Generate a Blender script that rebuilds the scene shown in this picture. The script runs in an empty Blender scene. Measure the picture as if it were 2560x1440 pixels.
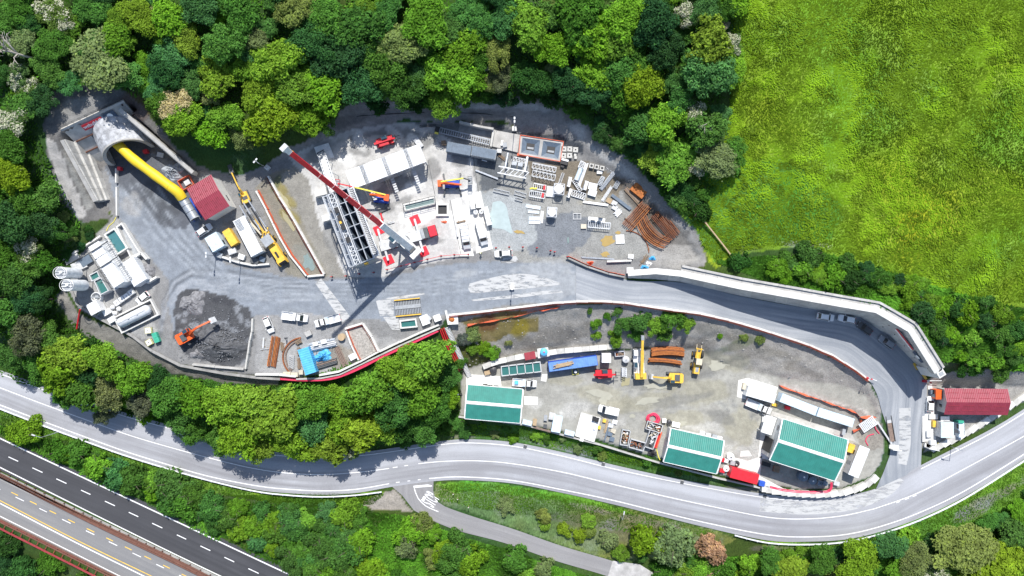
import bpy,math,random
import numpy as np
from mathutils import Vector,Matrix,noise as mnoise
scene=bpy.context.scene
COL=scene.collection
rnd=random.Random(7)
R=math.radians
H,K=170.0,1700.0
cam_d=bpy.data.cameras.new('drone_camera')
cam=bpy.data.objects.new('drone_camera',cam_d); COL.objects.link(cam)
cam.location=(0,0,H); cam.rotation_euler=(0,0,0)
cam_d.sensor_width=36.0; cam_d.lens=18.0*H/128.0
cam_d.clip_start=1.0; cam_d.clip_end=3000.0
scene.camera=cam
SUN_EL,SUN_AZ=R(52),math.atan2(0.09,1.0)
w=bpy.data.worlds.new('World'); scene.world=w; w.use_nodes=True
nt=w.node_tree; nt.nodes.clear()
sky=nt.nodes.new('ShaderNodeTexSky'); sky.sky_type='NISHITA'; sky.sun_disc=False
sky.sun_elevation=SUN_EL; sky.sun_rotation=SUN_AZ
bg=nt.nodes.new('ShaderNodeBackground'); bg.inputs[1].default_value=0.11
wo=nt.nodes.new('ShaderNodeOutputWorld')
nt.links.new(sky.outputs[0],bg.inputs[0]); nt.links.new(bg.outputs[0],wo.inputs[0])
sl=bpy.data.lights.new('sun','SUN'); sl.energy=4.0; sl.angle=R(0.53); sl.color=(1.0,0.965,0.91)
sun=bpy.data.objects.new('sun',sl); COL.objects.link(sun)
sdir=Vector((math.sin(SUN_AZ)*math.cos(SUN_EL),math.cos(SUN_AZ)*math.cos(SUN_EL),math.sin(SUN_EL)))
sun.rotation_euler=sdir.to_track_quat('Z','Y').to_euler(); sun.location=(20,60,120)
vs=scene.view_settings
vs.view_transform='Standard'; vs.look='None'; vs.gamma=1.0; vs.use_curve_mapping=False; vs.exposure=0.55
scene.cycles.max_bounces=6; scene.cycles.diffuse_bounces=3; scene.cycles.transparent_max_bounces=4
def U(px,py,z=0.0):
 """survey plan coordinate (0.1 m units, origin top left) at height z -> world"""
 s=(H-z)/K
 return Vector(((px-1280)*s,(720-py)*s,z))
def V2(p,z=0.0):
 return U(p[0],p[1],z)
MATS={}
def N(nt,t,**kw):
 n=nt.nodes.new(t)
 for k,v in kw.items():setattr(n,k,v)
 return n
def mixc(nt,fac,a,b,mode='MIX'):
 m=nt.nodes.new('ShaderNodeMix'); m.data_type='RGBA'; m.blend_type=mode; m.clamp_factor=True
 for sock,v in((m.inputs[0],fac),(m.inputs[6],a),(m.inputs[7],b)):
  if isinstance(v,(int,float)):sock.default_value=v
  elif isinstance(v,tuple):sock.default_value=v if len(v)==4 else(*v,1)
  else:nt.links.new(v,sock)
 return m.outputs[2]
def ramp(nt,fac,stops):
 r=nt.nodes.new('ShaderNodeValToRGB'); e=r.color_ramp.elements
 while len(e)<len(stops):e.new(0.5)
 for el,(p,c)in zip(e,stops):
  el.position=p; el.color=(c,c,c,1)if isinstance(c,(int,float))else(*c,1)
 nt.links.new(fac,r.inputs[0]); return r.outputs[0]
def tnoise(nt,vec,scale,detail=4,rough=0.55):
 n=nt.nodes.new('ShaderNodeTexNoise'); n.inputs['Scale'].default_value=scale
 n.inputs['Detail'].default_value=detail; n.inputs['Roughness'].default_value=rough
 if vec is not None:nt.links.new(vec,n.inputs['Vector'])
 return n.outputs[0]
def begin(name):
 m=bpy.data.materials.new(name); m.use_nodes=True; nt=m.node_tree
 b=nt.nodes['Principled BSDF']; return m,nt,b
def bump(nt,b,h,dist=0.05,strength=0.5):
 bp=nt.nodes.new('ShaderNodeBump'); bp.inputs['Distance'].default_value=dist; bp.inputs['Strength'].default_value=strength
 nt.links.new(h,bp.inputs['Height']); nt.links.new(bp.outputs[0],b.inputs['Normal'])
def M(name,col=None,rough=0.6,metal=0.0,var=0.18,scale=1.3,dirt=0.25,bmp=0.0):
 """weathered paint, metal, plastic, concrete: base colour with blotches and grime"""
 if name in MATS:return MATS[name]
 m,nt,b=begin(name)
 tc=N(nt,'ShaderNodeTexCoord').outputs['Object']
 oi=N(nt,'ShaderNodeObjectInfo').outputs['Random']
 add=N(nt,'ShaderNodeVectorMath',operation='ADD'); nt.links.new(tc,add.inputs[0])
 mul=N(nt,'ShaderNodeMath',operation='MULTIPLY'); nt.links.new(oi,mul.inputs[0]); mul.inputs[1].default_value=37.0
 cmb=N(nt,'ShaderNodeCombineXYZ'); nt.links.new(mul.outputs[0],cmb.inputs[0]); nt.links.new(mul.outputs[0],cmb.inputs[1])
 nt.links.new(cmb.outputs[0],add.inputs[1]); v=add.outputs[0]
 n1=tnoise(nt,v,scale,5,0.6); n2=tnoise(nt,v,scale*7,4,0.65)
 lo=tuple(c*(1-var)for c in col); hi=tuple(min(1,c*(1+var))for c in col)
 c1=mixc(nt,ramp(nt,n1,[(0.3,0),(0.7,1)]),lo,hi)
 dcol=tuple(0.45*c+0.55*g for c,g in zip(col,(0.20,0.185,0.165)))
 c2=mixc(nt,ramp(nt,n2,[(0.5,0.0),(0.78,dirt)]),c1,dcol)
 nt.links.new(c2,b.inputs['Base Color'])
 b.inputs['Roughness'].default_value=rough; b.inputs['Metallic'].default_value=metal
 if bmp:bump(nt,b,n2,bmp,0.6)
 MATS[name]=m; return m
def P(name):return MATS[name]
for a in[('white_paint',(.80,.80,.79),.42),('white_metal',(.74,.76,.78),.38),('grey_paint',(.34,.36,.38),.5),('light_grey',(.55,.56,.57),.5),('black_plastic',(.022,.022,.024),.55),('rubber',(.03,.03,.03),.85),('red_paint',(.62,.022,.035),.42),('crane_red',(.82,.025,.045),.38),('orange_paint',(.80,.12,.02),.45),('yellow_paint',(.80,.50,.065),.45),('lime_yellow',(.80,.72,.10),.45),('blue_paint',(.03,.10,.52),.45),('sky_blue',(.10,.45,.78),.5),('navy',(.05,.08,.13),.55),('slate_blue',(.13,.17,.22),.5),('pale_blue',(.58,.70,.80),.45),('teal_tank',(.05,.30,.26),.5),('dark_steel',(.09,.095,.10),.5),('silver',(.62,.64,.66),.32),('dark_grey_car',(.075,.078,.085),.3),('grey_car',(.30,.32,.35),.3),('cream',(.62,.55,.42),.7),('wood',(.42,.31,.19),.8),('old_wood',(.22,.16,.11),.85),('pink_hose',(.72,.05,.12),.5),('orange_net',(.66,.13,.06),.7),('brown_rail',(.17,.075,.05),.7),('maroon',(.30,.035,.05),.55),('green_plastic',(.05,.38,.25),.5),('hi_vis',(.85,.80,.10),.7),('skin',(.55,.34,.24),.6),('trouser',(.05,.06,.10),.8),('tarp_blue',(.09,.42,.72),.55),('dark_bag',(.05,.05,.055),.4),('beige',(.55,.50,.40),.7),]:M(*a)
M('car_white',(.92,.92,.92),.25,0,.03,1,.03); M('galvanised',(.50,.53,.56),.38,.55,.2,2.5,.2)
M('steel_beam',(.40,.43,.47),.42,.4,.2,2,.2)
M('rust',(.26,.085,.03),.85,0,.45,2.2,.5)
M('bright_rust',(.40,.13,.03),.8,0,.35,2.2,.3)
M('brown_pipe',(.22,.16,.13),.75,0,.3,2,.4)
M('concrete',(.44,.43,.41),.85,0,.22,.5,.45,.01)
M('dirty_concrete',(.30,.295,.285),.88,0,.35,.35,.6,.02)
M('pale_concrete',(.66,.65,.62),.82,0,.15,.6,.35,.01)
M('block_concrete',(.50,.49,.46),.85,0,.2,.9,.4,.01)
M('red_roof',(.27,.032,.055),.5,0,.16,.8,.25)
M('yellow_duct',(.80,.56,.02),.55,0,.12,.4,.2)
def glass(name,col,rough=.08):
 m,nt,b=begin(name); b.inputs['Base Color'].default_value=(*col,1)
 b.inputs['Roughness'].default_value=rough; b.inputs['Specular IOR Level'].default_value=0.7; MATS[name]=m
glass('window_glass',(.018,.022,.028)); glass('tinted_glass',(.03,.07,.10))
def water(name,col):
 m,nt,b=begin(name); v=N(nt,'ShaderNodeNewGeometry').outputs['Position']
 n=tnoise(nt,v,.8,4); c=mixc(nt,n,tuple(x*.8 for x in col),tuple(x*1.15 for x in col))
 nt.links.new(c,b.inputs['Base Color']); b.inputs['Roughness'].default_value=.12
 bump(nt,b,tnoise(nt,v,4,3),.01,.3); MATS[name]=m
water('green_water',(.045,.16,.15)); water('settling_water',(.07,.20,.22)); water('grey_water',(.22,.29,.28))
water('mud_puddle',(.50,.48,.40)); water('ochre_puddle',(.42,.30,.11)); water('milky_puddle',(.42,.50,.50)); water('olive_puddle',(.36,.33,.20))
water('pale_puddle',(.40,.39,.32)); M('rail_red',(.36,.05,.06),.6)
def link(name,me,parent=None):
 o=bpy.data.objects.new(name,me); COL.objects.link(o)
 if parent is not None:o.parent=parent
 return o
def tag(o,label,cat,group=None):
 o['label']=label; o['category']=cat
 if group:o['group']=group
 return o
def kind(o,k):o['kind']=k; return o
class MB:
 def __init__(s):s.v=[]; s.f=[]; s.m=[]; s.mi=0
 def add(s,vs,fs):
  n=len(s.v); s.v+=[tuple(v)for v in vs]; s.f+=[tuple(i+n for i in f)for f in fs]; s.m+=[s.mi]*len(fs); return s
 def box(s,cx,cy,z0,sx,sy,sz,rz=0.0,top=(1,1),tx=0.0):
  c,sn=math.cos(rz),math.sin(rz); vs=[]
  for k,z in((0,z0),(1,z0+sz)):
   ax,ay=(1,1)if k==0 else top
   for dx,dy in((-1,-1),(1,-1),(1,1),(-1,1)):
    x,y=dx*sx/2*ax+(tx if k else 0),dy*sy/2*ay
    vs.append((cx+x*c-y*sn,cy+x*sn+y*c,z))
  return s.add(vs,[(3,2,1,0),(4,5,6,7),(0,1,5,4),(1,2,6,5),(2,3,7,6),(3,0,4,7)])
 def bar(s,p,q,w,h=None):
  p,q=Vector(p),Vector(q); h=h or w; d=q-p
  if d.length<1e-6:return s
  d.normalize(); up=Vector((0,0,1))if abs(d.z)<.95 else Vector((0,1,0))
  a=d.cross(up).normalized(); b=a.cross(d)
  vs=[e+a*(i*w/2)+b*(j*h/2)for e in(p,q)for i,j in((-1,-1),(1,-1),(1,1),(-1,1))]
  return s.add(vs,[(3,2,1,0),(4,5,6,7),(0,1,5,4),(1,2,6,5),(2,3,7,6),(3,0,4,7)])
 def cyl(s,p,q,r,r2=None,n=12,caps=True):
  p,q=Vector(p),Vector(q); r2=r if r2 is None else r2; d=(q-p).normalized()
  up=Vector((0,0,1))if abs(d.z)<.95 else Vector((1,0,0)); a=d.cross(up).normalized(); b=a.cross(d)
  vs=[]
  for e,rr in((p,r),(q,r2)):
   for k in range(n):
    t=2*math.pi*k/n; vs.append(e+a*(rr*math.cos(t))+b*(rr*math.sin(t)))
  fs=[(k,(k+1)%n,n+(k+1)%n,n+k)for k in range(n)]
  if caps:fs+=[tuple(range(n-1,-1,-1)),tuple(range(n,2*n))]
  return s.add(vs,fs)
 def tube(s,path,r,n=8):
  path=[Vector(p)for p in path]; rings=[]
  for i,p in enumerate(path):
   d=(path[min(i+1,len(path)-1)]-path[max(i-1,0)]).normalized()
   up=Vector((0,0,1))if abs(d.z)<.95 else Vector((1,0,0)); a=d.cross(up).normalized(); b=a.cross(d)
   rr=r[i]if isinstance(r,(list,tuple))else r
   rings.append([p+a*(rr*math.cos(2*math.pi*k/n))+b*(rr*math.sin(2*math.pi*k/n))for k in range(n)])
  return s.loft(rings)
 def loft(s,rings,caps=True):
  n=len(rings[0]); vs=[v for r in rings for v in r]; fs=[]
  for i in range(len(rings)-1):
   for k in range(n):fs.append((i*n+k,i*n+(k+1)%n,(i+1)*n+(k+1)%n,(i+1)*n+k))
  if caps:fs+=[tuple(range(n-1,-1,-1)),tuple(range((len(rings)-1)*n,len(rings)*n))]
  return s.add(vs,fs)
 def prism(s,poly,z0,z1,inset=0.0):
  n=len(poly); cx=sum(p[0]for p in poly)/n; cy=sum(p[1]for p in poly)/n
  top=[(cx+(p[0]-cx)*(1-inset),cy+(p[1]-cy)*(1-inset))for p in poly]
  vs=[(p[0],p[1],z0)for p in poly]+[(p[0],p[1],z1)for p in top]
  return s.add(vs,[tuple(range(n-1,-1,-1)),tuple(range(n,2*n))]+[(k,(k+1)%n,n+(k+1)%n,n+k)for k in range(n)])
 def side(s,prof,y0,y1):
  """profile in the xz plane pulled along y"""
  n=len(prof); vs=[(p[0],y0,p[1])for p in prof]+[(p[0],y1,p[1])for p in prof]
  return s.add(vs,[tuple(range(n)),tuple(range(2*n-1,n-1,-1))]+[(k,n+k,n+(k+1)%n,(k+1)%n)for k in range(n)])
 def blob(s,c,rx,ry,rz,n=8,m=5,jit=.15,rr=None):
  rr=rr or rnd; vs=[]; c=Vector(c)
  for j in range(1,m):
   ph=math.pi*j/m
   for k in range(n):
    t=2*math.pi*k/n; q=1+rr.uniform(-jit,jit)
    vs.append(c+Vector((rx*q*math.sin(ph)*math.cos(t),ry*q*math.sin(ph)*math.sin(t),rz*q*math.cos(ph))))
  a=len(vs); vs+=[c+Vector((0,0,rz)),c-Vector((0,0,rz))]; fs=[]
  for j in range(m-2):
   for k in range(n):fs.append((j*n+k,(j+1)*n+k,(j+1)*n+(k+1)%n,j*n+(k+1)%n))
  for k in range(n):fs.append((a,k,(k+1)%n)); fs.append((a+1,(m-2)*n+(k+1)%n,(m-2)*n+k))
  return s.add(vs,fs)
 def mesh(s,name,mat,smooth=False):
  me=bpy.data.meshes.new(name); me.from_pydata(s.v,[],s.f)
  mats=mat if isinstance(mat,(list,tuple))else[mat]
  for m in mats:me.materials.append(P(m)if isinstance(m,str)else m)
  if len(mats)>1:me.polygons.foreach_set('material_index',s.m)
  if smooth:me.polygons.foreach_set('use_smooth',[True]*len(s.f))
  me.update(); return me
 def build(s,name,mat,parent=None,smooth=False):
  me=s.mesh(name,mat,smooth)
  if smooth:
   try:me.set_sharp_from_angle(angle=R(38))
   except Exception:pass
  return link(name,me,parent)
def thing(name,label,cat,loc=(0,0,0),rz=0.0,group=None):
 o=bpy.data.objects.new(name,None); COL.objects.link(o); o.location=loc; o.rotation_euler=(0,0,rz)
 o.empty_display_size=.5
 return tag(o,label,cat,group)
def copy_tree(o,parent=None,loc=None,rz=None,label=None):
 c=o.copy(); COL.objects.link(c)
 if parent is not None:c.parent=parent
 if loc is not None:c.location=loc
 if rz is not None:c.rotation_euler=(0,0,rz)
 if label:c['label']=label
 for ch in list(o.children):copy_tree(ch,c)
 return c
def axis(a,b,z=0.0,zt=None):
 """two plan points on the top of a thing -> location of its base middle, heading, length in metres"""
 zt=z if zt is None else zt
 p,q=U(*a,zt),U(*b,zt); d=q-p
 m=(p+q)/2; m.z=z
 return m,math.atan2(d.y,d.x),d.length
def mpx(n,z=0.0):return n*(H-z)/K
def catmull(pts,step):
 """smooth polyline through points (any dimension), resampled about every step units"""
 pts=[np.array(p,float)for p in pts]; out=[]
 for i in range(len(pts)-1):
  p0,p1,p2,p3=pts[max(i-1,0)],pts[i],pts[i+1],pts[min(i+2,len(pts)-1)]
  n=max(1,int(np.linalg.norm((p2-p1)[:2])/step))
  for k in range(n):
   t=k/n
   out.append(.5*((2*p1)+(-p0+p2)*t+(2*p0-5*p1+4*p2-p3)*t*t+(-p0+3*p1-3*p2+p3)*t**3))
 out.append(pts[-1]); return out
# roads (plan of both edges, with height)
MAIN=[((-160,872),(-160,965),-9.0),((0,925),(0,1022),-9.0),((131,973),(105,1062),-9.1),((307,1030),(258,1119),-9.2),((442,1067),(410,1168),-9.3),((532,1095),(520,1198),-9.4),((640,1121),(640,1224),-9.5),((723,1132),(723,1233),-9.5),((807,1137),(807,1237),-9.5),((900,1131),(893,1232),-9.5),((1001,1117),(985,1216),-9.4),((1084,1105),(1073,1204),-9.4),((1165,1098),(1154,1200),-9.3),((1279,1105),(1279,1208),-9.2),((1405,1130),(1405,1232),-9.0),((1530,1161),(1530,1260),-8.8),((1655,1189),(1655,1291),-8.6),((1780,1213),(1780,1322),-8.4),((1920,1236),(1920,1351),-8.2),((2020,1243),(2020,1354),-8.0),((2120,1238),(2125,1347),-7.8),((2205,1215),(2228,1321),-7.6),((2302,1163),(2330,1282),-7.3),((2390,1118),(2430,1231),-7.0),((2482,1070),(2535,1165),-6.7),((2560,1022),(2620,1105),-6.5),((2720,915),(2780,990),-6.0)]
RAMP=[((1440,664),(1440,757),-.05),((1570,700),(1560,757),-.2),((1700,706),(1680,773),-.7),((1850,740),(1820,798),-1.7),((2000,768),(1960,840),-2.7),((2148,792),(2080,886),-3.7),((2218,838),(2138,922),-4.5),((2267,886),(2172,951),-5.0),((2312,938),(2192,985),-5.6),((2316,1000),(2205,1030),-6.1),((2308,1070),(2222,1082),-6.6),((2304,1130),(2224,1140),-7.1),((2302,1172),(2190,1222),-7.4)]
SIDE=[((1084,1202),(975,1212),-9.42),((1083,1226),(1005,1238),-9.5),((1088,1250),(1035,1276),-9.7),((1112,1266),(1085,1303),-9.9),((1182,1291),(1150,1328),-10.4),((1279,1321),(1260,1357),-11.0),((1405,1365),(1390,1402),-11.8),((1530,1402),(1517,1440),-12.5),((1640,1440),(1620,1480),-13.2),((1760,1475),(1740,1520),-14)]
MWAY=[((-160,1020),(-160,1101),-11.0),((0,1092),(0,1176),-11.0),((300,1226),(300,1318),-11.0),((640,1386),(640,1481),-11.0),((900,1512),(900,1615),-11.0)]
MWAY2=[((-160,1122),(-160,1222),-11.0),((0,1196),(0,1300),-11.0),((300,1338),(300,1447),-11.0),((640,1500),(640,1612),-11.0),((900,1624),(900,1740),-11.0)]
def strip_rows(S,step=20):
 rows=catmull([(*a,*b,z)for a,b,z in S],step)
 return[(U(r[0],r[1],r[4]),U(r[2],r[3],r[4]))for r in rows]
STR={k:strip_rows(s)for k,s in(('main',MAIN),('ramp',RAMP),('side',SIDE),('mway',MWAY),('mway2',MWAY2))}
# terrain heights
GX0,GY0,GW,GH=-152.0,-94.0,304,188
XS=np.arange(GW*2+1)*.5+GX0; YS=np.arange(GH*2+1)*.5+GY0
def pip(x,y,poly):
 ins=np.zeros(x.shape,bool); n=len(poly)
 for i in range(n):
  x1,y1=poly[i]; x2,y2=poly[(i+1)%n]
  if y1==y2:continue
  c=((y1>y)!=(y2>y))&(x<(x2-x1)*(y-y1)/(y2-y1)+x1); ins^=c
 return ins
SITE=[(262,415),(330,380),(378,380),(420,400),(478,440),(540,428),(600,440),(655,418),(715,395),(800,352),(880,322),(1000,308),(1100,306),(1200,305),(1300,318),(1400,350),(1465,395),(1520,425),(1580,480),(1650,545),(1710,592),(1742,640),(1700,676),(1600,680),(1560,700),(1450,705),(1440,760),(1300,766),(1120,792),(1102,815),(1000,858),(950,880),(850,932),(700,946),(560,930),(450,912),(380,876),(330,838),(250,796),(200,775),(162,705),(196,640),(255,575),(282,540),(262,500),(250,440)]
YARD=[(1158,925),(1215,905),(1350,884),(1560,876),(1640,868),(1740,872),(1800,905),(1870,925),(1990,950),(2100,960),(2165,985),(2195,1040),(2212,1100),(2205,1150),(2180,1190),(2100,1222),(2000,1224),(1900,1210),(1800,1186),(1650,1146),(1500,1100),(1310,1056),(1150,1040),(1152,960)]
GATE=[(2308,960),(2400,958),(2540,962),(2600,960),(2600,975),(2540,1015),(2440,1078),(2330,1128),(2308,1130)]
WTOP=[(1570,689,1.2),(1640,684,2.2),(1700,690,3.0),(1850,722,4.6),(2000,748,5.6),(2100,766,6.2),(2189,781,6.4),(2270,828,6.2),(2337,934,3.6)]
WBASE=[(1570,699,-.2),(1640,702,-.5),(1700,707,-.75),(1850,741,-1.75),(2000,769,-2.75),(2090,784,-3.4),(2150,794,-3.75),(2220,840,-4.6),(2318,938,-5.7)]
PTS=[(0,-60,15),(300,-60,16),(640,-60,16),(1000,-60,15),(1280,-60,14),(1700,-60,12),(1850,-60,11),(2200,-60,12),(2560,-60,14),(2680,400,13),(0,200,10),(-80,400,9),(110,150,10.5),(300,190,9.5),(480,250,8),(640,260,6.5),(440,380,5),(560,400,3),(640,380,3),(760,320,3.5),(860,235,4.5),(1000,250,3.2),(1160,255,3.2),(1280,250,3.5),(1380,265,3.8),(1450,310,3.6),(1480,340,3),(1560,400,3),(1640,480,3),(1730,580,2.5),(1780,640,2.2),(1600,250,6),(1750,300,7),(1790,480,5.5),(1850,560,6),(1830,640,4.2),(2000,560,8.5),(2000,635,6.5),(2300,560,9),(2560,560,10),(2560,700,8.5),(2300,700,8),(1900,700,4.2),(2150,735,7),(2300,810,7),(2500,860,4),(2600,900,2),(2400,940,-3),(2330,950,-4.5),(100,290,8),(200,245,9),(290,240,8.6),(80,420,6),(120,350,8.5),(205,530,3.5),(140,560,4),(60,640,2),(0,700,0),(120,720,.3),(150,800,-2),(60,860,-7),(250,860,-3),(320,920,-7),(420,960,-5),(560,965,-3.5),(700,975,-3.5),(900,955,-4),(1040,880,-3),(1110,920,-5),(560,1050,-8),(800,1060,-8),(1000,1040,-8),(1100,1060,-8),(1500,1122,-8.3),(1700,1178,-8.2),(1330,1085,-8.6),(100,1100,-9.6),(400,1210,-10),(640,1280,-10.2),(800,1360,-11.5),(900,1300,-10.3),(1000,1330,-11),(1000,1500,-14),(1250,1420,-13),(1300,1260,-9.8),(1500,1320,-10.5),(1700,1400,-12),(1900,1450,-14),(2100,1420,-11.5),(2400,1320,-10),(2560,1240,-10),(2560,1480,-17),(2300,1480,-15),(0,1380,-18),(150,1500,-19),(-120,1320,-18),(500,1620,-18),(1700,820,-4),(1500,800,-3),(1250,800,-1),(1150,850,-3)]
def portal_pt(x,y):o=U(334,388,0); c,s=math.cos(R(25)),math.sin(R(25)); return(o.x+x*c-y*s,o.y+x*s+y*c)
CUT=[portal_pt(-9.3,8.6),portal_pt(-7.8,-4),tuple(U(238,500,2).xy),tuple(U(270,530,0).xy),tuple(U(400,480,0).xy),tuple(U(474,436,2).xy),portal_pt(6.4,8.6)]
def polyz(poly,z):return[tuple(U(px,py,z).xy)for px,py in poly]
def constraints(step):
 nx,ny=int(GW/step)+1,int(GH/step)+1
 gx=np.arange(nx)*step+GX0; gy=np.arange(ny)*step+GY0
 X,Y=np.meshgrid(gx,gy); fix=np.zeros(X.shape,bool); Z=np.zeros(X.shape)
 def put(p,z,force=True):
  i,j=int(round((p[1]-GY0)/step)),int(round((p[0]-GX0)/step))
  if 0<=i<ny and 0<=j<nx and(force or not fix[i,j]):fix[i,j]=True; Z[i,j]=z
 if step>=4:
  for px,py,z in PTS:put(U(px,py,z),z)
 for a,b in zip(WTOP[:-1],WTOP[1:]):
  for t in np.linspace(0,1,60):
   q=[a[i]+(b[i]-a[i])*t for i in range(3)]; d=Vector((b[0]-a[0],b[1]-a[1])).normalized(); n=Vector((d.y,-d.x))
   for o in(30,38):put(U(q[0]+n.x*o,q[1]+n.y*o,q[2]),q[2]-.3)
 for a,b,z0,z1 in(((142,338),(280,252),8.3,8.3),((302,258),(496,425),8.2,1.5),((140,352),(226,512),8,1.8)):
  for t in np.linspace(0,1,60):z=z0+(z1-z0)*t; put(U(a[0]+(b[0]-a[0])*t,a[1]+(b[1]-a[1])*t,z),z)
 for poly,z in((SITE,0.0),(YARD,-7.0),(GATE,-6.4)):
  m=pip(X,Y,polyz(poly,z)); Z[m]=z; fix|=m
 m=pip(X,Y,CUT); Z[m]=-.02; fix|=m
 for k,mar,dz in(('side',.6,-.12),('main',.9,-.12),('mway',1.6,-.12),('mway2',1.4,-.12),('ramp',.3,-.12)):
  rows=STR[k]
  for a,b in zip(rows[:-1],rows[1:]):
   ln=((a[0]-b[0]).length+(a[1]-b[1]).length)/2
   for t in np.arange(0,1,max(.02,min(.5,step*.45/max(ln,.01)))):
    l,r=a[0].lerp(b[0],t),a[1].lerp(b[1],t); d=(r-l); L=d.length; d.normalize()
    for s in np.arange(-mar,L+mar,step*.45):
     p=l+d*s; put(p,p.z+dz)
 return X,Y,fix,Z
def solve():
 Z=None
 for step in(8.0,4.0,2.0,1.0):
  X,Y,fix,C=constraints(step)
  if Z is None:Z=np.full(X.shape,float(C[fix].mean()))
  else:
   ox=np.linspace(0,Z.shape[1]-1,X.shape[1]); oy=np.linspace(0,Z.shape[0]-1,X.shape[0]); Z=bil(Z,ox[None,:],oy[:,None])
  Z[fix]=C[fix]
  for _ in range(400 if step>3 else(14 if step>1 else 10)):
   Pd=np.pad(Z,1,'edge'); Zn=(Pd[:-2,1:-1]+Pd[2:,1:-1]+Pd[1:-1,:-2]+Pd[1:-1,2:])/4
   Z=np.where(fix,C,Zn)
 X,Y,fix,C=constraints(.5)
 ox=np.arange(GW*2+1)*.5; oy=np.arange(GH*2+1)*.5
 Zf=bil(Z,ox[None,:],oy[:,None]); Zf=np.where(fix,C,Zf)
 return X,Y,fix,Zf
def bil(A,fx,fy):
 fx,fy=np.broadcast_arrays(fx,fy); h,w_=A.shape
 x0=np.clip(np.floor(fx).astype(int),0,w_-2); y0=np.clip(np.floor(fy).astype(int),0,h-2); tx=np.clip(fx-x0,0,1); ty=np.clip(fy-y0,0,1)
 return A[y0,x0]*(1-tx)*(1-ty)+A[y0,x0+1]*tx*(1-ty)+A[y0+1,x0]*(1-tx)*ty+A[y0+1,x0+1]*tx*ty
rng=np.random.default_rng(5)
def vnoise(X,Y,size,seed):
 g=np.random.default_rng(seed).random((64,64)); g=np.pad(g,((0,1),(0,1)),'wrap')
 fx=((X-GX0)/size)%64; fy=((Y-GY0)/size)%64
 sx=fx-np.floor(fx); sy=fy-np.floor(fy); fx=np.floor(fx)+sx*sx*(3-2*sx); fy=np.floor(fy)+sy*sy*(3-2*sy)
 return bil(g,fx,fy)*2-1
def fbm(X,Y,size,seed,o=4):return sum(vnoise(X,Y,size/2**i,seed+i)*.5**i for i in range(o))/1.6
GXm,GYm,GFIX,GZ=solve()
rough=fbm(GXm,GYm,6,11)*.45+fbm(GXm,GYm,1.6,31,2)*.22
flat=pip(GXm,GYm,polyz(SITE,0))|pip(GXm,GYm,polyz(YARD,-7))
soft=GFIX.astype(float)
for _ in range(3):
 q=np.pad(soft,1,'edge'); soft=np.maximum(soft,(q[:-2,1:-1]+q[2:,1:-1]+q[1:-1,:-2]+q[1:-1,2:])/4*.9)
GZ=GZ+rough*(1-np.clip(soft,0,1))+np.where(flat,np.minimum(0,rough*.03),0)
def TZ(x,y):return float(bil(GZ,np.array((x-GX0)*2.0),np.array((y-GY0)*2.0)))
def ground_at(px,py):
 z=0.0
 for _ in range(6):
  p=U(px,py,z); z=TZ(p.x,p.y)
 p=U(px,py,z); p.z=z; return p
# ground cover painted per survey zone (albedo only)
JX=fbm(GXm,GYm,9,51); JY=fbm(GXm,GYm,9,61); FX=fbm(GXm,GYm,2,71,2); FY=fbm(GXm,GYm,2,81,2)
PXm=1280+GXm*K/(H-GZ); PYm=720-GYm*K/(H-GZ)
CC=np.zeros(GXm.shape+(3,)); MK=np.zeros(GXm.shape+(3,))
CC[:]=(.045,.09,.018); MK[:]=(0,.8,0)
def put_zone(m,col,mk=None,a=1.0):
 CC[m]=CC[m]*(1-a)+np.array(col)*a
 if mk is not None:MK[m]=MK[m]*(1-a)+np.array(mk)*a
def zone(poly,col,mk=None,j=8,a=1.0):put_zone(pip(PXm+JX*j+FX*j*.5,PYm+JY*j+FY*j*.5,poly),col,mk,a)
def spot(cx,cy,rx,ry,ang,col,mk=None,a=.8,j=.35):
 c,s=math.cos(R(ang)),math.sin(R(ang)); dx,dy=PXm-cx,-(PYm-cy)
 d=np.sqrt(((dx*c+dy*s)/rx)**2+((-dx*s+dy*c)/ry)**2)+JX*j+FX*j*.6
 t=np.clip((1.15-d)/.3,0,1)[...,None]*a
 CC[:]=CC*(1-t)+np.array(col)*t
 if mk is not None:MK[:]=MK*(1-t)+np.array(mk)*t
def band(pts,wd,col,a=.5,mk=None,brk=0.0):
 best=np.full(PXm.shape,1e9)
 for(x1,y1),(x2,y2)in zip(pts[:-1],pts[1:]):
  dx,dy=x2-x1,y2-y1; t=np.clip(((PXm-x1)*dx+(PYm-y1)*dy)/(dx*dx+dy*dy),0,1)
  best=np.minimum(best,np.hypot(PXm-x1-t*dx,PYm-y1-t*dy))
 t=np.clip((wd/2+3-best+FX*3)/5,0,1)*a*np.clip(1+brk*FY*3,0,1); t=t[...,None]
 CC[:]=CC*(1-t)+np.array(col)*t
 if mk is not None:MK[:]=MK*(1-t)+np.array(mk)*t
GR,GS,WT=(1,0,0),(0,1,0),(.3,0,1)
grey,dgrey,lgrey,slate,sand=(.235,.235,.235),(.135,.14,.145),(.40,.40,.395),(.155,.165,.18),(.30,.285,.25)
zone([(1835,-80),(2800,-80),(2800,760),(2480,770),(2300,712),(2150,660),(2000,618),(1880,632),(1790,668),(1765,640),(1720,570),(1690,510),(1720,450),(1800,420),(1830,300)],(.185,.305,.02),(0,.9,0),10)
spot(2400,520,170,90,20,(.27,.33,.015),None,.6,.6); spot(2250,250,120,80,30,(.14,.27,.03),None,.5,.6)
zone([(1690,500),(1760,420),(1900,390),(2020,430),(2110,520),(2080,590),(1960,600),(1850,615),(1790,660),(1740,590)],(.085,.21,.022),(0,1,0),16)
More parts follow.
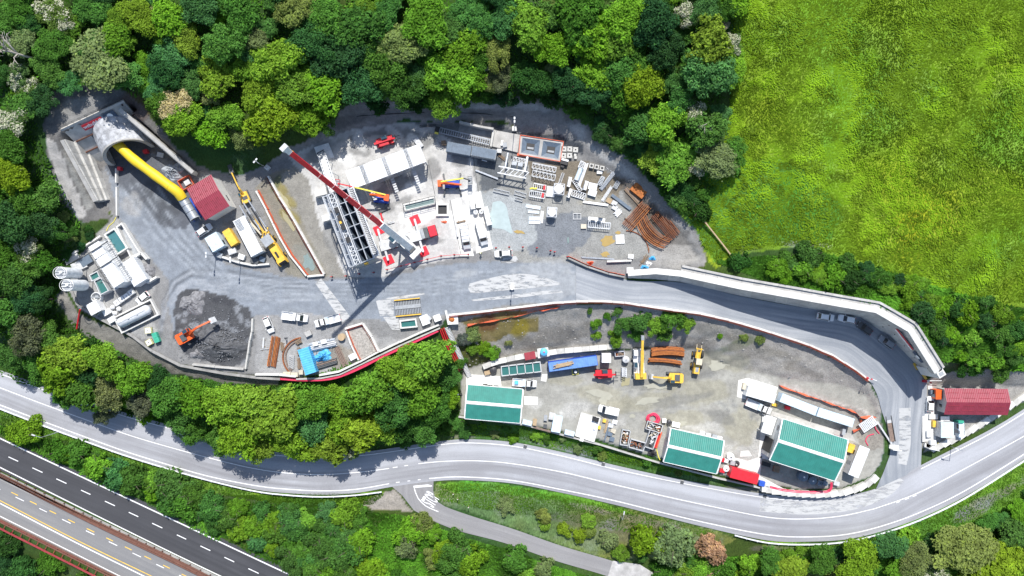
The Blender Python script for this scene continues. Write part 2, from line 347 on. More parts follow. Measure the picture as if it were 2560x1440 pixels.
spot(1850,622,60,10,0,(.15,.20,.06),None,.6); spot(2020,612,60,8,-4,(.33,.31,.25),(.8,.3,0),.7)
spot(1990,690,75,18,-8,(.16,.15,.11),(.8,.3,0),.8); spot(2300,800,40,22,-40,(.13,.12,.09),(.6,.4,0),.6); spot(2380,870,40,60,-30,(.10,.10,.07),(.4,.6,0),.5)
zone([(2320,950),(2400,925),(2560,930),(2640,950),(2600,985),(2310,985)],(.30,.29,.27),GR,8)
zone([(110,235),(200,205),(310,230),(400,330),(490,420),(560,440),(480,450),(380,390),(262,420),(282,545),(215,560),(150,500),(110,350)],(.17,.165,.16),(.7,0,.1),14)
zone([(112,345),(135,350),(175,430),(225,540),(200,548),(150,480)],(.42,.41,.40),(.5,0,0),8)
zone([(150,370),(165,372),(236,510),(222,530)],(.26,.26,.25),(.5,0,0),4)
spot(195,272,60,26,20,(.30,.30,.29),(.5,0,0),.6,.6); spot(330,262,30,40,40,(.10,.06,.05),None,.6,.6)
zone([(640,430),(720,372),(800,330),(870,262),(960,246),(1060,250),(1180,248),(1300,244),(1400,258),(1460,300),(1490,345),(1560,390),(1640,470),(1700,540),(1742,580),(1770,660),(1700,682),(1650,640),(1600,520),(1500,430),(1400,352),(1250,300),(1000,310),(800,360),(700,415)],(.245,.24,.235),(.6,0,0),9)
for cx,cy,rx,ry,a_ in((960,262,60,10,5),(1180,262,70,9,0),(1340,270,70,9,-8),(1440,320,16,40,40),(1500,385,40,9,-40),(1560,425,40,9,-35),(1640,520,60,10,-42),(1700,580,40,14,-40),(1720,640,30,20,0)):
 spot(cx,cy,rx,ry,a_,(.43,.43,.42),(.8,0,0),.75,.7)
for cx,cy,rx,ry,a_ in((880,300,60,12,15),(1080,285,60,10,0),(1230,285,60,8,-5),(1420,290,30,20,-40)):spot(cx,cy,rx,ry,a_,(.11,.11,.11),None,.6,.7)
zone(SITE,grey,(.7,0,0),2)
zone([(300,540),(285,480),(262,415),(330,380),(378,378),(480,470),(500,540),(500,600),(560,660),(700,690),(800,700),(1000,690),(1100,660),(1250,655),(1440,660),(1560,700),(1450,757),(1300,762),(1120,788),(960,800),(760,790),(640,790),(430,830),(420,700),(370,640)],(.235,.26,.295),(.2,0,0),6)
zone([(262,415),(330,380),(378,378),(480,470),(500,540),(470,575),(400,560),(360,500),(310,470)],(.12,.13,.15),(.2,0,.3),10)
spot(400,500,50,60,30,(.075,.08,.09),(.3,0,.3),.6); spot(330,510,28,34,0,(.33,.33,.33),(.8,0,0),.8,.6)
zone([(300,540),(290,600),(350,640),(390,700),(380,760),(395,850),(330,838),(250,796),(180,740),(180,660),(255,575)],(.33,.33,.325),(.8,0,0),6)
for d in(0,14,28,46,60,78):band([(400+d*.2,840-d),(404+d*.3,760),(430+d*.4,700+d*.4),(480,672+d*.6),(560,676+d*.7),(700,700+d*.7),(820,720+d*.3)],5,(.36,.38,.41)if d%28 else(.11,.12,.135),.7,None,.5)
for d in range(-30,60,11):band([(330+d,460),(420+d*1.1,590),(520+d,690+d*.2),(700,720+d*.5),(1000,720+d*.45),(1250,690+d*.4),(1450,705+d*.4)],5,(.36,.39,.43)if(d//11)%2 else(.16,.178,.20),.65,None,.8)
zone([(445,740),(480,720),(560,740),(620,770),(635,800),(625,905),(560,918),(460,890),(430,840)],(.085,.088,.095),(1,0,.1),10)
for _ in range(46):spot(rnd.uniform(440,625),rnd.uniform(745,905),rnd.uniform(5,16),rnd.uniform(3,8),rnd.uniform(0,180),(.32,.34,.37)if rnd.random()<.6 else(.05,.052,.06),None,.55,.6)
zone([(640,790),(760,785),(860,800),(940,840),(1010,850),(950,880),(850,930),(700,944),(640,920)],(.30,.30,.30),(.6,0,0),6)
zone([(660,840),(760,850),(840,870),(850,925),(700,942),(650,915)],(.34,.34,.335),(.6,0,0),6)
zone([(780,890),(845,860),(920,890),(850,930)],(.27,.25,.22),GR,6)
zone([(665,440),(720,420),(840,690),(720,690),(640,470)],(.24,.225,.185),(.6,0,.2),5)
zone([(700,440),(760,400),(880,690),(820,692)],(.27,.26,.235),(.7,0,0),6)
for cx,cy,rx,ry in((712,500,12,26),(722,540,14,30),(700,470,12,20)):spot(cx,cy,rx,ry,60,(.30,.25,.07),(.2,0,.6),.7)
spot(760,640,26,40,60,(.26,.27,.24),(.2,0,.7),.7); spot(690,455,24,12,60,(.09,.11,.05),(.2,.5,.2),.7,.7); spot(760,400,30,14,30,(.10,.11,.08),(.4,.2,.2),.7,.7)
zone([(722,395),(800,352),(880,325),(1000,312),(1090,318),(1180,400),(1190,480),(1230,620),(1150,640),(950,690),(860,690),(795,560),(770,450)],(.50,.495,.48),(.25,0,0),5)
for cx,cy,rx,ry,a_ in((790,385,40,22,20),(930,335,70,10,12),(900,375,22,16,0),(1010,335,40,9,0),(1085,425,18,24,0),(1000,460,40,14,20),(1050,360,24,12,0),(960,520,20,12,0),(1060,590,14,24,0),(1100,600,24,10,0),(900,420,12,8,30),(1010,500,24,8,20),(830,600,16,30,20),(980,440,30,8,22),(1075,345,14,16,0),(1150,400,20,20,0)):
 spot(cx,cy,rx,ry,a_,(.22,.22,.215),(.2,0,.35),.75,.7)
for cx,cy,rx,ry,a_ in((900,350,14,26,20),(985,335,12,20,40),(1030,345,12,10,0),(870,400,20,14,0),(1150,560,60,50,0),(1000,600,60,24,20),(1180,500,30,50,0),(1060,540,60,20,15),(1040,470,30,16,20)):
 spot(cx,cy,rx,ry,a_,(.70,.70,.68),(.2,0,0),.7,.7)
zone([(1180,400),(1290,400),(1560,470),(1640,560),(1640,640),(1420,660),(1250,650),(1230,620),(1200,500)],(.30,.30,.285),GR,8)
zone([(1190,395),(1250,395),(1250,470),(1205,480)],(.115,.125,.135),GR,9)
zone([(1300,560),(1440,530),(1500,560),(1480,600),(1420,640),(1330,640)],(.20,.215,.235),GR,12)
zone([(1185,480),(1250,480),(1330,520),(1340,600),(1260,640),(1230,620)],(.36,.38,.385),GR,10)
zone([(1310,400),(1420,405),(1470,400),(1560,450),(1540,500),(1400,480),(1330,470)],(.185,.16,.125),GR,12)
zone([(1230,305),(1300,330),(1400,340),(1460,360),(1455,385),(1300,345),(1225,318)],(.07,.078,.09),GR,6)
for cx,cy,rx,ry,a_ in((1400,715,90,26,6),(1330,672,80,16,4),(1180,680,60,14,12)):spot(cx,cy,rx,ry,a_,(.37,.385,.40),(.2,0,0),.6,.8)
spot(1640,560,62,40,-45,(.085,.06,.045),GR,.85,.35); spot(1600,500,60,20,-40,(.11,.095,.08),GR,.8,.5); spot(1690,600,50,30,-40,(.15,.145,.135),GR,.8,.5); spot(1690,640,60,24,0,(.38,.37,.35),GR,.7,.5)
spot(1480,500,60,10,10,(.35,.33,.27),GR,.6,.5)
zone([(1120,795),(1300,768),(1440,760),(1600,760),(1760,780),(1850,805),(1980,850),(2090,900),(2170,955),(2200,1010),(2200,1060),(2100,1010),(1990,950),(1870,925),(1800,905),(1740,872),(1640,866),(1350,880),(1215,905),(1158,920),(1140,870)],(.34,.325,.30),GR,6)
zone([(1160,800),(1300,775),(1350,790),(1340,830),(1240,850),(1180,850)],(.20,.17,.07),(.9,.2,0),10)
spot(1225,810,30,22,0,(.15,.06,.03),(.8,.1,0),.75,.6); spot(1300,815,30,20,60,(.22,.20,.03),(.5,.5,0),.8,.6)
spot(1380,850,60,20,10,(.17,.165,.155),GR,.6,.6); spot(1350,785,60,8,8,(.33,.32,.29),GR,.7,.4)
zone([(1120,830),(1165,850),(1230,860),(1240,890),(1165,930),(1140,900)],(.07,.09,.025),(.3,.8,0),10)
spot(1800,830,90,18,-12,(.24,.23,.20),GR,.6,.5); spot(1960,900,120,10,-18,(.36,.35,.33),GR,.6,.6); spot(1900,870,90,14,-18,(.17,.155,.12),GR,.5,.6); spot(1850,860,60,12,20,(.11,.14,.05),(.5,.5,0),.5,.6)
zone([(160,720),(200,780),(330,842),(450,915),(560,935),(700,950),(700,962),(540,960),(420,935),(300,880),(190,815),(130,740)],(.25,.24,.22),GR,8)
zone(YARD,(.33,.325,.295),(.12,0,0),3)
for cx,cy,rx,ry,a_ in((1640,900,120,40,0),(1380,930,100,24,8),(1760,900,50,40,0)):spot(cx,cy,rx,ry,a_,(.24,.245,.245),(.8,0,0),.6,.6)
for cx,cy,rx,ry,a_ in((1430,1025,50,16,15),(1740,1060,60,12,-12),(1800,1130,30,20,0),(1870,1120,30,40,0),(1340,1010,26,16,0),(1900,1100,20,30,0),(1900,950,40,14,-15),(2080,1010,100,12,-20),(1540,1060,30,20,0)):spot(cx,cy,rx,ry,a_,(.46,.455,.43),GR,.7,.7)
for k in range(9):band([(1700+k*26,960+k*8),(1780+k*14,1000+k*9),(1880,1010+k*10),(1960+k*4,980+k*2)],4,(.22,.225,.22)if k%2 else(.42,.415,.37),.7,None,.6)
for k in range(5):band([(1480,960+k*14),(1600,985+k*12),(1720,990+k*16)],4,(.22,.225,.22),.6,None,.8)
zone([(1970,975),(2160,1030),(2180,1080),(2140,1060),(1960,1000)],(.27,.26,.24),GR,4)
zone([(2140,1060),(2205,1060),(2215,1120),(2150,1130)],(.27,.25,.22),GR,4)
zone(GATE,(.32,.31,.29),GR,3)
for cx,cy,rx,ry,a_ in((1500,985,60,24,-8),(1615,1003,60,16,8),(1830,908,80,24,-6),(1760,980,60,30,0),(1660,960,50,14,0),(1700,1050,70,16,10),(1420,950,50,14,0),(1850,1060,30,40,0),(1560,1020,40,16,0)):spot(cx,cy,rx,ry,a_,(.36,.345,.27),(.05,0,.75),.75,.8)
for cx,cy,rx,ry,a_ in((1480,920,50,18,5),(1590,960,40,14,0),(1740,930,40,20,0),(1700,1000,60,10,10),(1800,1040,40,12,-20)):spot(cx,cy,rx,ry,a_,(.22,.22,.205),(.2,0,.5),.65,.8)
for cx,cy,rx,ry,a_ in((1420,830,70,18,8),(1560,830,50,20,0),(1720,850,60,16,-10),(1880,885,80,12,-18),(2020,930,80,10,-22),(1300,860,50,14,0)):spot(cx,cy,rx,ry,a_,(.21,.195,.17),GR,.55,.9)
zone([(1090,1212),(1160,1204),(1280,1212),(1420,1238),(1560,1270),(1700,1306),(1790,1328),(1840,1352),(1780,1380),(1640,1400),(1530,1398),(1400,1362),(1280,1318),(1180,1286),(1110,1262),(1086,1240)],(.15,.20,.06),(.2,.9,0),6)
zone([(1090,1210),(1160,1203),(1280,1211),(1420,1238),(1560,1270),(1600,1290),(1400,1256),(1250,1228),(1130,1232)],(.12,.28,.025),GS,6)
spot(1480,1272,50,6,-14,(.27,.24,.20),(.8,.2,0),.7,.5); spot(1640,1312,90,10,-14,(.25,.23,.18),(.7,.3,0),.7,.5); spot(1560,1330,60,24,-14,(.17,.16,.11),(.4,.6,0),.6,.6)
spot(1420,1300,70,14,-12,(.15,.15,.10),(.4,.6,0),.6,.6)
zone([(640,1232),(960,1228),(985,1226),(1000,1250),(960,1262),(900,1262),(760,1262),(560,1230)],(.12,.26,.025),GS,6)
zone([(940,1234),(985,1222),(1002,1242),(1040,1280),(1000,1272),(930,1272),(905,1262)],(.34,.31,.27),GR,7)
zone([(0,1022),(105,1064),(258,1122),(410,1172),(520,1204),(640,1232),(560,1235),(400,1190),(230,1130),(90,1080),(0,1055)],(.10,.22,.025),GS,6)
zone([(1020,1150),(1000,1118),(1160,1060),(1310,1062),(1500,1110),(1650,1155),(1800,1195),(1800,1210),(1650,1186),(1530,1158),(1400,1126),(1280,1102),(1165,1095)],(.08,.15,.03),(.2,.9,0),5)
spot(1400,1118,90,6,-14,(.24,.23,.20),(.8,.2,0),.7,.6); spot(1160,1092,50,8,0,(.20,.19,.16),(.6,.4,0),.6,.6); spot(1880,1228,80,8,-8,(.16,.155,.145),GR,.8,.4)
zone([(1900,1352),(2070,1360),(2230,1328),(2420,1240),(2620,1110),(2700,1200),(2560,1300),(2350,1340),(2200,1370),(2060,1390),(1900,1385)],(.12,.26,.025),GS,8)
spot(2460,1260,90,16,34,(.26,.24,.20),(.7,.3,0),.7,.6); spot(1950,1372,60,8,0,(.14,.13,.115),GR,.6,.5)
del JX,JY
def ground_mat():
 m,nt,b=begin('ground_cover'); L=nt.links
 pos=N(nt,'ShaderNodeNewGeometry').outputs['Position']
 col=N(nt,'ShaderNodeVertexColor',layer_name='cover').outputs[0]; msk=N(nt,'ShaderNodeVertexColor',layer_name='mask').outputs[0]
 sp=N(nt,'ShaderNodeSeparateColor'); L.new(msk,sp.inputs[0]); gr,gs,wt=sp.outputs
 f1=tnoise(nt,pos,3.2,4,.7); f2=tnoise(nt,pos,.35,5,.6); f3=tnoise(nt,pos,1.1,3,.6)
 vo=N(nt,'ShaderNodeTexVoronoi'); vo.inputs['Scale'].default_value=1.9; L.new(pos,vo.inputs['Vector'])
 c0=mixc(nt,1.0,col,ramp(nt,f2,[(.25,.8),(.75,1.18)]),'MULTIPLY')
 c0=mixc(nt,.7,c0,ramp(nt,f3,[(.25,.8),(.75,1.18)]),'MULTIPLY')
 st=ramp(nt,f1,[(.28,.6),(.5,.97),(.66,1.12),(.76,1.5)])
 cg=mixc(nt,1.0,c0,st,'MULTIPLY'); cg=mixc(nt,ramp(nt,vo.outputs['Distance'],[(.05,.3),(.13,0)]),cg,(.42,.41,.39))
 c1=mixc(nt,gr,c0,cg)
 mp=N(nt,'ShaderNodeMapping'); mp.inputs['Rotation'].default_value=(0,0,R(62)); mp.inputs['Scale'].default_value=(1.0,.28,1); L.new(pos,mp.inputs[0])
 g1=tnoise(nt,mp.outputs[0],4.5,4,.7); g2=tnoise(nt,pos,.13,6,.72)
 cs=mixc(nt,1.0,c0,ramp(nt,g1,[(.3,.42),(.52,1.0),(.7,1.5)]),'MULTIPLY')
 hue=mixc(nt,ramp(nt,tnoise(nt,pos,.035,3),[(.38,0),(.62,1)]),(.62,.95,1.2),(1.35,1.02,.7))
 cs=mixc(nt,.8,cs,hue,'MULTIPLY')
 lodged=ramp(nt,g2,[(.52,0),(.60,1)])
 fac=N(nt,'ShaderNodeMath',operation='MULTIPLY'); L.new(lodged,fac.inputs[0]); L.new(ramp(nt,g1,[(.35,.0),(.6,.55)]),fac.inputs[1])
 cs=mixc(nt,fac.outputs[0],cs,mixc(nt,1.0,c0,(1.7,1.45,4.0),'MULTIPLY'))
 c2=mixc(nt,gs,c1,cs)
 c3=mixc(nt,wt,c2,mixc(nt,1.0,c2,(.8,.8,.8),'MULTIPLY'))
 L.new(c3,b.inputs['Base Color'])
 rr=N(nt,'ShaderNodeMapRange'); L.new(wt,rr.inputs[0]); rr.inputs[3].default_value=.95; rr.inputs[4].default_value=.45; L.new(rr.outputs[0],b.inputs['Roughness'])
 b.inputs['Specular IOR Level'].default_value=.25
 hsum=N(nt,'ShaderNodeMath',operation='ADD'); L.new(f1,hsum.inputs[0]); L.new(g1,hsum.inputs[1])
 bump(nt,b,hsum.outputs[0],.16,.7); MATS['ground_cover']=m
ground_mat()
def make_ground():
 ny,nx=GXm.shape
 ex=np.array([-900,-500,-300,-200]); xs=np.concatenate([ex,XS,-ex[::-1]]); ey=np.array([-800,-400,-220,-130]); ys=np.concatenate([ey,YS,-ey[::-1]])
 ix=np.clip(np.concatenate([[0]*4,np.arange(nx),[nx-1]*4]),0,nx-1).astype(int); iy=np.clip(np.concatenate([[0]*4,np.arange(ny),[ny-1]*4]),0,ny-1).astype(int)
 Xa,Ya=np.meshgrid(xs,ys); Za=GZ[np.ix_(iy,ix)]; Ca=CC[np.ix_(iy,ix)]; Ma=MK[np.ix_(iy,ix)]
 n,mth=Xa.shape[0],Xa.shape[1]; co=np.stack([Xa,Ya,Za],-1).reshape(-1,3).astype(np.float32)
 idx=np.arange(n*mth).reshape(n,mth); f=np.stack([idx[:-1,:-1],idx[:-1,1:],idx[1:,1:],idx[1:,:-1]],-1).reshape(-1,4)
 me=bpy.data.meshes.new('ground'); me.vertices.add(len(co)); me.vertices.foreach_set('co',co.ravel())
 me.loops.add(f.size); me.loops.foreach_set('vertex_index',f.ravel().astype(np.int32)); me.polygons.add(len(f))
 me.polygons.foreach_set('loop_start',(np.arange(len(f))*4).astype(np.int32)); me.polygons.foreach_set('use_smooth',np.ones(len(f),bool))
 me.update(calc_edges=True)
 for nm,A in(('cover',Ca),('mask',Ma)):
  at=me.color_attributes.new(nm,'FLOAT_COLOR','POINT'); at.data.foreach_set('color',np.concatenate([A.reshape(-1,3),np.ones((len(co),1))],1).astype(np.float32).ravel())
 me.materials.append(P('ground_cover')); me.validate(); return kind(link('ground',me),'structure')
make_ground()
# road surfaces
def asphalt(name,base,dust,amt,lanes,worn=0):
 m,nt,b=begin(name); L=nt.links; pos=N(nt,'ShaderNodeNewGeometry').outputs['Position']; uv=N(nt,'ShaderNodeUVMap').outputs[0]
 mp=N(nt,'ShaderNodeMapping'); mp.inputs['Scale'].default_value=(1.0,.03,1); L.new(uv,mp.inputs[0])
 s1=tnoise(nt,mp.outputs[0],lanes,4,.6); n1=tnoise(nt,pos,.09,4,.6); n2=tnoise(nt,pos,5,3,.7)
 mu=N(nt,'ShaderNodeMath',operation='MULTIPLY'); L.new(ramp(nt,s1,[(.35,0),(.65,1)]),mu.inputs[0]); L.new(ramp(nt,n1,[(.3,.25),(.65,1)]),mu.inputs[1])
 m2=N(nt,'ShaderNodeMath',operation='MULTIPLY'); L.new(mu.outputs[0],m2.inputs[0]); m2.inputs[1].default_value=amt
 fac=m2.outputs[0]
 if worn:
  sx=N(nt,'ShaderNodeSeparateXYZ'); L.new(uv,sx.inputs[0]); dv=N(nt,'ShaderNodeMath',operation='DIVIDE'); L.new(sx.outputs[0],dv.inputs[0]); dv.inputs[1].default_value=11.0
  ad=N(nt,'ShaderNodeMath',operation='ADD'); L.new(ramp(nt,dv.outputs[0],[(.06,.25),(.2,.6),(.42,.45),(.52,0)]),ad.inputs[0]); L.new(fac,ad.inputs[1]); fac=ad.outputs[0]
 c=mixc(nt,fac,base,dust); c=mixc(nt,.6,c,ramp(nt,n2,[(.3,.8),(.7,1.15)]),'MULTIPLY')
 L.new(c,b.inputs['Base Color']); b.inputs['Roughness'].default_value=.88; b.inputs['Specular IOR Level'].default_value=.3; bump(nt,b,n2,.01,.4); MATS[name]=m
asphalt('main_asphalt',(.25,.25,.265),(.42,.43,.46),.9,.55,5.0)
asphalt('ramp_asphalt',(.235,.255,.285),(.43,.445,.465),.95,.8)
asphalt('side_asphalt',(.24,.235,.24),(.33,.325,.325),.8,.8)
asphalt('new_asphalt',(.055,.056,.062),(.085,.086,.095),.8,.6)
asphalt('worn_asphalt',(.20,.20,.205),(.27,.265,.26),.8,.7)
def road(name,key,mat,dz,skip=0):
 rows=STR[key][skip:]; nc=9; vs,uv,L=[],[],0.0
 for i,(a,b)in enumerate(rows):
  if i:L+=(((a+b)-(rows[i-1][0]+rows[i-1][1]))/2).length
  for k in range(nc):p=a.lerp(b,k/(nc-1)); vs.append((p.x,p.y,p.z+dz)); uv.append(((b-a).length*k/(nc-1),L))
 fs=[(i*nc+k,(i+1)*nc+k,(i+1)*nc+k+1,i*nc+k+1)for i in range(len(rows)-1)for k in range(nc-1)]
 me=bpy.data.meshes.new(name); me.from_pydata(vs,[],fs); u=me.uv_layers.new(name='UVMap')
 for lp in me.loops:u.data[lp.index].uv=uv[lp.vertex_index]
 me.materials.append(P(mat)); me.update()
 if me.polygons[0].normal.z<0:me.flip_normals()
 return kind(link(name,me),'structure')
ramp_o=road('site_ramp_road','ramp','ramp_asphalt',.02)
main_o=road('main_road','main','main_asphalt',.04); side_o=road('side_road','side','side_asphalt',.028)
mway_o=road('motorway','mway','new_asphalt',.03); mway2_o=road('motorway_viaduct','mway2','worn_asphalt',.03)
CEN={k:[((a+b)/2)for a,b in v]for k,v in STR.items()}
def road_z(key,x,y):
 best,bz=1e9,0
 pts=CEN[key]
 for a,b in zip(pts[:-1],pts[1:]):
  dx,dy=b.x-a.x,b.y-a.y; t=max(0,min(1,((x-a.x)*dx+(y-a.y)*dy)/(dx*dx+dy*dy+1e-9)))
  d=(a.x+dx*t-x)**2+(a.y+dy*t-y)**2
  if d<best:best,bz=d,a.z+(b.z-a.z)*t
 return bz
def on_road(key,px,py,dz=0.0):
 z=-8.0
 for _ in range(3):p=U(px,py,z); z=road_z(key,p.x,p.y)
 p=U(px,py,z); p.z=z+dz; return p
M('line_white',(.80,.80,.80),.7,0,.1,.8,.25); M('line_yellow',(.80,.52,.08),.7,0,.15,.8,.3)
def marking(parent,key,pts,wd,mat='line_white',dash=None,dz=.075):
 pl=[on_road(key,*p,dz)for p in catmull(pts,10)]if len(pts)>2 else None
 if pl is None:
  a,b=on_road(key,*pts[0],dz),on_road(key,*pts[1],dz); n=max(1,int((b-a).length)); pl=[a.lerp(b,i/n)for i in range(n+1)]
 segs=[pl]
 if dash:
  segs,cur,acc=[],[],0.0; per,on=dash; dense=[]
  for a,b in zip(pl[:-1],pl[1:]):
   n=max(1,int((b-a).length/.25)); dense+=[a.lerp(b,i/n)for i in range(n)]
  for a,b in zip(dense[:-1],dense[1:]):
   if acc%per<on:cur.append(a)
   elif cur:segs.append(cur)if len(cur)>1 else None; cur=[]
   acc+=(b-a).length
 for sg in segs:
  if len(sg)<2:continue
  if dash:sg=[sg[0],sg[len(sg)//2],sg[-1]]if len(sg)>2 else sg
  vs=[]
  for i,p in enumerate(sg):
   d=(sg[min(i+1,len(sg)-1)]-sg[max(i-1,0)]); d.z=0; d.normalize(); n=Vector((-d.y,d.x,0))*wd/2; vs+=[p+n,p-n]
  MB().add(vs,[(2*i,2*i+1,2*i+3,2*i+2)for i in range(len(sg)-1)]).build('lane_marking',mat,parent)
mk=marking
mk(main_o,'main',[(0,969),(100,1007),(217,1050),(330,1090),(450,1125),(560,1154),(640,1172),(723,1183),(807,1186),(890,1181),(973,1171)],.22)
mk(main_o,'main',[(982,1169),(1040,1160)],.22,dash=(2.9,1.3))
mk(main_o,'main',[(1046,1159),(1112,1153),(1196,1152),(1280,1159),(1405,1180),(1530,1210),(1655,1239),(1780,1266),(1920,1293),(2020,1297),(2107,1289),(2185,1272)],.22)
mk(main_o,'main',[(2185,1272),(2295,1232),(2420,1167),(2560,1090),(2600,1066)],.22)
mk(main_o,'main',[(2240,1257),(2298,1235)],.2,dash=(2.2,1.3))
mk(main_o,'main',[(0,1012),(105,1052),(210,1091),(310,1127),(412,1159),(520,1190),(640,1214),(723,1223),(807,1227),(890,1223),(973,1209)],.24)
mk(main_o,'main',[(990,1206),(1066,1197)],.2,dash=(2.8,1.2))
mk(main_o,'main',[(1073,1196),(1154,1192),(1280,1201),(1405,1224),(1530,1250),(1655,1281),(1780,1310),(1920,1337),(2020,1342),(2120,1335),(2220,1310),(2320,1272),(2420,1222),(2560,1135),(2610,1103)],.24)
mk(main_o,'main',[(0,934),(131,982),(307,1039),(442,1076),(532,1104),(640,1130),(723,1141),(807,1146),(918,1137),(1001,1126),(1084,1114),(1165,1107),(1280,1115),(1405,1140),(1530,1171),(1655,1198)],.22)
mk(main_o,'main',[(1655,1198),(1780,1222),(1920,1245),(2020,1252)],.16)
mk(main_o,'main',[(2302,1172),(2390,1128),(2482,1080),(2560,1032),(2600,1008)],.24)
mk(side_o,'side',[(1034,1217),(1080,1213)],.6)
mk(side_o,'side',[(1036,1221),(1045,1245),(1065,1265),(1096,1279)],.25)
mk(mway_o,'mway',[(-40,1076),(45,1117),(300,1237),(640,1397),(760,1453)],.32)
mk(mway_o,'mway',[(-40,1113),(0,1132),(300,1270),(640,1430),(720,1468)],.24,dash=(7.05,3.2))
mk(mway_o,'mway',[(-40,1150),(0,1168),(244,1290),(435,1384),(560,1444)],.28)
mk(mway2_o,'mway2',[(-40,1232),(0,1251),(190,1349),(379,1440),(420,1460)],.22,'line_yellow')
mk(mway2_o,'mway2',[(-40,1239),(0,1258),(190,1356),(360,1440),(400,1460)],.3)
mk(mway2_o,'mway2',[(-40,1271),(0,1290),(300,1440),(340,1460)],.24)
mk(mway2_o,'mway2',[(-20,1207),(480,1447)],.22,'line_yellow',dash=(5.6,2.3))
mk(mway2_o,'mway2',[(-20,1214),(480,1453)],.22,dash=(6.9,2.7))
def text_mesh(txt,size,mat,name,parent=None,sx=1.0,sy=1.0,ext=0.0):
 cu=bpy.data.curves.new(name,'FONT'); cu.body=txt; cu.size=size; cu.align_x='CENTER'; cu.align_y='CENTER'; cu.extrude=ext; cu.offset=.03; cu.resolution_u=3
 t=bpy.data.objects.new(name,cu); COL.objects.link(t); bpy.context.view_layer.update()
 me=bpy.data.meshes.new_from_object(t.evaluated_get(bpy.context.evaluated_depsgraph_get())); bpy.data.objects.remove(t)
 for v in me.vertices:v.co.x*=sx; v.co.y*=sy
 me.materials.clear(); me.materials.append(P(mat)); me.name=name
 return link(name,me,parent)
st=text_mesh('STOP',1.3,'line_white','stop_lettering',side_o,1.05,4.2); c0=on_road('side',1078,1249)
for v in st.data.vertices:
 x,y=v.co.x,v.co.y; a=R(57); v.co=(c0.x+x*math.cos(a)-y*math.sin(a),c0.y+x*math.sin(a)+y*math.cos(a),0); v.co.z=road_z('side',v.co.x,v.co.y)+.09
M('old_slab',(.44,.43,.42),.9,0,.3,.4,.6)
p=[U(1532,1402,-12.4),U(1600,1412,-12.6),U(1660,1450,-13),U(1700,1500,-13.5),U(1600,1520,-13.4),U(1518,1445,-12.6)]
mb=MB(); mb.add([(q.x,q.y,road_z('side',q.x,q.y)+.05)for q in p],[tuple(range(len(p)))[::-1]]); kind(mb.build('concrete_track','old_slab'),'structure')
def sheet(name,pts,z,mat,th=.0,k='structure',smooth=0,parent=None):
 w_=[U(*p,z)for p in pts]
 if smooth:
  cl=catmull([tuple(q.xy)for q in w_]+[tuple(w_[0].xy)],smooth)[:-1]; w_=[Vector((q[0],q[1],z))for q in cl]
 ar=sum(a.x*b.y-b.x*a.y for a,b in zip(w_,w_[1:]+w_[:1]))
 if ar<0:w_=w_[::-1]
 mb=MB()
 if th:mb.prism([q.xy for q in w_],z-.3,z+th)
 elif smooth:c=sum(w_,Vector())/len(w_); n=len(w_); mb.add([(q.x,q.y,z)for q in w_]+[(c.x,c.y,z)],[(k,(k+1)%n,n)for k in range(n)])
 else:mb.add([(q.x,q.y,z)for q in w_],[tuple(range(len(w_)))])
 o=mb.build(name,mat,parent)
 if parent is None:kind(o,k)
 return o
PUD=[]
def puddle(cx,cy,rx,ry,mat,z=.025,ang=0,n=14,seed=None):
 rr=random.Random(seed if seed is not None else int(cx*7+cy)); pts=[]
 for k in range(n):
  t=2*math.pi*k/n; q=rr.uniform(.62,1.25); x,y=rx*q*math.cos(t),ry*q*math.sin(t); c,s=math.cos(R(ang)),math.sin(R(ang)); pts.append((cx+x*c+y*s,cy-x*s+y*c))
 PUD.append(0); return sheet('puddle',pts,z+.004*len(PUD),mat,smooth=.6)
# retaining wall of the ramp, panel by panel
wall=thing('retaining_wall','long pale concrete retaining wall with wide coping bending round above the ramp','wall',(0,0,0))
tp=catmull([(x,y,z)for x,y,z in WTOP],38); nb=len(tp)
def resample(pts,n):
 pts=[np.array(p,float)for p in pts]; ln=[0]
 for a,b in zip(pts[:-1],pts[1:]):ln.append(ln[-1]+np.linalg.norm((b-a)[:2]))
 out=[]
 for t in np.linspace(0,ln[-1],n):
  i=min(len(pts)-2,max(0,int(np.searchsorted(ln,t)-1))); u=(t-ln[i])/(ln[i+1]-ln[i]); out.append(pts[i]+(pts[i+1]-pts[i])*u)
 return out
NP=40
T3,B3=[],[]
for k_ in range(8):
 n_=(2,2,5,5,4,4,5,7)[k_]
 for j_ in range(n_):
  f_=j_/n_; T3.append(U(*[WTOP[k_][i]+(WTOP[k_+1][i]-WTOP[k_][i])*f_ for i in range(3)])); B3.append(U(*[WBASE[k_][i]+(WBASE[k_+1][i]-WBASE[k_][i])*f_ for i in range(3)]))
T3.append(U(*WTOP[-1])); B3.append(U(*WBASE[-1])); NP=len(T3)
def nrm(pl,i):
 d=pl[min(i+1,len(pl)-1)]-pl[max(i-1,0)]; d.z=0; d.normalize(); return Vector((-d.y,d.x,0))
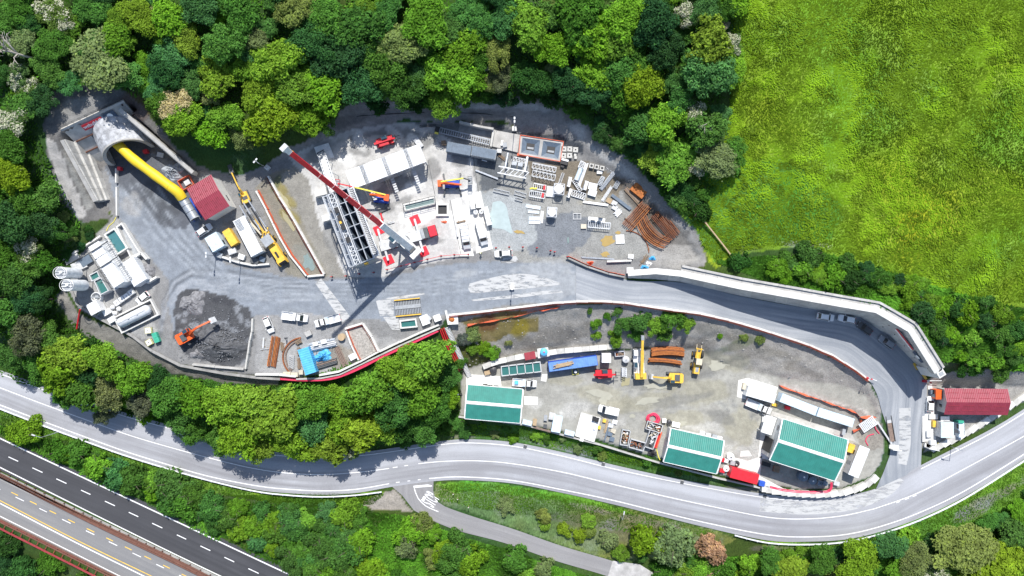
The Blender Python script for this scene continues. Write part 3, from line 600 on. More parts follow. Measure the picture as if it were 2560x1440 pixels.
for i in range(NP-1):
 n0,n1=nrm(T3,i),nrm(T3,i+1); g=(T3[i+1]-T3[i])*.004
 a,b,c,d=B3[i]+g,B3[i+1]-g,T3[i+1]-g,T3[i]+g; dn=Vector((0,0,-.8))
 mb=MB(); mb.add([a+dn,b+dn,c,d,a+n0*1.6+dn,b+n1*1.6+dn,c+n1*.9,d+n0*.9],[(0,1,2,3),(3,2,6,7),(7,6,5,4),(1,5,6,2),(0,3,7,4)])
 mb.build('wall_panel','concrete' if i%3 else 'block_concrete',wall)
 up=Vector((0,0,.16)); mb=MB(); f=n0*-.12
 mb.add([d+f,c+n1*-.12,c+n1*1.35,d+n0*1.35,d+f+up,c+n1*-.12+up,c+n1*1.35+up,d+n0*1.35+up],[(0,1,5,4),(4,5,6,7),(2,3,7,6),(0,4,7,3),(1,2,6,5)])
 mb.build('coping','pale_concrete',wall)
 if i>3:
  mb=MB(); u2=Vector((0,0,.45)); lo=Vector((0,0,-.4))
  mb.add([d+n0*2.2+lo,c+n1*2.2+lo,c+n1*2.75+lo,d+n0*2.75+lo,d+n0*2.2+u2,c+n1*2.2+u2,c+n1*2.75+u2,d+n0*2.75+u2],[(0,1,5,4),(4,5,6,7),(2,3,7,6),(0,4,7,3),(1,2,6,5)]); mb.build('parapet','concrete',wall)
  mb=MB(); mb.add([d+n0*1.35+Vector((0,0,.02)),c+n1*1.35+Vector((0,0,.02)),c+n1*2.2+Vector((0,0,.02)),d+n0*2.2+Vector((0,0,.02))],[(0,1,2,3)]); mb.build('gutter','concrete',wall)
 if i>24 and i%2:
  for t_ in(.35,.68):
   q=a.lerp(d,t_)-n0*.02; MB().cyl(q+n0*.1,q-n0*.05,.16,n=8).build('weep_hole','black_plastic',wall)
i0=int(NP*.80); q0,q1=B3[i0-2].lerp(T3[i0-2],.80),B3[i0+4].lerp(T3[i0+4],.74); n0=nrm(T3,i0)*-.12
bn=thing('wall_banner','red and white banner with a dark emblem panel on the bend of the retaining wall','banner')
def strip3(p,q,dn,name,mat,off):
 MB().add([p+off,q+off,q+off+dn,p+off+dn],[(3,2,1,0)]).build(name,mat,bn)
slope=(B3[i0]-T3[i0]).normalized()
q2=q0.lerp(q1,.62); strip3(q0,q2,slope*.75,'red_strip','red_paint',n0); strip3(q0+slope*.8,q2+slope*.8,slope*.75,'white_strip','white_paint',n0)
strip3(q2.lerp(q1,.1),q1,slope*1.6,'emblem_panel','navy',n0)
c_=q2.lerp(q1,.55)+slope*.8+n0*1.5; MB().cyl(c_,c_+n0*.3,.62,n=16).build('emblem_disc','white_paint',bn)
e=thing('wall_end_box','pale concrete box with a grille at the end of the retaining wall','box',U(2350,935,0)+Vector((0,0,-1)),R(-58))
e.location=(U(2350,930,3).x,U(2350,930,3).y,-4.5)
MB().box(0,0,0,2.6,1.9,7.6).build('shaft','pale_concrete',e); MB().box(.5,0,7.6,.9,1.1,.05).build('grille','grey_paint',e); MB().box(-.6,.2,7.6,.8,.9,.04).build('opening','black_plastic',e)
# concrete road barriers in rows
def barrier_row(label,pts,zs,name='barrier_row',seg=4.0,wd=.62,ht=.85,mat='pale_concrete',net=None,gap=.06,netside=1,road_key=None):
 """pts in plan; each block is a part"""
 t=thing(name,label,'barrier')
 pl=[U(p[0],p[1],z)for p,z in zip(pts,zs)]; dense=[]
 for a,b in zip(pl[:-1],pl[1:]):
  n=max(1,round((b-a).length/seg)); dense+=[a.lerp(b,k/n)for k in range(n)]
 dense.append(pl[-1])
 for a,b in zip(dense[:-1],dense[1:]):
  d=(b-a); L=d.length-gap; d.normalize(); s=Vector((-d.y,d.x,0)).normalized(); c0=a+d*gap/2; c1=c0+d*L
  jit=s*rnd.uniform(-.05,.05); rings=[]
  for c in(c0+jit,c1-jit):rings.append([c+s*wd/2+Vector((0,0,-.4)),c+s*wd/2+Vector((0,0,.2)),c+s*wd*.3+Vector((0,0,ht)),c-s*wd*.3+Vector((0,0,ht)),c-s*wd/2+Vector((0,0,.2)),c-s*wd/2+Vector((0,0,-.4))])
  MB().loft(rings).build('barrier_block',mat,t)
 if net:
  mb=MB(); n_=netside
  for a,b in zip(dense[:-1],dense[1:]):
   d=(b-a).normalized(); s=Vector((-d.y,d.x,0))*n_
   k=max(1,int((b-a).length/1.5))
   for i in range(k):
    p,q=a.lerp(b,i/k),a.lerp(b,(i+1)/k); o1,o2=s*(wd*.5+.06+rnd.uniform(0,.12)),s*(wd*.5+.06+rnd.uniform(0,.12)); up=Vector((0,0,ht+.15)); lo=Vector((0,0,.05))
    mb.add([p+o1*1.35+lo,q+o2*1.35+lo,q+o2+up,p+o1+up],[(0,1,2,3)])
  mb.build('safety_net',net,t)
 return t
RB=[(1122,788),(1200,780),(1300,768),(1380,758),(1440,754),(1500,753),(1560,757),(1680,775),(1750,784),(1820,800),(1890,820),(1960,842),(2020,862),(2080,888),(2138,924),(2170,950)]
RBz=[0,0,0,0,0,-.1,-.2,-.7,-1.1,-1.7,-2.2,-2.7,-3.2,-3.7,-4.4,-4.95]
barrier_row('white concrete barrier with red netting along the outer edge of the ramp',RB,RBz,net='orange_net',netside=-1)
barrier_row('straight barrier with orange netting, left side of the long brown basin',[(643,478),(668,526),(700,592),(728,640),(768,690)],[0]*5,net='orange_net',netside=1)
barrier_row('straight barrier with orange netting, right side of the long brown basin',[(672,441),(700,492),(735,548),(770,610),(812,686)],[0]*5,net='orange_net',netside=-1)
barrier_row('short barrier closing the lower end of the brown basin',[(770,691),(812,688)],[0]*2)
barrier_row('curved low barrier in front of the white generator container',[(556,642),(596,656),(636,664),(676,660)],[0]*4,seg=4)
barrier_row('white barrier with red netting closing the upper end of the gravel bin',[(864,822),(908,808)],[0]*2,net='orange_net',netside=-1)
barrier_row('white barrier on the right side of the gravel bin',[(908,808),(930,842),(948,878)],[0]*3,net='orange_net',netside=-1)
barrier_row('white barrier on the left side of the gravel bin',[(866,826),(880,862),(898,900)],[0]*3,net='orange_net',netside=1)
barrier_row('white block kerb along the edge above the blue containers',[(640,936),(700,936),(742,941)],[0]*3,seg=5)
barrier_row('long white barrier running down to the stair head on the lower edge of the works',[(800,938),(850,928),(900,904),(950,878),(1000,855),(1050,832),(1098,812)],[0]*7,seg=5)
barrier_row('grey block wall dividing the spoil heap from the car park',[(634,796),(632,830),(627,850),(622,884),(616,922)],[0]*5,seg=3.5,mat='block_concrete')
barrier_row('pale block wall below the spoil heap',[(484,911),(540,916),(612,923)],[0]*3,seg=6,mat='concrete')
barrier_row('barrier row with orange netting at the gravel corner beside the ramp head',[(1418,645),(1470,668),(1520,684),(1560,693)],[0]*4,net='orange_net',netside=1,mat='dirty_concrete')
barrier_row('single pale barrier lying behind the orange netting at the ramp head',[(1516,654),(1578,652)],[0]*2,seg=6)
def low_wall(label,pts,zt,zb,wd=.5,mat='dirty_concrete',seg=5,name='edge_wall',part='wall_panel'):
 t=thing(name,label,'wall'); pl=[(U(p[0],p[1],a),b)for p,a,b in zip(pts,zt,zb)]
 for(a,za),(b,zb_)in zip(pl[:-1],pl[1:]):
  n=max(1,round((b-a).length/seg))
  for k in range(n):
   p,q=a.lerp(b,k/n),a.lerp(b,(k+1)/n); lo0=za+(zb_-za)*k/n; lo1=za+(zb_-za)*(k+1)/n; d=(q-p); d.z=0; d.normalize(); s=Vector((-d.y,d.x,0))*wd/2; p=p+d*.015; q=q-d*.015
   MB().add([(*(p+s).xy,lo0),(*(q+s).xy,lo1),(*(q-s).xy,lo1),(*(p-s).xy,lo0),p+s,q+s,q-s,p-s],[(0,1,5,4),(1,2,6,5),(2,3,7,6),(3,0,4,7),(4,5,6,7)]).build(part,mat,t)
 return t
low_wall('dark retaining wall round the lower left edge of the works platform',[(166,700),(195,765),(250,797),(330,840),(380,878),(450,914),(560,934),(640,944),(700,948)],[.3]*9,[-4,-4.5,-5,-6,-6.5,-6,-5,-5,-5],.6)
low_wall('wall along the lower edge of the works behind the stacked pipes',[(740,948),(800,946),(850,936),(900,912),(950,888),(1000,864),(1050,842),(1100,820)],[.25]*8,[-5]*8,.4,'concrete')
low_wall('low wall holding the lower yard above the main road',[(1146,1042),(1310,1062),(1400,1086),(1500,1112),(1650,1158),(1800,1197),(1900,1220)],[-6.7]*7,[-9.2]*7,.4,'concrete',6)
def pleated(label,pts,z0,z1,n):
 t=thing('stepped_block_wall',label,'wall'); pl=catmull([(*U(p[0],p[1],z0).xy,0)for p in pts],.5); pl=[Vector((q[0],q[1],0))for q in pl]
 for k in range(n):
  f=k/n*(len(pl)-1); i=int(f); a=pl[i]; b=pl[min(len(pl)-1,int((k+1)/n*(len(pl)-1)))]; d=(b-a); L=d.length; rz=math.atan2(d.y,d.x)+R(9)
  c=(a+b)/2; MB().box(c.x,c.y,z1-.5,L*1.0,1.5,z0-z1+.5+(k%3)*.002,rz).build('wall_block','block_concrete' if k%2 else 'pale_concrete',t)
 return t
pleated('pleated pale block wall curving round the corner of the lower yard',[(1905,1222),(1960,1232),(2040,1237),(2110,1232),(2160,1216),(2195,1192)],-6.3,-9.2,17)
pleated('pleated pale block wall climbing beside the road past the red shed',[(2330,1124),(2400,1092),(2470,1050),(2540,1006),(2600,968)],-5.8,-8.6,17)
# tunnel portal
O=U(334,388,0); pr=R(25)
pt=thing('tunnel_portal','concrete tunnel portal with stepped headwall, wing walls and arched hood','portal',O,pr)
def L2(v):v=Vector(v)-O; c,s=math.cos(-pr),math.sin(-pr); return Vector((v.x*c-v.y*s,v.x*s+v.y*c,v.z))
M('portal_concrete',(.50,.49,.46),.85,0,.3,.35,.6,.02); M('hood_concrete',(.42,.43,.45),.85,0,.5,.8,.7,.03)
Ro,Ri,zc=5.9,5.1,1.6; ang=np.linspace(-.28,math.pi+.28,25)
for nm,y0,y1 in(('hood_segment',0.0,3.4),('hood_segment',3.43,8.6)):
 rings=[]
 for a in ang:ca,sa=math.cos(a),math.sin(a); rk=1.9*max(0,sa); ya=y0+rk*(1-y0/8.6); yb=y1+rk*(1-y1/8.6); rings.append([Vector((Ro*ca,ya,max(0,zc+Ro*sa))),Vector((Ro*ca,yb,max(0,zc+Ro*sa))),Vector((Ri*ca,yb,max(0,zc+Ri*sa))),Vector((Ri*ca,ya,max(0,zc+Ri*sa)))])
 MB().loft(rings).build(nm,'hood_concrete',pt,False)
rings=[[Vector((r*math.cos(a),y+1.9*max(0,math.sin(a)),max(0,zc+r*math.sin(a))))for r,y in((Ro+.04,-.35),(Ro+.04,.02),(Ri-.02,.02),(Ri-.02,-.35))]for a in ang]
MB().loft(rings).build('arch_ring','concrete',pt)
hw0,hw1=-9.4,6.7; SL=math.atan2(8.3,7.0)
def hp(x,f,o=0.0):return Vector((x,2+7*f-math.sin(SL)*o,8.3*f+math.cos(SL)*o))
def head_slab(name,x0,x1,f0,f1,mat,o=0.0,th=.5):MB().add([hp(x0,f0,o),hp(x1,f0,o),hp(x1,f1,o),hp(x0,f1,o),hp(x0,f0,o-th),hp(x1,f0,o-th),hp(x1,f1,o-th),hp(x0,f1,o-th)],[(0,1,2,3),(7,6,5,4),(0,4,5,1),(1,5,6,2),(2,6,7,3),(3,7,4,0)]).build(name,mat,pt)
for f0,f1,o in((0,.33,0),(.33,.66,-.15)):
 for x0,x1 in((hw0,-5.2),(5.2,hw1)):head_slab('headwall_tier',x0,x1,f0,f1,'portal_concrete',o)
head_slab('headwall_tier',hw0,hw1,.66,1.0,'portal_concrete',-.3); head_slab('headwall_coping',hw0-.2,hw1+.2,.985,1.04,'concrete',.05)
for f in(.33,.64):head_slab('waler_beam',hw0+.2,hw1-.2,f,f+.025,'brown_rail',.12,.3)
mb=MB()
for x in np.arange(hw0,hw1+.1,1.7):mb.bar((x,9.5,8.5),(x,9.5,9.6),.07)
for z_ in(9.1,9.6):mb.bar((hw0,9.5,z_),(hw1,9.5,z_),.06)
mb.build('handrail','dark_steel',pt)
rings=[[Vector((5.0*math.cos(a),y,max(0.02,zc+5.0*math.sin(a))))for y in(6.2,16)]for a in ang]
mb=MB(); n_=len(ang)
mb.add([r[0]for r in rings]+[r[1]for r in rings],[(k,k+1,n_+k+1,n_+k)for k in range(n_-1)]+[tuple(range(n_,2*n_))]); mb.build('tunnel_bore','dark_steel',pt)
def wing(name,p,q,zt0,zt1,bat,mat='portal_concrete',steps=2):
 a,b=L2(p),L2(q); d=(b-a); d.z=0; d.normalize(); s=Vector((-d.y,d.x,0))*bat
 n=5
 for k in range(n):
  u0,u1=a.lerp(b,k/n),a.lerp(b,(k+1)/n-.004);
  for st_ in range(steps):
   f0,f1=st_/steps,(st_+1)/steps; o0,o1=s*(1-f0),s*(1-f1)*1.0; o0=s*(1-f0); th=s.normalized()*-.45
   z00,z01,z10,z11=u0.z*f0,u1.z*f0,u0.z*f1,u1.z*f1
   m=s*(1-f0)*.96
   MB().add([(u0.x+m.x,u0.y+m.y,z00-.3),(u1.x+m.x,u1.y+m.y,z01-.3),(u1.x+th.x,u1.y+th.y,z01-.3),(u0.x+th.x,u0.y+th.y,z00-.3),(u0.x+m.x*.9,u0.y+m.y*.9,z10),(u1.x+m.x*.9,u1.y+m.y*.9,z11),(u1.x+th.x,u1.y+th.y,z11),(u0.x+th.x,u0.y+th.y,z10)],[(0,1,5,4),(1,2,6,5),(2,3,7,6),(3,0,4,7),(4,5,6,7)]).build(name,mat,pt)
 up=Vector((0,0,.12)); MB().bar(a+up-s.normalized()*.12,b+up-s.normalized()*.12,.85,.28).build('wing_coping','concrete',pt)
wing('wing_wall_panel',U(157,350,8.4),U(240,503,2.6),12,3,2.2,steps=3)
wing('wing_wall_panel',U(299,274,8.4),U(482,432,3),12,4,-.6,steps=1)
def lean(name,label,x,f):
 v=hp(x,f,.0); c,sn=math.cos(pr),math.sin(pr); t=thing(name,label,'sign',O+Vector((v.x*c-v.y*sn,v.x*sn+v.y*c,v.z)),pr); t.rotation_euler=(SL,0,pr); return t
sg=lean('portal_sign','red company sign with white lettering on the tunnel headwall',-2.6,.86)
MB().box(0,0,0,5.2,1.5,.1).build('sign_board','red_paint',sg)
tx=text_mesh('webuild',1.15,'white_paint','lettering',sg); tx.location=(-.6,.05,.13)
MB().cyl((2.0,0,.1),(2.0,0,.14),.5,n=16).build('logo_disc','white_paint',sg); MB().cyl((2.0,0,.14),(2.0,0,.17),.28,n=12).build('logo_ring','red_paint',sg)
fl=lean('emblem_sign','dark square panel with white emblem on the tunnel headwall',1.9,.86)
MB().box(0,0,0,3.0,1.9,.1).build('panel_board','navy',fl); MB().cyl((0,0,.1),(0,0,.14),.68,n=14).build('emblem','white_paint',fl)
# builders
def wheels(t,xs,y,r,w=.25,rim='silver',name='wheel'):
 for x in xs:
  for s in(-1,1):
   wh=MB().cyl((x,s*(y-w/2),r),(x,s*(y+w/2),r),r,n=14).build(name,'rubber',t)
   MB().cyl((x,s*(y+w/2),r),(x,s*(y+w/2+.02),r),r*.58,n=10).build('rim',rim,wh)
def ring(x,wb,wt,zb,zm,zt):
 return[Vector((x,wb,zb)),Vector((x,wt,zm)),Vector((x,wt*.93,zt)),Vector((x,-wt*.93,zt)),Vector((x,-wt,zm)),Vector((x,-wb,zb))]
def cabin(t,x0,x1,xr0,xr1,w0,w1,z0,z1,paint,side=True,n=1):
 """greenhouse: bottom from x0 (rear) to x1 (front), roof from xr0 to xr1"""
 b=[(x0,w0),(x1,w0)]; mb=MB()
 vs=[(x0,-w0,z0),(x1,-w0,z0),(x1,w0,z0),(x0,w0,z0),(xr0,-w1,z1),(xr1,-w1,z1),(xr1,w1,z1),(xr0,w1,z1)]
 mb.add(vs,[(4,5,6,7),(0,1,5,4),(1,2,6,5),(2,3,7,6),(3,0,4,7)]); mb.build('cabin',paint,t)
 def pane(name,a,b_,c,d,off):
  a,b_,c,d=(Vector(q)for q in(a,b_,c,d)); m=(a+b_+c+d)/4; off=Vector(off)
  MB().add([m+(q-m)*.9+off for q in(a,b_,c,d)],[(0,1,2,3)]).build(name,'window_glass',t)
 pane('windshield',vs[1],vs[2],vs[6],vs[5],(.03,0,.02)); pane('rear_window',vs[3],vs[0],vs[4],vs[7],(-.03,0,.02))
 if side:pane('side_window',vs[0],vs[1],vs[5],vs[4],(0,-.03,.01)); pane('side_window',vs[2],vs[3],vs[7],vs[6],(0,.03,.01))
 MB().box((xr0+xr1)/2,0,z1-.02,abs(xr1-xr0)*.98,w1*1.96,.06,0,(.95,.93)).build('roof',paint,t)
def lights(t,xf,xr,y,z,paint=None):
 for s in(-1,1):
  MB().box(xf,s*y,z,.12,.32,.16).build('headlight','silver',t); MB().box(xr,s*y,z+.08,.1,.25,.2).build('tail_light','red_paint',t)
def mirrors(t,x,y,z,mat):
 for s in(-1,1):MB().box(x,s*y,z,.12,.24,.16).build('wing_mirror',mat,t)
def car(label,a,b,z,paint='white_paint',L=None,kind_='hatch',name='parked_car',cat='car',zf=None):
 """a = rear, b = front in plan"""
 m,rz,ln=axis(a,b,z,z+.9); t=thing(name,label,cat,m,rz,'cars and vans parked on the site'); L=L or ln; f=L/4.4
 W=.9 if kind_!='suv' else.94; zt=1.42 if kind_=='hatch' else 1.62
 st=[(-2.2,.70,.74,.42,.55,.74),(-2.08,.8,W*.95,.28,.62,.92),(-1.4,.84,W,.25,.62,.98),(.9,.84,W,.25,.62,.96),(1.6,.82,W*.97,.25,.6,.88),(2.02,.76,W*.86,.3,.55,.76),(2.2,.6,W*.68,.4,.5,.62)]
 MB().loft([ring(x*f,wb,wt,zb,zm,z2)for x,wb,wt,zb,zm,z2 in st]).build('body',paint,t,True)
 cabin(t,-2.02*f,1.05*f,-1.6*f,.28*f,W*.9,W*.74,.93,zt,paint)
 wheels(t,(-1.3*f,1.38*f),W-.1,.32,.2); lights(t,2.08*f,-2.14*f,.6,.62); mirrors(t,.75*f,W+.08,.95,paint)
 if kind_=='suv':
  for s in(-1,1):MB().bar((-1.3*f,s*.6,zt+.09),(.1,s*.6,zt+.09),.05).build('roof_rail','dark_steel',t)
 t.rotation_euler=(0,math.atan2(zf,ln)if zf else 0,rz); return t
def van(label,a,b,z,paint='white_paint',rack=False,wd=2.0,ht=2.3):
 m,rz,L=axis(a,b,z,z+ht*.8); t=thing('parked_van',label,'van',m,rz,'cars and vans parked on the site'); h=L/2; W=wd/2
 st=[(-h,W*.92,W*.95,.35,1.0,ht-.12),(-h+.15,W*.95,W,.3,1.1,ht),(h-1.9,W*.95,W,.3,1.1,ht),(h-1.75,W*.95,W,.3,1.1,ht-.05),(h-.95,W*.95,W*.98,.3,.95,1.28),(h-.25,W*.9,W*.92,.35,.7,1.05),(h,W*.7,W*.75,.45,.6,.8)]
 rings=[[Vector((x,wb,zb)),Vector((x,wt,zm)),Vector((x,wt*.9,zt)),Vector((x,-wt*.9,zt)),Vector((x,-wt,zm)),Vector((x,-wb,zb))]for x,wb,wt,zb,zm,zt in st]
 MB().loft(rings).build('body',paint,t,True)
 q=[Vector((h-1.72,W*.8,ht-.06)),Vector((h-1.0,W*.84,1.36)),Vector((h-1.0,-W*.84,1.36)),Vector((h-1.72,-W*.8,ht-.06))]
 MB().add([v+Vector((.03,0,.05))for v in q],[(0,3,2,1)]).build('windshield','window_glass',t)
 for s in(-1,1):MB().add([(h-2.5,s*(W+.01),1.25),(h-1.25,s*(W+.01),1.25),(h-1.7,s*(W*.96),ht-.25),(h-2.5,s*(W*.96),ht-.25)],[(0,1,2,3)]).build('side_window','window_glass',t)
 wheels(t,(-h+1.0,h-1.0),W-.1,.36,.24); lights(t,h-.1,-h-.02,W*.72,.75); mirrors(t,h-1.35,W+.15,1.3,'black_plastic')
 MB().box(-h/2,0,ht+.0,h*.8,W*1.5,.03).build('roof_panel',paint,t)
 if rack:
  for k in range(5):MB().bar((-h+.5+k*(L-2.9)/4,-W*.85,ht+.1),(-h+.5+k*(L-2.9)/4,W*.85,ht+.1),.09).build('roof_bar','light_grey',t)
 return t
def pickup(label,a,b,z,bed='empty',paint='white_paint',name='pickup_truck',wd=1.95):
 """cab at front, dropside bed behind"""
 m,rz,L=axis(a,b,z,z+1.0); t=thing(name,label,'pickup',m,rz,'pickups parked on the site'); h=L/2; W=wd/2; xb=h-2.75
 st=[(xb,W*.9,W*.97,.45,.8,1.02),(h-1.3,W*.9,W,.4,.75,1.02),(h-.5,W*.86,W*.95,.4,.7,.95),(h-.1,W*.75,W*.82,.45,.65,.82),(h,W*.6,W*.68,.5,.6,.68)]
 MB().loft([ring(*q)for q in st]).build('body',paint,t,True)
 cabin(t,xb+.05,h-1.05,xb+.2,h-1.75,W*.9,W*.76,1.0,1.78,paint)
 bl=h+xb-.15; bx=-h+bl/2; MB().box(bx,0,.72,bl,W*2.04,.1).build('bed_floor','light_grey' if bed!='white' else paint,t)
 for s in(-1,1):MB().box(bx,s*W,.82,bl,.06,.38).build('dropside',paint,t)
 MB().box(-h+.03,0,.82,.06,W*1.96,.38).build('tailgate',paint,t); MB().box(bx+bl/2-.03,0,.82,.06,W*1.96,.6).build('headboard',paint,t)
 MB().box(bx,0,.45,bl,.9,.27).build('chassis','dark_steel',t)
 wheels(t,(-h+1.0,h-.95),W-.12,.37,.25); lights(t,h-.06,-h-.03,W*.7,.68); mirrors(t,h-1.35,W+.12,1.08,'black_plastic')
 if bed in('box','white'):MB().box(bx+bl/2-.45,0,.82,.7,W*1.8,.55).build('tool_box',paint if bed=='white' else 'pale_blue',t)
 return t
def corr(mb,x0,x1,y0,z0,y1,z1,pitch=.5,amp=.05,th=.06):
 """corrugated sheet; waves across x, slope from (y0,z0) to (y1,z1)"""
 n=max(2,int((x1-x0)/(pitch/2))); xs=np.linspace(x0,x1,n+1); vs=[]
 for i,x in enumerate(xs):dz=amp if i%2 else 0; vs+=[(x,y0,z0+dz),(x,y1,z1+dz)]
 mb.add(vs,[(2*i,2*i+2,2*i+3,2*i+1)if y1>y0 else(2*i,2*i+1,2*i+3,2*i+2)for i in range(n)]); return mb
M('green_roof',(.035,.225,.185),.48,0,.14,.6,.18); M('wall_white',(.66,.655,.62),.8,0,.12,.6,.35); M('wall_grey',(.50,.50,.49),.8,0,.12,.6,.35)
def gable(label,A,B,C,D,zb,he,hr,roof='green_roof',wall_='wall_white',trim='white_paint',name='shed',cat='shed',over=.35,pitch=.5,door_end=None,windows=(),bands=False):
 """A,B upper eave left to right, C,D lower eave right to left (plan, at eave height)"""
 ze=zb+he; a,b,c,d=(U(*q,ze)for q in(A,B,C,D)); m=(a+b+c+d)/4; ax=((b-a)+(c-d))/2; rz=math.atan2(ax.y,ax.x); L=ax.length; Wd=((d-a).length+(c-b).length)/2
 m.z=zb; t=thing(name,label,cat,m,rz); hl,hw=L/2,Wd/2; wl,ww=hl-over,hw-over; zr=hr; ze=he; zg=he+(hr-he)*over/hw
 pr_=[(-ww,0),(ww,0),(ww,zg-.05),(0,zr-.08),(-ww,zg-.05)]
 for s,nm in((-1,'gable_wall'),(1,'gable_wall')):
  MB().add([(s*wl,y,z)for y,z in pr_]+[(s*(wl-.2),y,z)for y,z in pr_],[tuple(range(5)),tuple(range(9,4,-1))]+[(k,5+k,5+(k+1)%5,(k+1)%5)for k in range(5)]).build(nm,wall_,t)
 for s in(-1,1):MB().box(0,s*(ww-.1),0,2*wl-.41,.2,zg-.06).build('side_wall',wall_,t)
 for s in(-1,1):corr(MB(),-hl,hl,0,zr,s*hw,ze,pitch).build('roof_slope',roof,t)
 if trim:
  MB().add([(-hl,-.4,zr-.01),(hl,-.4,zr-.01),(hl,0,zr+.1),(-hl,0,zr+.1),(hl,.4,zr-.01),(-hl,.4,zr-.01)],[(0,1,2,3),(3,2,4,5)]).build('ridge_cap',trim,t)
  for s in(-1,1):
   for q in(-1,1):MB().bar((s*(hl+.02),0,zr+.03),(s*(hl+.02),q*hw,ze+.06),.3,.14).build('verge_trim',trim,t)
   MB().bar((-hl,s*(hw+.06),ze-.02),(hl,s*(hw+.06),ze-.02),.14,.12).build('gutter',trim,t)
 if door_end:
  s=door_end; MB().box(s*(wl+.03),0,0,.08,min(4.2,ww*1.1),he*.75).build('roller_door','light_grey',t)
 for(e,y,z,w_,h_)in windows:
  if e in(-1,1):MB().box(e*(wl+.02),y,z,.06,w_,h_).build('window','window_glass',t)
  else:MB().box(y,(ww+.02)*(1 if e=='n' else-1),z,w_,.06,h_).build('window','window_glass',t)
 if bands:
  for s in(-1,1):
   for f in(.3,.68):
    mb=MB(); y=s*hw*f; z=zr+(ze-zr)*f+.08
    for k in range(4):x0=-hl+.6+k*(L-.8)/4; mb.bar((x0,y,z),(x0+(L-.8)/4-.9,y,z),.09,.05)
    mb.build('snow_guard','maroon',t)
 return t
def container(label,a,b,wpx,z,h=2.6,mat='white_metal',rib=True,cat='container',name='container',roofmat=None,ends='grey_paint',group=None,zt=None):
 m,rz,L=axis(a,b,z,z+h); W=mpx(wpx,z+h); t=thing(name,label,cat,m,rz,group)
 MB().box(0,0,.12,L,W,h-.17).build('body',mat,t)
 r=MB();
 if rib:corr(r,-L/2+.05,L/2-.05,-W/2+.05,h-.04,W/2-.05,h-.04,.55,.035).build('roof',roofmat or mat,t)
 else:r.box(0,0,h-.05,L+.1,W+.1,.1).build('roof',roofmat or mat,t)
 if rib:
  mb=MB()
  for x in np.arange(-L/2+.25,L/2,.5):
   for s in(-1,1):mb.box(x,s*(W/2+.02),.2,.22,.04,h-.35)
  mb.build('side_ribs',mat,t)
  for s in(-1,1):MB().box(L/2+.03,s*W/4,.2,.05,W/2-.06,h-.35).build('door_leaf',mat,t)
 else:
  MB().box(L*.15,-W/2-.02,.2,.9,.05,2.0).build('door',ends,t); MB().box(-L*.22,-W/2-.02,1.0,1.1,.05,.9).build('window','window_glass',t); MB().box(L*.22,W/2+.02,1.0,1.1,.05,.9).build('window','window_glass',t)
 for sx in(-1,1):
  for sy in(-1,1):MB().box(sx*(L/2-.08),sy*(W/2-.08),0,.2,.2,h+.01).build('corner_post',mat,t)
 return t
def ibc(label,px,py,z,rz=0,s=1.15,mat='white_paint',cage='silver',group='liquid tanks on pallets'):
 p=U(px,py,z+.6); p.z=z; t=thing('liquid_tank',label,'tank',p,rz,group)
 MB().box(0,0,0,s,s,.14).build('pallet','dark_steel',t); MB().box(0,0,.14,s*.93,s*.93,.9,0,(.95,.95)).build('bottle',mat,t); MB().cyl((0,0,1.04),(0,0,1.1),.13,n=8).build('lid','black_plastic',t)
 mb=MB()
 for k in range(4):
  q=-s/2+s*k/3
  for e in(-1,1):mb.bar((q,e*s/2,.14),(q,e*s/2,1.06),.03); mb.bar((e*s/2,q,.14),(e*s/2,q,1.06),.03)
 for zz in(.45,.75,1.06):mb.bar((-s/2,-s/2,zz),(s/2,-s/2,zz),.03); mb.bar((s/2,-s/2,zz),(s/2,s/2,zz),.03); mb.bar((s/2,s/2,zz),(-s/2,s/2,zz),.03); mb.bar((-s/2,s/2,zz),(-s/2,-s/2,zz),.03)
 mb.build('cage',cage,t); return t
def crate(label,px,py,z,l,w_,h,rz=0,mat='white_paint',name='crate',cat='box',lid=None,group=None):
 p=U(px,py,z+h); p.z=z; t=thing(name,label,cat,p,R(rz),group)
 MB().box(0,0,.06,l,w_,h-.1).build('case',mat,t); MB().box(0,0,h-.04,l+.06,w_+.06,.06).build('lid',lid or mat,t)
 for s in(-1,1):MB().box(s*l*.32,0,0,.14,w_*.95,.07).build('skid','old_wood',t)
 return t
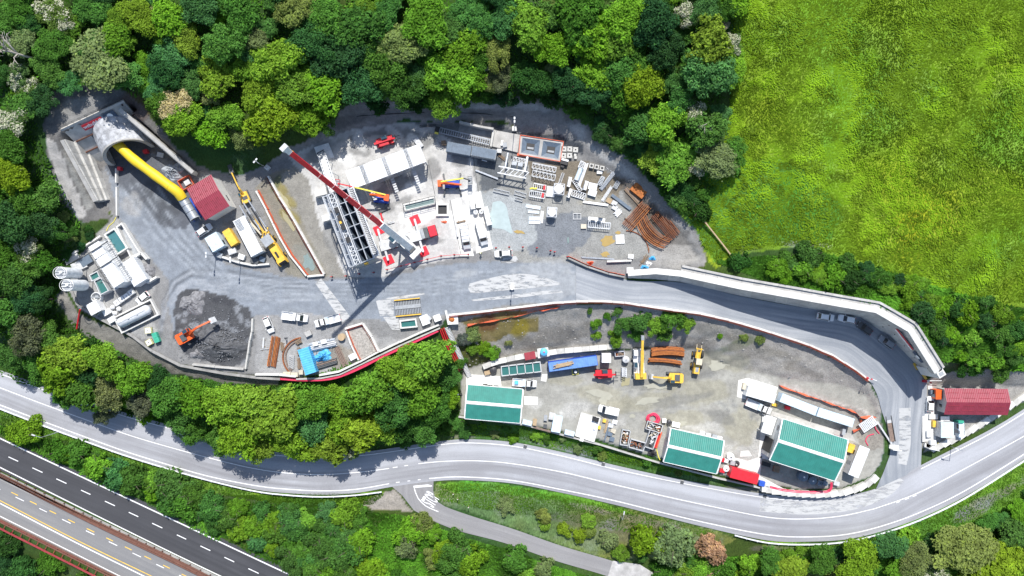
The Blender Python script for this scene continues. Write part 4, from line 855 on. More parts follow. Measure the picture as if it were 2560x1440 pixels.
def pile(label,a,b,wpx,z,n,layers,mat,r=None,sq=None,name='pipe_stack',cat='pipes',part='pipe',curve=0,stakes=False,jit=.15,z0=.1):
 """lengths lying side by side from a to b"""
 m,rz,L=axis(a,b,z,z+.4); W=mpx(wpx,z); t=thing(name,label,cat,m,rz); g=random.Random(int(a[0]*13+a[1])); st=W/n; rr=r or st*.46
 for ly in range(layers):
  for k in range(n-ly):
   y=-W/2+st*(k+.5+ly*.5); zz=z0+rr+ly*rr*1.75; dx=g.uniform(-jit,jit); x0,x1=-L/2+dx,L/2+dx
   if curve:pts=[(x0+(x1-x0)*i/8,y+curve*(1-((i-4)/4)**2),zz)for i in range(9)]
   else:pts=[(x0,y+g.uniform(-.03,.03),zz),(x1,y+g.uniform(-.03,.03),zz)]
   mb=MB()
   if sq:
    for p,q in zip(pts[:-1],pts[1:]):mb.bar(p,q,sq[0],.03); mb.bar(p,q,.03,sq[1]); mb.bar(tuple(Vector(p)+Vector((0,0,sq[1]/2))),tuple(Vector(q)+Vector((0,0,sq[1]/2))),sq[0],.03)
   else:mb.tube(pts,rr,8)
   mb.build(part,mat if isinstance(mat,str)else g.choice(mat),t,not sq)
 for f in(-.32,.3):MB().box(L*f,0,0,.15,W+.5,z0).build('bearer','old_wood',t)
 if stakes:
  for f in(-.3,.3):
   for s in(-1,1):MB().box(L*f,s*(W/2+.08),0,.1,.1,rr*2*layers+.5).build('stake','galvanised',t)
 return t
def truss(mb,p,q,w_,h,n=8,t=.07):
 """lattice girder into a mesh builder: four chords and zigzag lacing"""
 p,q=Vector(p),Vector(q); d=(q-p).normalized(); s=Vector((-d.y,d.x,0)).normalized()*w_/2; u=Vector((0,0,h))
 A=[p+s,p-s,p+s+u,p-s+u]; B=[q+s,q-s,q+s+u,q-s+u]
 for a,b in zip(A,B):mb.bar(a,b,t)
 for k in range(n):
  f0,f1=k/n,(k+1)/n
  for i,j in((0,2),(1,3),(2,3),(0,1)):
   a0,b1=A[i].lerp(B[i],f0),A[j].lerp(B[j],f1); mb.bar(a0,b1,t*.7); mb.bar(A[i].lerp(B[i],f0),A[j].lerp(B[j],f0),t*.7)
 return mb
def truss_thing(label,a,b,wpx,z,h,n=8,mat='white_metal',t_=.09,cat='steel frame',z0=0.1,rungs=False,name='lattice_girder'):
 m,rz,L=axis(a,b,z,z+h); W=mpx(wpx,z); t=thing(name,label,cat,m,rz)
 for i,(y,zz)in enumerate(((W/2,z0),(-W/2,z0),(W/2,z0+h),(-W/2,z0+h))):MB().bar((-L/2,y,zz),(L/2,y,zz),t_).build('chord',mat,t)
 mb=MB()
 for k in range(n+1):
  x=-L/2+L*k/n; mb.bar((x,-W/2,z0+h),(x,W/2,z0+h),t_*.8); mb.bar((x,-W/2,z0),(x,W/2,z0),t_*.8)
  for s in(-1,1):mb.bar((x,s*W/2,z0),(x,s*W/2,z0+h),t_*.8)
  if k<n and not rungs:
   x1=x+L/n; mb.bar((x,-W/2,z0+h),(x1,W/2,z0+h),t_*.7)
   for s in(-1,1):mb.bar((x,s*W/2,z0),(x1,s*W/2,z0+h),t_*.7)
 mb.build('lacing',mat,t); return t
def mound(label,cx,cy,rx,ry,h,mat,z=0,ang=0,name='heap',cat='heap',n=26,rough_=.25):
 p=U(cx,cy,z); rr=random.Random(int(cx+cy*3)); rx,ry=mpx(rx,z),mpx(ry,z); vs,fs=[],[]; m=8
 for j in range(m+1):
  f=j/m
  for k in range(n):
   a=2*math.pi*k/n; q=1+.18*math.sin(3*a+cx)+.1*math.sin(7*a); e=f*q; vs.append((rx*e*math.cos(a),ry*e*math.sin(a),h*(1-f**1.3)+rr.uniform(-1,1)*h*rough_*(1-f)*.6-(.12 if j==m else 0)))
 for j in range(m):
  for k in range(n):fs.append((j*n+k,(j+1)*n+k,(j+1)*n+(k+1)%n,j*n+(k+1)%n))
 o=MB().add(vs,fs).build(name,mat,None,False); o.location=p; o.rotation_euler=(0,0,R(ang)); return tag(o,label,cat)
def hose(label,pts,r,mat,z=0,name='hose',cat='hose'):
 pl=catmull([tuple(U(p[0],p[1],p[2]if len(p)>2 else z+r))for p in pts],.7); return tag(MB().tube([Vector(q)for q in pl],r,7).build(name,mat,None,True),label,cat)
def lamp(label,px,py,z,h,head=(0,0),block=True,arm=0.0,rz=0.0,mat='galvanised',name='light_pole'):
 p=U(px,py,z); t=thing(name,label,'lamp',p,rz)
 if block:MB().box(0,0,0,1.15,1.15,.8).build('base_block','pale_concrete',t)
 MB().cyl((0,0,.8 if block else 0),(0,0,h),.09,.06,8).build('pole',mat,t)
 if arm:MB().bar((0,0,h),(arm,0,h+.2),.08).build('arm',mat,t)
 for s in(-1,1):MB().box(arm,s*.4,h+(.15 if arm else 0),.35,.55,.16).build('lamp_head','white_metal',t)
 return t
# big red mobile crane
def crane():
 m,rz,L=axis((945,618),(1092,575),0,1.3)
 t=thing('mobile_crane','large red telescopic mobile crane on outriggers with its long red boom raised','crane',m,rz)
 c,s=math.cos(-rz),math.sin(-rz)
 def loc(v):v=Vector(v)-m; return Vector((v.x*c-v.y*s,v.x*s+v.y*c,v.z))
 h=L/2
 MB().box(-.6,0,.75,L-2.2,2.5,.75).build('carrier_deck','light_grey',t)
 mb=MB().box(h-1.0,0,.7,2.0,2.7,2.0,0,(.9,.94)); cab=mb.build('driver_cab','crane_red',t)
 MB().box(h-.02,0,1.5,.1,2.4,.8).build('windshield','window_glass',cab); MB().box(h-2.6,0,1.5,1.0,2.5,.8).build('engine_deck','dark_steel',t); MB().box(h-3.6,0,1.5,.8,2.3,.5).build('grating','grey_paint',t)
 wheels(t,(h-1.6,h-3.4,h-7,-h+4.2,-h+2.5),1.15,.62,.42,'crane_red')
 for px,py in((1038,550),(947,575),(1059,629),(972,650)):
  q=loc(U(px,py,0)); ox=max(-h+1,min(h-3,q.x)); sy=1 if q.y>0 else-1
  MB().bar((ox,sy*.6,1.05),(q.x,q.y,1.0),.5,.42).build('outrigger_beam','light_grey',t); MB().cyl((q.x,q.y,.16),(q.x,q.y,1.25),.22,n=10).build('outrigger_jack','silver',t); MB().box(q.x,q.y,.02,2.25,2.25,.16,R(8)).build('outrigger_pad','crane_red',t)
 P0,P1=U(1024,618,3.2),U(711,370,47.5)
 d=(P1-P0).normalized(); hd=Vector((d.x,d.y,0)).normalized(); sd=Vector((-hd.y,hd.x,0))
 piv=loc(P0+hd*2.2); MB().cyl((piv.x,piv.y,1.5),(piv.x,piv.y,1.95),1.5,n=20).build('slew_ring','dark_steel',t)
 def wb(name,a,b,w_,hh,mat):
  o=MB().bar(loc(a),loc(b),w_,hh).build(name,mat,t); return o
 base=P0-hd*1.6; z=Vector((0,0,1))
 wb('turntable',Vector((base.x,base.y,2.3)),Vector((P0.x,P0.y,2.3))+hd*3.6,2.5,.8,'light_grey')
 for k in(-1,0,1):wb('counterweight',Vector((base.x,base.y,2.6))-hd*.5+sd*k*1.06-sd*.5,Vector((base.x,base.y,2.6))-hd*.5+sd*k*1.06+sd*.5,1.3,1.5,'white_paint')
 wb('crane_cab',Vector((P0.x,P0.y,2.9))+hd*3.4+sd*1.6,Vector((P0.x,P0.y,2.9))+hd*5.2+sd*1.6,1.0,1.7,'white_paint'); wb('cab_glass',Vector((P0.x,P0.y,3.0))+hd*3.7+sd*1.6,Vector((P0.x,P0.y,3.0))+hd*5.26+sd*1.6,.9,1.62,'tinted_glass')
 wb('winch',Vector((P0.x,P0.y,3.2))-hd*.9-sd*.8,Vector((P0.x,P0.y,3.2))-hd*.9+sd*.8,.9,.9,'dark_steel')
 MB().cyl(loc(Vector((P0.x,P0.y,2.4))+hd*3.4),loc(P0+(P1-P0)*.16),.24,n=10).build('lift_cylinder','silver',t)
 def tpx(px):
  lo,hi=0.0,1.0
  for _ in range(40):
   f=(lo+hi)/2; q=P0+(P1-P0)*f; x=1280+q.x*K/(H-q.z)
   if x>px:lo=f
   else:hi=f
  return lo
 st=[0.0]+[tpx(x)for x in(950,922,895,864,830,796,724)]+[1.0]; wd=[1.5,1.15,1.1,1.05,1.0,.95,.9,.85]
 for i in range(len(st)-1):
  a,b=P0+(P1-P0)*st[i],P0+(P1-P0)*st[i+1]; last=i==len(st)-2
  wb('boom_base' if i==0 else('boom_head' if last else 'boom_section'),a,b,wd[i]*(1.15 if last else 1),wd[i]*1.1,'white_paint' if i==0 or last else 'crane_red')
  if 0<i<len(st)-1:wb('boom_collar',a-d*.09,a+d*.09,wd[i]*1.06,wd[i]*1.15,'white_paint')
 wb('sheave',P1+sd*.7,P1-sd*.7,.9,.9,'light_grey'); MB().bar(loc(P1+hd*.4-z*.2),loc(P1+hd*.4-z*5),.06).build('hoist_rope','dark_steel',t)
 q=loc(P1+hd*.4-z*5.6); MB().box(q.x,q.y,q.z,.5,.4,.8).build('hook_block','yellow_paint',t)
crane()
def excavator(label,px,py,z,rz,sc,paint,boom,trot=0,name='excavator',dark='dark_steel',bk='light_grey'):
 """boom: elbow (x,z), wrist (x,z), tip (x,z)"""
 t=thing(name,label,'excavator',U(px,py,z),R(rz)); t.scale=(sc,sc,sc)
 ct,s_=math.cos(R(trot)),math.sin(R(trot))
 for s in(-1,1):
  prof=[(-2.0,.2),(-1.7,.02),(1.7,.02),(2.0,.2),(2.0,.7),(1.7,.9),(-1.7,.9),(-2.0,.7)]
  o=MB().side(prof,s*1.25-.28,s*1.25+.28).build('track',dark,t); o.rotation_euler=(0,0,R(trot))
 MB().box(0,0,.4,2.2,2.0,.55,R(trot)).build('undercarriage',dark,t); MB().cyl((0,0,.9),(0,0,1.1),.8,n=14).build('slew_ring',dark,t)
 MB().prism([(-2.2,-1.1),(-1.9,-1.35),(1.3,-1.35),(1.5,-.3),(1.5,.3),(1.3,1.35),(-1.9,1.35),(-2.2,1.1)],1.1,1.75).build('house',paint,t)
 MB().prism([(-2.5,-1.0),(-2.2,-1.35),(-1.5,-1.35),(-1.5,1.35),(-2.2,1.35),(-2.5,1.0)],1.1,2.15).build('counterweight',paint,t)
 MB().box(-.8,-.1,1.75,1.3,1.7,.35).build('engine_cover',dark,t)
 cb=MB().box(.7,.85,1.75,1.5,.95,1.35,0,(.85,.9)).build('cab',paint,t); MB().box(.7,.85,3.08,1.2,.8,.04).build('roof_window','tinted_glass',cb); MB().box(1.42,.85,2.0,.06,.8,.9).build('windshield','window_glass',cb)
 (ex,ez),(wx,wz),(tx,tz)=boom
 MB().bar((.9,-.15,1.7),((.9+ex)*.52,-.15,(1.7+ez)*.62),.5,.65).build('boom',paint,t); MB().bar(((.9+ex)*.52-.1,-.15,(1.7+ez)*.62),(ex,-.15,ez),.45,.6).build('boom',paint,t)
 MB().bar((ex-.3,-.15,ez+.15),(wx,-.15,wz),.36,.45).build('stick',paint,t); MB().cyl((1.3,-.15,1.4),((.9+ex)*.5,-.15,(1.5+ez)*.5),.12,n=8).build('boom_cylinder','silver',t)
 mb=MB().side([(wx-.1,wz+.15),(wx+.45,wz+.1),(tx+.3,tz),(tx-.35,tz-.25),(wx-.4,wz-.45)],-.85,.55); mb.build('bucket',bk,t)
 return t
excavator('orange crawler excavator on the dark spoil heap',474,838,.5,30,1.0,'orange_paint',((4.9,4.9),(7.6,3.4),(8.3,2.2)),-75)
excavator('yellow crawler excavator below the rust beam pile, boom to the left',1682,943,-7,178,.92,'yellow_paint',((3.6,3.4),(6.0,1.8),(6.6,.8)),0)
excavator('small yellow breaker machine with long dark arm beside the red-roofed house',615,492,0,115,.72,'yellow_paint',((3.5,3.6),(8.5,3.6),(11.5,2.4)),0,'rock_breaker',bk='dark_steel')
def telehandler(label,a,b,z,boom_mat='red_paint',lift=.3,flip=1):
 m,rz,L=axis(a,b,z,z+1.6); t=thing('telehandler',label,'telehandler',m,rz,'telescopic handlers'); h=L/2
 MB().box(-.1,0,.7,L*.72,2.0,.6).build('chassis','red_paint',t); MB().box(-.4,-.75*flip,1.3,L*.42,.7,.6).build('engine_hood','red_paint',t)
 cb=MB().box(.1,.62*flip,1.25,1.5,.9,1.3,0,(.88,.9)).build('cab','dark_steel',t); MB().box(.1,.62*flip,2.55,1.2,.75,.04).build('roof_window','tinted_glass',cb)
 MB().bar((-h+.2,-.08,1.9),(h*.55,-.08,1.7+lift),.5,.5).build('boom',boom_mat,t); MB().bar((h*.5,-.08,1.7+lift),(h-.3,-.08,1.0+lift),.38,.38).build('boom_tip',boom_mat,t); MB().box(h-.2,0,.6+lift,.15,1.3,.8).build('fork_carriage','black_plastic',t)
 for s in(-1,1):MB().box(h+.4,s*.4,.55+lift,1.1,.12,.08).build('fork','dark_steel',t)
 wheels(t,(-h*.52,h*.5),.98,.58,.42,'red_paint'); return t
telehandler('red telehandler parked above the white slatted canopy',(934,361),(990,343),0)
telehandler('red telehandler beside the white tank box in the lower yard',(1482,936),(1540,934),-7,lift=1.6,flip=1)
def boom_lift(label,px,py,z,rz,pts,cols,outr=False,name='boom_lift'):
 t=thing(name,label,'boom lift',U(px,py,z),R(rz),'articulated boom lifts')
 MB().box(0,0,.45,3.6,1.7,.75).build('chassis','blue_paint',t); MB().box(.4,-.5,1.2,1.7,.5,.35).build('engine_cover','blue_paint',t)
 wheels(t,(-1.3,1.3),.95,.45,.32)
 MB().box(pts[0][0],pts[0][1],1.15,1.2,1.6,.9).build('turret','orange_paint',t)
 for i,(a,b)in enumerate(zip(pts[:-1],pts[1:])):MB().bar(a,b,.42-.05*i,.45-.05*i).build('boom',cols[i],t)
 e=pts[-1]; mb=MB().box(e[0],e[1],e[2]-.2,1.0,1.7,.1); mb.build('basket_floor','grey_paint',t); mb=MB()
 for sx in(-.5,.5):
  for sy in(-.85,.85):mb.bar((e[0]+sx,e[1]+sy,e[2]-.2),(e[0]+sx,e[1]+sy,e[2]+.9),.06)
 for zz in(.4,.9):
  mb.bar((e[0]-.5,e[1]-.85,e[2]+zz),(e[0]+.5,e[1]-.85,e[2]+zz),.06); mb.bar((e[0]-.5,e[1]+.85,e[2]+zz),(e[0]+.5,e[1]+.85,e[2]+zz),.06); mb.bar((e[0]-.5,e[1]-.85,e[2]+zz),(e[0]-.5,e[1]+.85,e[2]+zz),.06); mb.bar((e[0]+.5,e[1]-.85,e[2]+zz),(e[0]+.5,e[1]+.85,e[2]+zz),.06)
 mb.build('basket_rail','red_paint' if not outr else 'dark_steel',t)
 if outr:
  for sx in(-1,1):
   for sy in(-1,1):MB().bar((sx*1.6,sy*.5,.9),(sx*2.1,sy*2.6,.45),.28).build('outrigger','dark_steel',t); MB().cyl((sx*2.1,sy*2.6,0),(sx*2.1,sy*2.6,.5),.25,n=8).build('foot','dark_steel',t)
 return t
boom_lift('blue and orange boom lift with yellow arm reaching under the crane boom',955,500,0,-6,[(1.4,.5,1.8),(-2.6,.8,2.4),(1.6,.9,4.2),(-5.6,1.7,6.2),(-9.8,2.2,6.0)],['orange_paint','orange_paint','lime_yellow','red_paint'])
boom_lift('blue boom lift folded on four black outriggers left of the vans',1131,462,0,2,[(-2.9,.2,1.8),(2.4,-.4,2.2),(-2.6,.4,2.9),(3.0,1.0,3.3),(4.6,.6,2.2)],['orange_paint','orange_paint','lime_yellow','dark_steel'],True)
def jumbo():
 a,b=(706,656),(614,510); m,rz,L=axis(a,b,0,2); t=thing('drill_jumbo','long yellow three-boom tunnel drilling rig parked beside the brown basin','drill rig',m,rz); h=L/2
 MB().box(-h+2.6,0,.8,5.0,2.3,1.3,0,(.95,.85)).build('rear_body','yellow_paint',t); MB().box(-h+2.3,.1,2.1,1.6,.5,.15).build('engine_grille','black_plastic',t)
 rl=MB().cyl((-h+.4,-1.0,1.3),(-h+.4,1.0,1.3),.75,n=16).build('hose_reel','black_plastic',t)
 for s in(-1,1):MB().cyl((-h+.4,s*1.0,1.3),(-h+.4,s*1.12,1.3),1.0,n=18).build('reel_flange','yellow_paint',rl)
 MB().box(-h+7.0,0,.7,4.0,2.0,.7).build('front_chassis','yellow_paint',t); wheels(t,(-h+1.8,-h+6.6),1.2,.62,.45,'yellow_paint')
 MB().box(-h+6.3,0,3.1,2.5,2.5,.12,R(4)).build('canopy','grey_paint',t); mb=MB()
 for sx in(-1,1):
  for sy in(-1,1):mb.bar((-h+6.3+sx*1.1,sy*1.05,1.3),(-h+6.3+sx*1.1,sy*1.05,3.1),.1)
 mb.build('canopy_post','dark_steel',t)
 g=random.Random(4)
 for k in range(10):MB().box(-h+8.3+g.uniform(-.9,1.2),g.uniform(-1.2,1.2),.9+g.uniform(0,.8),g.uniform(.3,.8),g.uniform(.2,.5),.4,g.uniform(0,3)).build('boom_bracket',g.choice(['yellow_paint','brown_pipe','dark_steel']),t)
 for y0,y1,zz in((-.8,-1.3,2.1),(0,.1,2.5),(.8,1.5,2.1)):
  bm=MB().bar((-h+8.6,y0,1.6),(h-3.6,y1,zz),.42,.42).build('drill_boom','cream' if y0 else 'yellow_paint',t); MB().bar((-h+9.5,y1*1.05,zz+.35),(h+.4,y1*.9,zz+.15),.26,.3).build('feed_beam','steel_beam',t); MB().cyl((h-4.6,y1,zz+.3),(h-3.0,y1,zz+.3),.28,n=8).build('rock_drill','dark_steel',t)
  MB().cyl((-h+8.8,y0,1.1),(h-6.0,y1,zz-.2),.12,n=6).build('boom_cylinder','silver',t)
jumbo()
def truck_crane():
 m,rz,L=axis((1597,946),(1594,872),-7,-6); t=thing('truck_crane','yellow truck crane with white carrier in the lower yard, boom pointing at the bank','crane',m,rz); h=L/2
 MB().box(0,0,.7,L,2.5,.7).build('carrier_deck','white_paint',t); wheels(t,(-h+1.2,-h+2.8,h-1.6),1.1,.55,.38)
 cb=MB().box(h-.9,.7,1.4,1.7,1.1,1.2,0,(.85,.9)).build('driver_cab','white_paint',t); MB().box(h-.06,.7,1.8,.08,.9,.6).build('windshield','window_glass',cb); MB().box(h-.9,-.6,1.4,1.5,1.2,.5).build('deck_box','light_grey',t)
 MB().box(-h+.7,-.3,1.5,1.6,2.9,1.1,0,(.9,.95)).build('counterweight','yellow_paint',t); MB().box(-h+2.6,-.5,1.4,3.0,1.6,.7).build('superstructure','white_paint',t)
 c2=MB().box(-h+3.6,.9,1.4,1.7,.95,1.5,0,(.85,.9)).build('crane_cab','grey_paint',t); MB().box(-h+3.7,.9,2.9,1.2,.75,.04).build('roof_window','tinted_glass',c2)
 MB().bar((-h+.6,-.45,2.7),(h-.4,-.55,4.3),.75,.85).build('boom_section','yellow_paint',t); MB().bar((h-.5,-.55,4.3),(h+2.6,-.6,4.95),.58,.66).build('boom_section','yellow_paint',t); MB().bar((h+2.6,-.6,4.95),(h+3.7,-.62,5.15),.75,.8).build('boom_head','grey_paint',t); MB().cyl((-h+3.0,-.5,1.9),(h-2.5,-.55,3.4),.18,n=8).build('lift_cylinder','silver',t)
 for sx in(-h+.8,h-2.6):
  for s in(-1,1):MB().box(sx,s*1.45,.1,.4,.5,.9).build('outrigger','dark_steel',t)
truck_crane()
def loader():
 m,rz,L=axis((1740,936),(1748,872),-7,-5.5); t=thing('wheel_loader','yellow wheel loader with raised fork arms right of the rust beam pile','loader',m,rz); h=L/2
 MB().box(-h+1.5,0,.9,2.8,1.7,.95,0,(.95,.8)).build('engine_hood','yellow_paint',t); MB().box(-h+1.3,0,1.85,1.3,.8,.06).build('hood_grille','grey_paint',t)
 cb=MB().box(.1,0,1.0,1.6,1.5,1.9,0,(.9,.9)).build('cab','tinted_glass',t); MB().box(.1,0,2.88,1.6,1.5,.1).build('cab_roof','cream',cb)
 MB().box(1.6,0,.7,1.6,1.3,.6).build('front_frame','yellow_paint',t); wheels(t,(-1.1,1.75),1.15,.75,.55,'yellow_paint')
 for s in(-1,1):MB().bar((1.2,s*.45,1.3),(h+.2,s*.5,1.7),.22,.35).build('lift_arm','yellow_paint',t); MB().box(h+.6,s*.62,1.2,1.4,.14,.1).build('fork','cream',t)
 MB().box(h-.05,0,1.2,.2,1.7,.7).build('fork_carriage','yellow_paint',t)
loader()
# cars, vans, pickups
car('silver hatchback parked below the red-roofed house by the fan duct',(492,587),(527,563),0,'silver')
car('small white car parked beside the horizontal silver tank',(370,733),(341,757),0)
car('small white car parked above the rust rail stack, nose down',(663,793),(679,832),0)
car('white estate car standing on the road edge by the marker posts',(1281,632),(1236,635),0,'white_paint',kind_='suv')
car('white estate car, leftmost of four parked under the retaining wall',(2043,789),(2087,796),-3.1,'car_white',kind_='suv',zf=.3)
car('white hatchback, second of four parked under the retaining wall',(2140,802),(2096,793),-3.45,'car_white',zf=-.3)
car('dark grey hatchback, third of four parked under the retaining wall',(2180,833),(2145,808),-3.95,'dark_grey_car',zf=-.3)
car('mid grey saloon, last of four parked under the retaining wall',(2236,868),(2199,843),-4.55,'grey_car',zf=-.35)
car('white hatchback parked in front of the long red shed',(2325,1030),(2327,991),-6.35)
van('white van with roof bars, left of two parked side by side',(1158,559),(1168,622),0,rack=True)
van('plain white van, right of two parked side by side',(1196,551),(1212,612),0)
van('short white van parked alone in the middle of the lower yard',(1547,1032),(1497,1021),-7,ht=1.85)
pickup('white pickup with coils in its bed, left of two facing away',(704,788),(769,797),0,'white')
pickup('white pickup with empty pale bed beside the white road stripe',(850,793),(786,811),0,'box')
pickup('white dropside pickup with a blue box beside the green settling tank',(1281,955),(1342,960),-7,'box')
pickup('white pickup with grey bed beside the row of pale cabins',(1866,1004),(1929,1030),-7,'box')
p=U(1291,956,-6); tag(MB().box(0,0,0,.9,.8,.55).box(0,0,.55,.95,.85,.06).build('tool_chest','sky_blue'),'bright blue box in the bed of the white pickup','box').location=(p.x,p.y,-6.17)
for(px,py),r_ in(((728,784),.5),((738,786),.36)):
 q=U(px,py,1); o=tag(MB().tube([Vector((r_*math.cos(a),r_*math.sin(a),.06))for a in np.linspace(0,6.0,16)],.06,6).build('cable_coil','grey_paint'),'larger grey cable coil in the white pickup bed' if r_>.4 else 'smaller grey cable coil in the white pickup bed','coil'); o.location=(q.x,q.y,.84)
# sheds and halls
gable('left green-roofed shed with white ridge at the end of the red pipe stairs',(1168,962),(1306,973),(1302,1058),(1162,1046),-7,4.6,5.6,windows=[('n',-2,1.2,1.2,.9),('n',2.5,1.2,1.2,.9)],door_end=1)
gable('middle green-roofed shed with white ridge beside the skips',(1676,1071),(1808,1101),(1793,1185),(1659,1154),-7,4.6,5.7,windows=[(-1,1.0,1.8,.9,.8)],door_end=None)
big=gable('large green-roofed hall with tall white front and dark gateway',(1956,1048),(2118,1098),(2089,1204),(1924,1149),-7,6.8,8.2,windows=[(-1,2.8,4.6,1.2,.9)],door_end=None)
MB().box(-8.55,-2.2,0,.12,3.6,5.2).build('gateway','black_plastic',big); MB().box(-9.9,2.6,3.0,2.8,4.6,.2).build('porch_roof','white_paint',big)
for y in(.6,4.6):MB().box(-11.1,y,0,.2,.2,3.0).build('porch_post','white_paint',big)
MB().box(9.0,0,0,1.3,10.5,1.8).build('lean_to','maroon',big)
gable('long red-roofed shed on the right beside the road',(2358,971),(2518,972),(2520,1038),(2362,1036),-6.4,3.6,4.7,'red_roof','wall_grey',None,windows=[(-1,-1.4,1.2,.8,1.0)],bands=True,pitch=.45)
rh=gable('red-roofed pale house below the yellow ventilation duct',(467,472),(528,436),(574,515),(513,551),0,5.4,6.3,'red_roof','wall_white',None,windows=[(1,-1.5,2.0,1.6,.6)],bands=True,pitch=.45)
o_=container('white shed extension with orange panels in front of the long red shed',(2347,975),(2347,998),14,-6.4,2.6,'orange_paint',False,cat='cabin',name='site_cabin')
def canopy():
 m,rz,L=axis((871,451),(1057,382),0,5.0); W=mpx(48,5); t=thing('aggregate_canopy','long white sheet-roofed steel canopy split by three dark lattice gaps','canopy',m,rz); h=L/2
 cuts=[(-1,-.62),(-.53,-.03),(.06,.56),(.65,1.0)]
 for a,b in cuts:corr(MB(),a*h,b*h,-W/2,5.0,W/2,5.0,.6,.05).build('roof_panel','white_metal',t)
 for x in(-.575,.015,.605):
  mb=MB(); truss(mb,(x*h-.25,-W/2,4.6),(x*h-.25,W/2,4.6),.35,.4,7,.08); truss(mb,(x*h+.35,-W/2,4.6),(x*h+.35,W/2,4.6),.35,.4,7,.08); mb.build('lattice_frame','galvanised',t)
  for k in range(6):MB().box(x*h+.05,-W/2-.6-k*.62,2.4,.9,.45,.08).build('walkway_plate','light_grey',t)
 for x in np.linspace(-.98,.98,6):
  for s in(-1,1):MB().box(x*h,s*(W/2-.12),0,.22,.22,4.95).build('column','steel_beam',t)
 for k in range(5):
  for s in(-1,1):MB().bar((-h,s*(W/2+.02),1.3+k*.8),(h,s*(W/2+.02),1.3+k*.8),.1,.22).build('side_rail','galvanised' if s<0 else 'steel_beam',t)
 for x in np.linspace(-.9,.9,4):MB().box(x*h,0,0,.3,W-.6,2.2).build('bay_wall','concrete',t)
canopy()
def plant():
 m,rz,L=axis((838,481),(905,656),0,10); W=mpx(63,10); t=thing('bin_plant','tall grey steel bin tower with open dark hoppers under the crane boom','plant',m,rz); h=L/2
 for x in np.linspace(-h,h,6):
  for y in(-W/2,0,W/2):MB().box(x,y,0,.28,.28,9.8).build('column','steel_beam',t)
 n=6
 for k in range(n):
  x0=-h+L*k/n
  for y in(W*.02,W*.26):
   mb=MB(); cx,cy,lx,ly=x0+L/n/2,y+W*.1,L/n-.25,W*.2
   o,i=[(cx+sx*lx/2,cy+sy*ly/2)for sx,sy in((-1,-1),(1,-1),(1,1),(-1,1))],[(cx+sx*lx*.25,cy+sy*ly*.25)for sx,sy in((-1,-1),(1,-1),(1,1),(-1,1))]
   mb.add([(*q,9.7)for q in o]+[(*q,8.2)for q in o]+[(*q,5.6)for q in i],[(a,(a+1)%4,4+(a+1)%4,4+a)for a in range(4)]+[(4+a,4+(a+1)%4,8+(a+1)%4,8+a)for a in range(4)]+[(8,9,10,11)]); mb.build('hopper','slate_blue',t)
 for y in(-W/2,-W*.36,-W*.3,-W*.02,W*.24,W/2):MB().bar((-h-.2,y,9.9),(h+.2,y,9.9),.22,.3).build('top_beam','galvanised',t)
 for x in np.linspace(-h,h,n+1):MB().bar((x,-W/2,9.85),(x,W/2,9.85),.18,.24).build('cross_beam','galvanised',t)
 mb=MB(); truss(mb,(-h,-W*.18,9.9),(h,-W*.18,9.9),W*.2,.5,16,.09); mb.build('walkway_truss','white_metal',t)
 for z_ in(3,5,7):MB().bar((-h,-W/2-.3,z_),(h,-W/2-.3,z_),.22).build('side_pipe','galvanised',t)
 for s in(-1,1):MB().box(s*(h+.1),0,3.2 if s<0 else.5,.12,W-.1,6.4 if s<0 else 8.6).build('end_panel','grey_paint',t)
 for x in(-h+4.2,-h+6.2,-h+8.4,h-6):MB().box(x,-W*.17,10.4,1.3,.9,.7).build('drive_unit','black_plastic',t)
 MB().box(-h+7.2,-W*.2,10.4,.6,.5,.6).build('gearbox','yellow_paint',t); MB().box(h+.5,W*.1,8.2,.5,.9,.8).build('end_drive','yellow_paint',t)
 MB().box(0,W/2+.75,9.2,L*.98,1.2,.2).build('belt','light_grey',t); mb=MB()
 for k in range(38):
  x=-h*.95+k*L*.95/38; mb.bar((x,W/2+.22,9.46),(x+.22,W/2+.75,9.46),.14,.08); mb.bar((x+.22,W/2+.75,9.46),(x,W/2+1.28,9.46),.14,.08)
 mb.build('belt_cleats','dark_steel',t)
 for s in(.1,1.4):MB().bar((-h,W/2+s,9.5),(h,W/2+s,9.5),.1,.3).build('belt_rail','white_metal',t)
 mb=MB()
 for sx in np.arange(-h,h+.1,L/10):
  for y in(-W/2-.1,W/2+1.5):mb.bar((sx,y,10),(sx,y,11),.06)
 for y in(-W/2-.1,W/2+1.5):
  for z_ in(10.5,11):mb.bar((-h,y,z_),(h,y,z_),.06)
 mb.build('handrail','white_metal',t)
plant()
def conveyor(label,a,b,za,zb,w_,name='conveyor',belt='light_grey',mat='white_metal',legs=3):
 p,q=U(*a,za),U(*b,zb); t=thing(name,label,'conveyor',(p.x,p.y,0)); o=Vector((p.x,p.y,0)); p,q=p-o,q-o
 d=(q-p).normalized(); s=Vector((-d.y,d.x,0)).normalized()*w_/2
 MB().bar(p+Vector((0,0,.3)),q+Vector((0,0,.3)),w_*.7,.08).build('belt',belt,t); mb=MB(); truss(mb,p-Vector((0,0,.5)),q-Vector((0,0,.5)),w_,.8,max(4,int((q-p).length/1.2)),.09); mb.build('truss',mat,t)
 for e in(p,q):MB().cyl(e+s,e-s,.35,n=12).build('drum','dark_steel',t)
 for k in range(1,legs+1):
  c=p.lerp(q,k/(legs+.6))
  for sg_ in(-1,1):MB().bar(c+s*sg_,Vector((c.x,c.y,0))+s*sg_*1.3,.14).build('leg',mat,t)
 return t
conveyor('inclined pale belt conveyor rising to the bin tower',(802,381),(836,482),.9,9.9,1.9)
MB_=MB
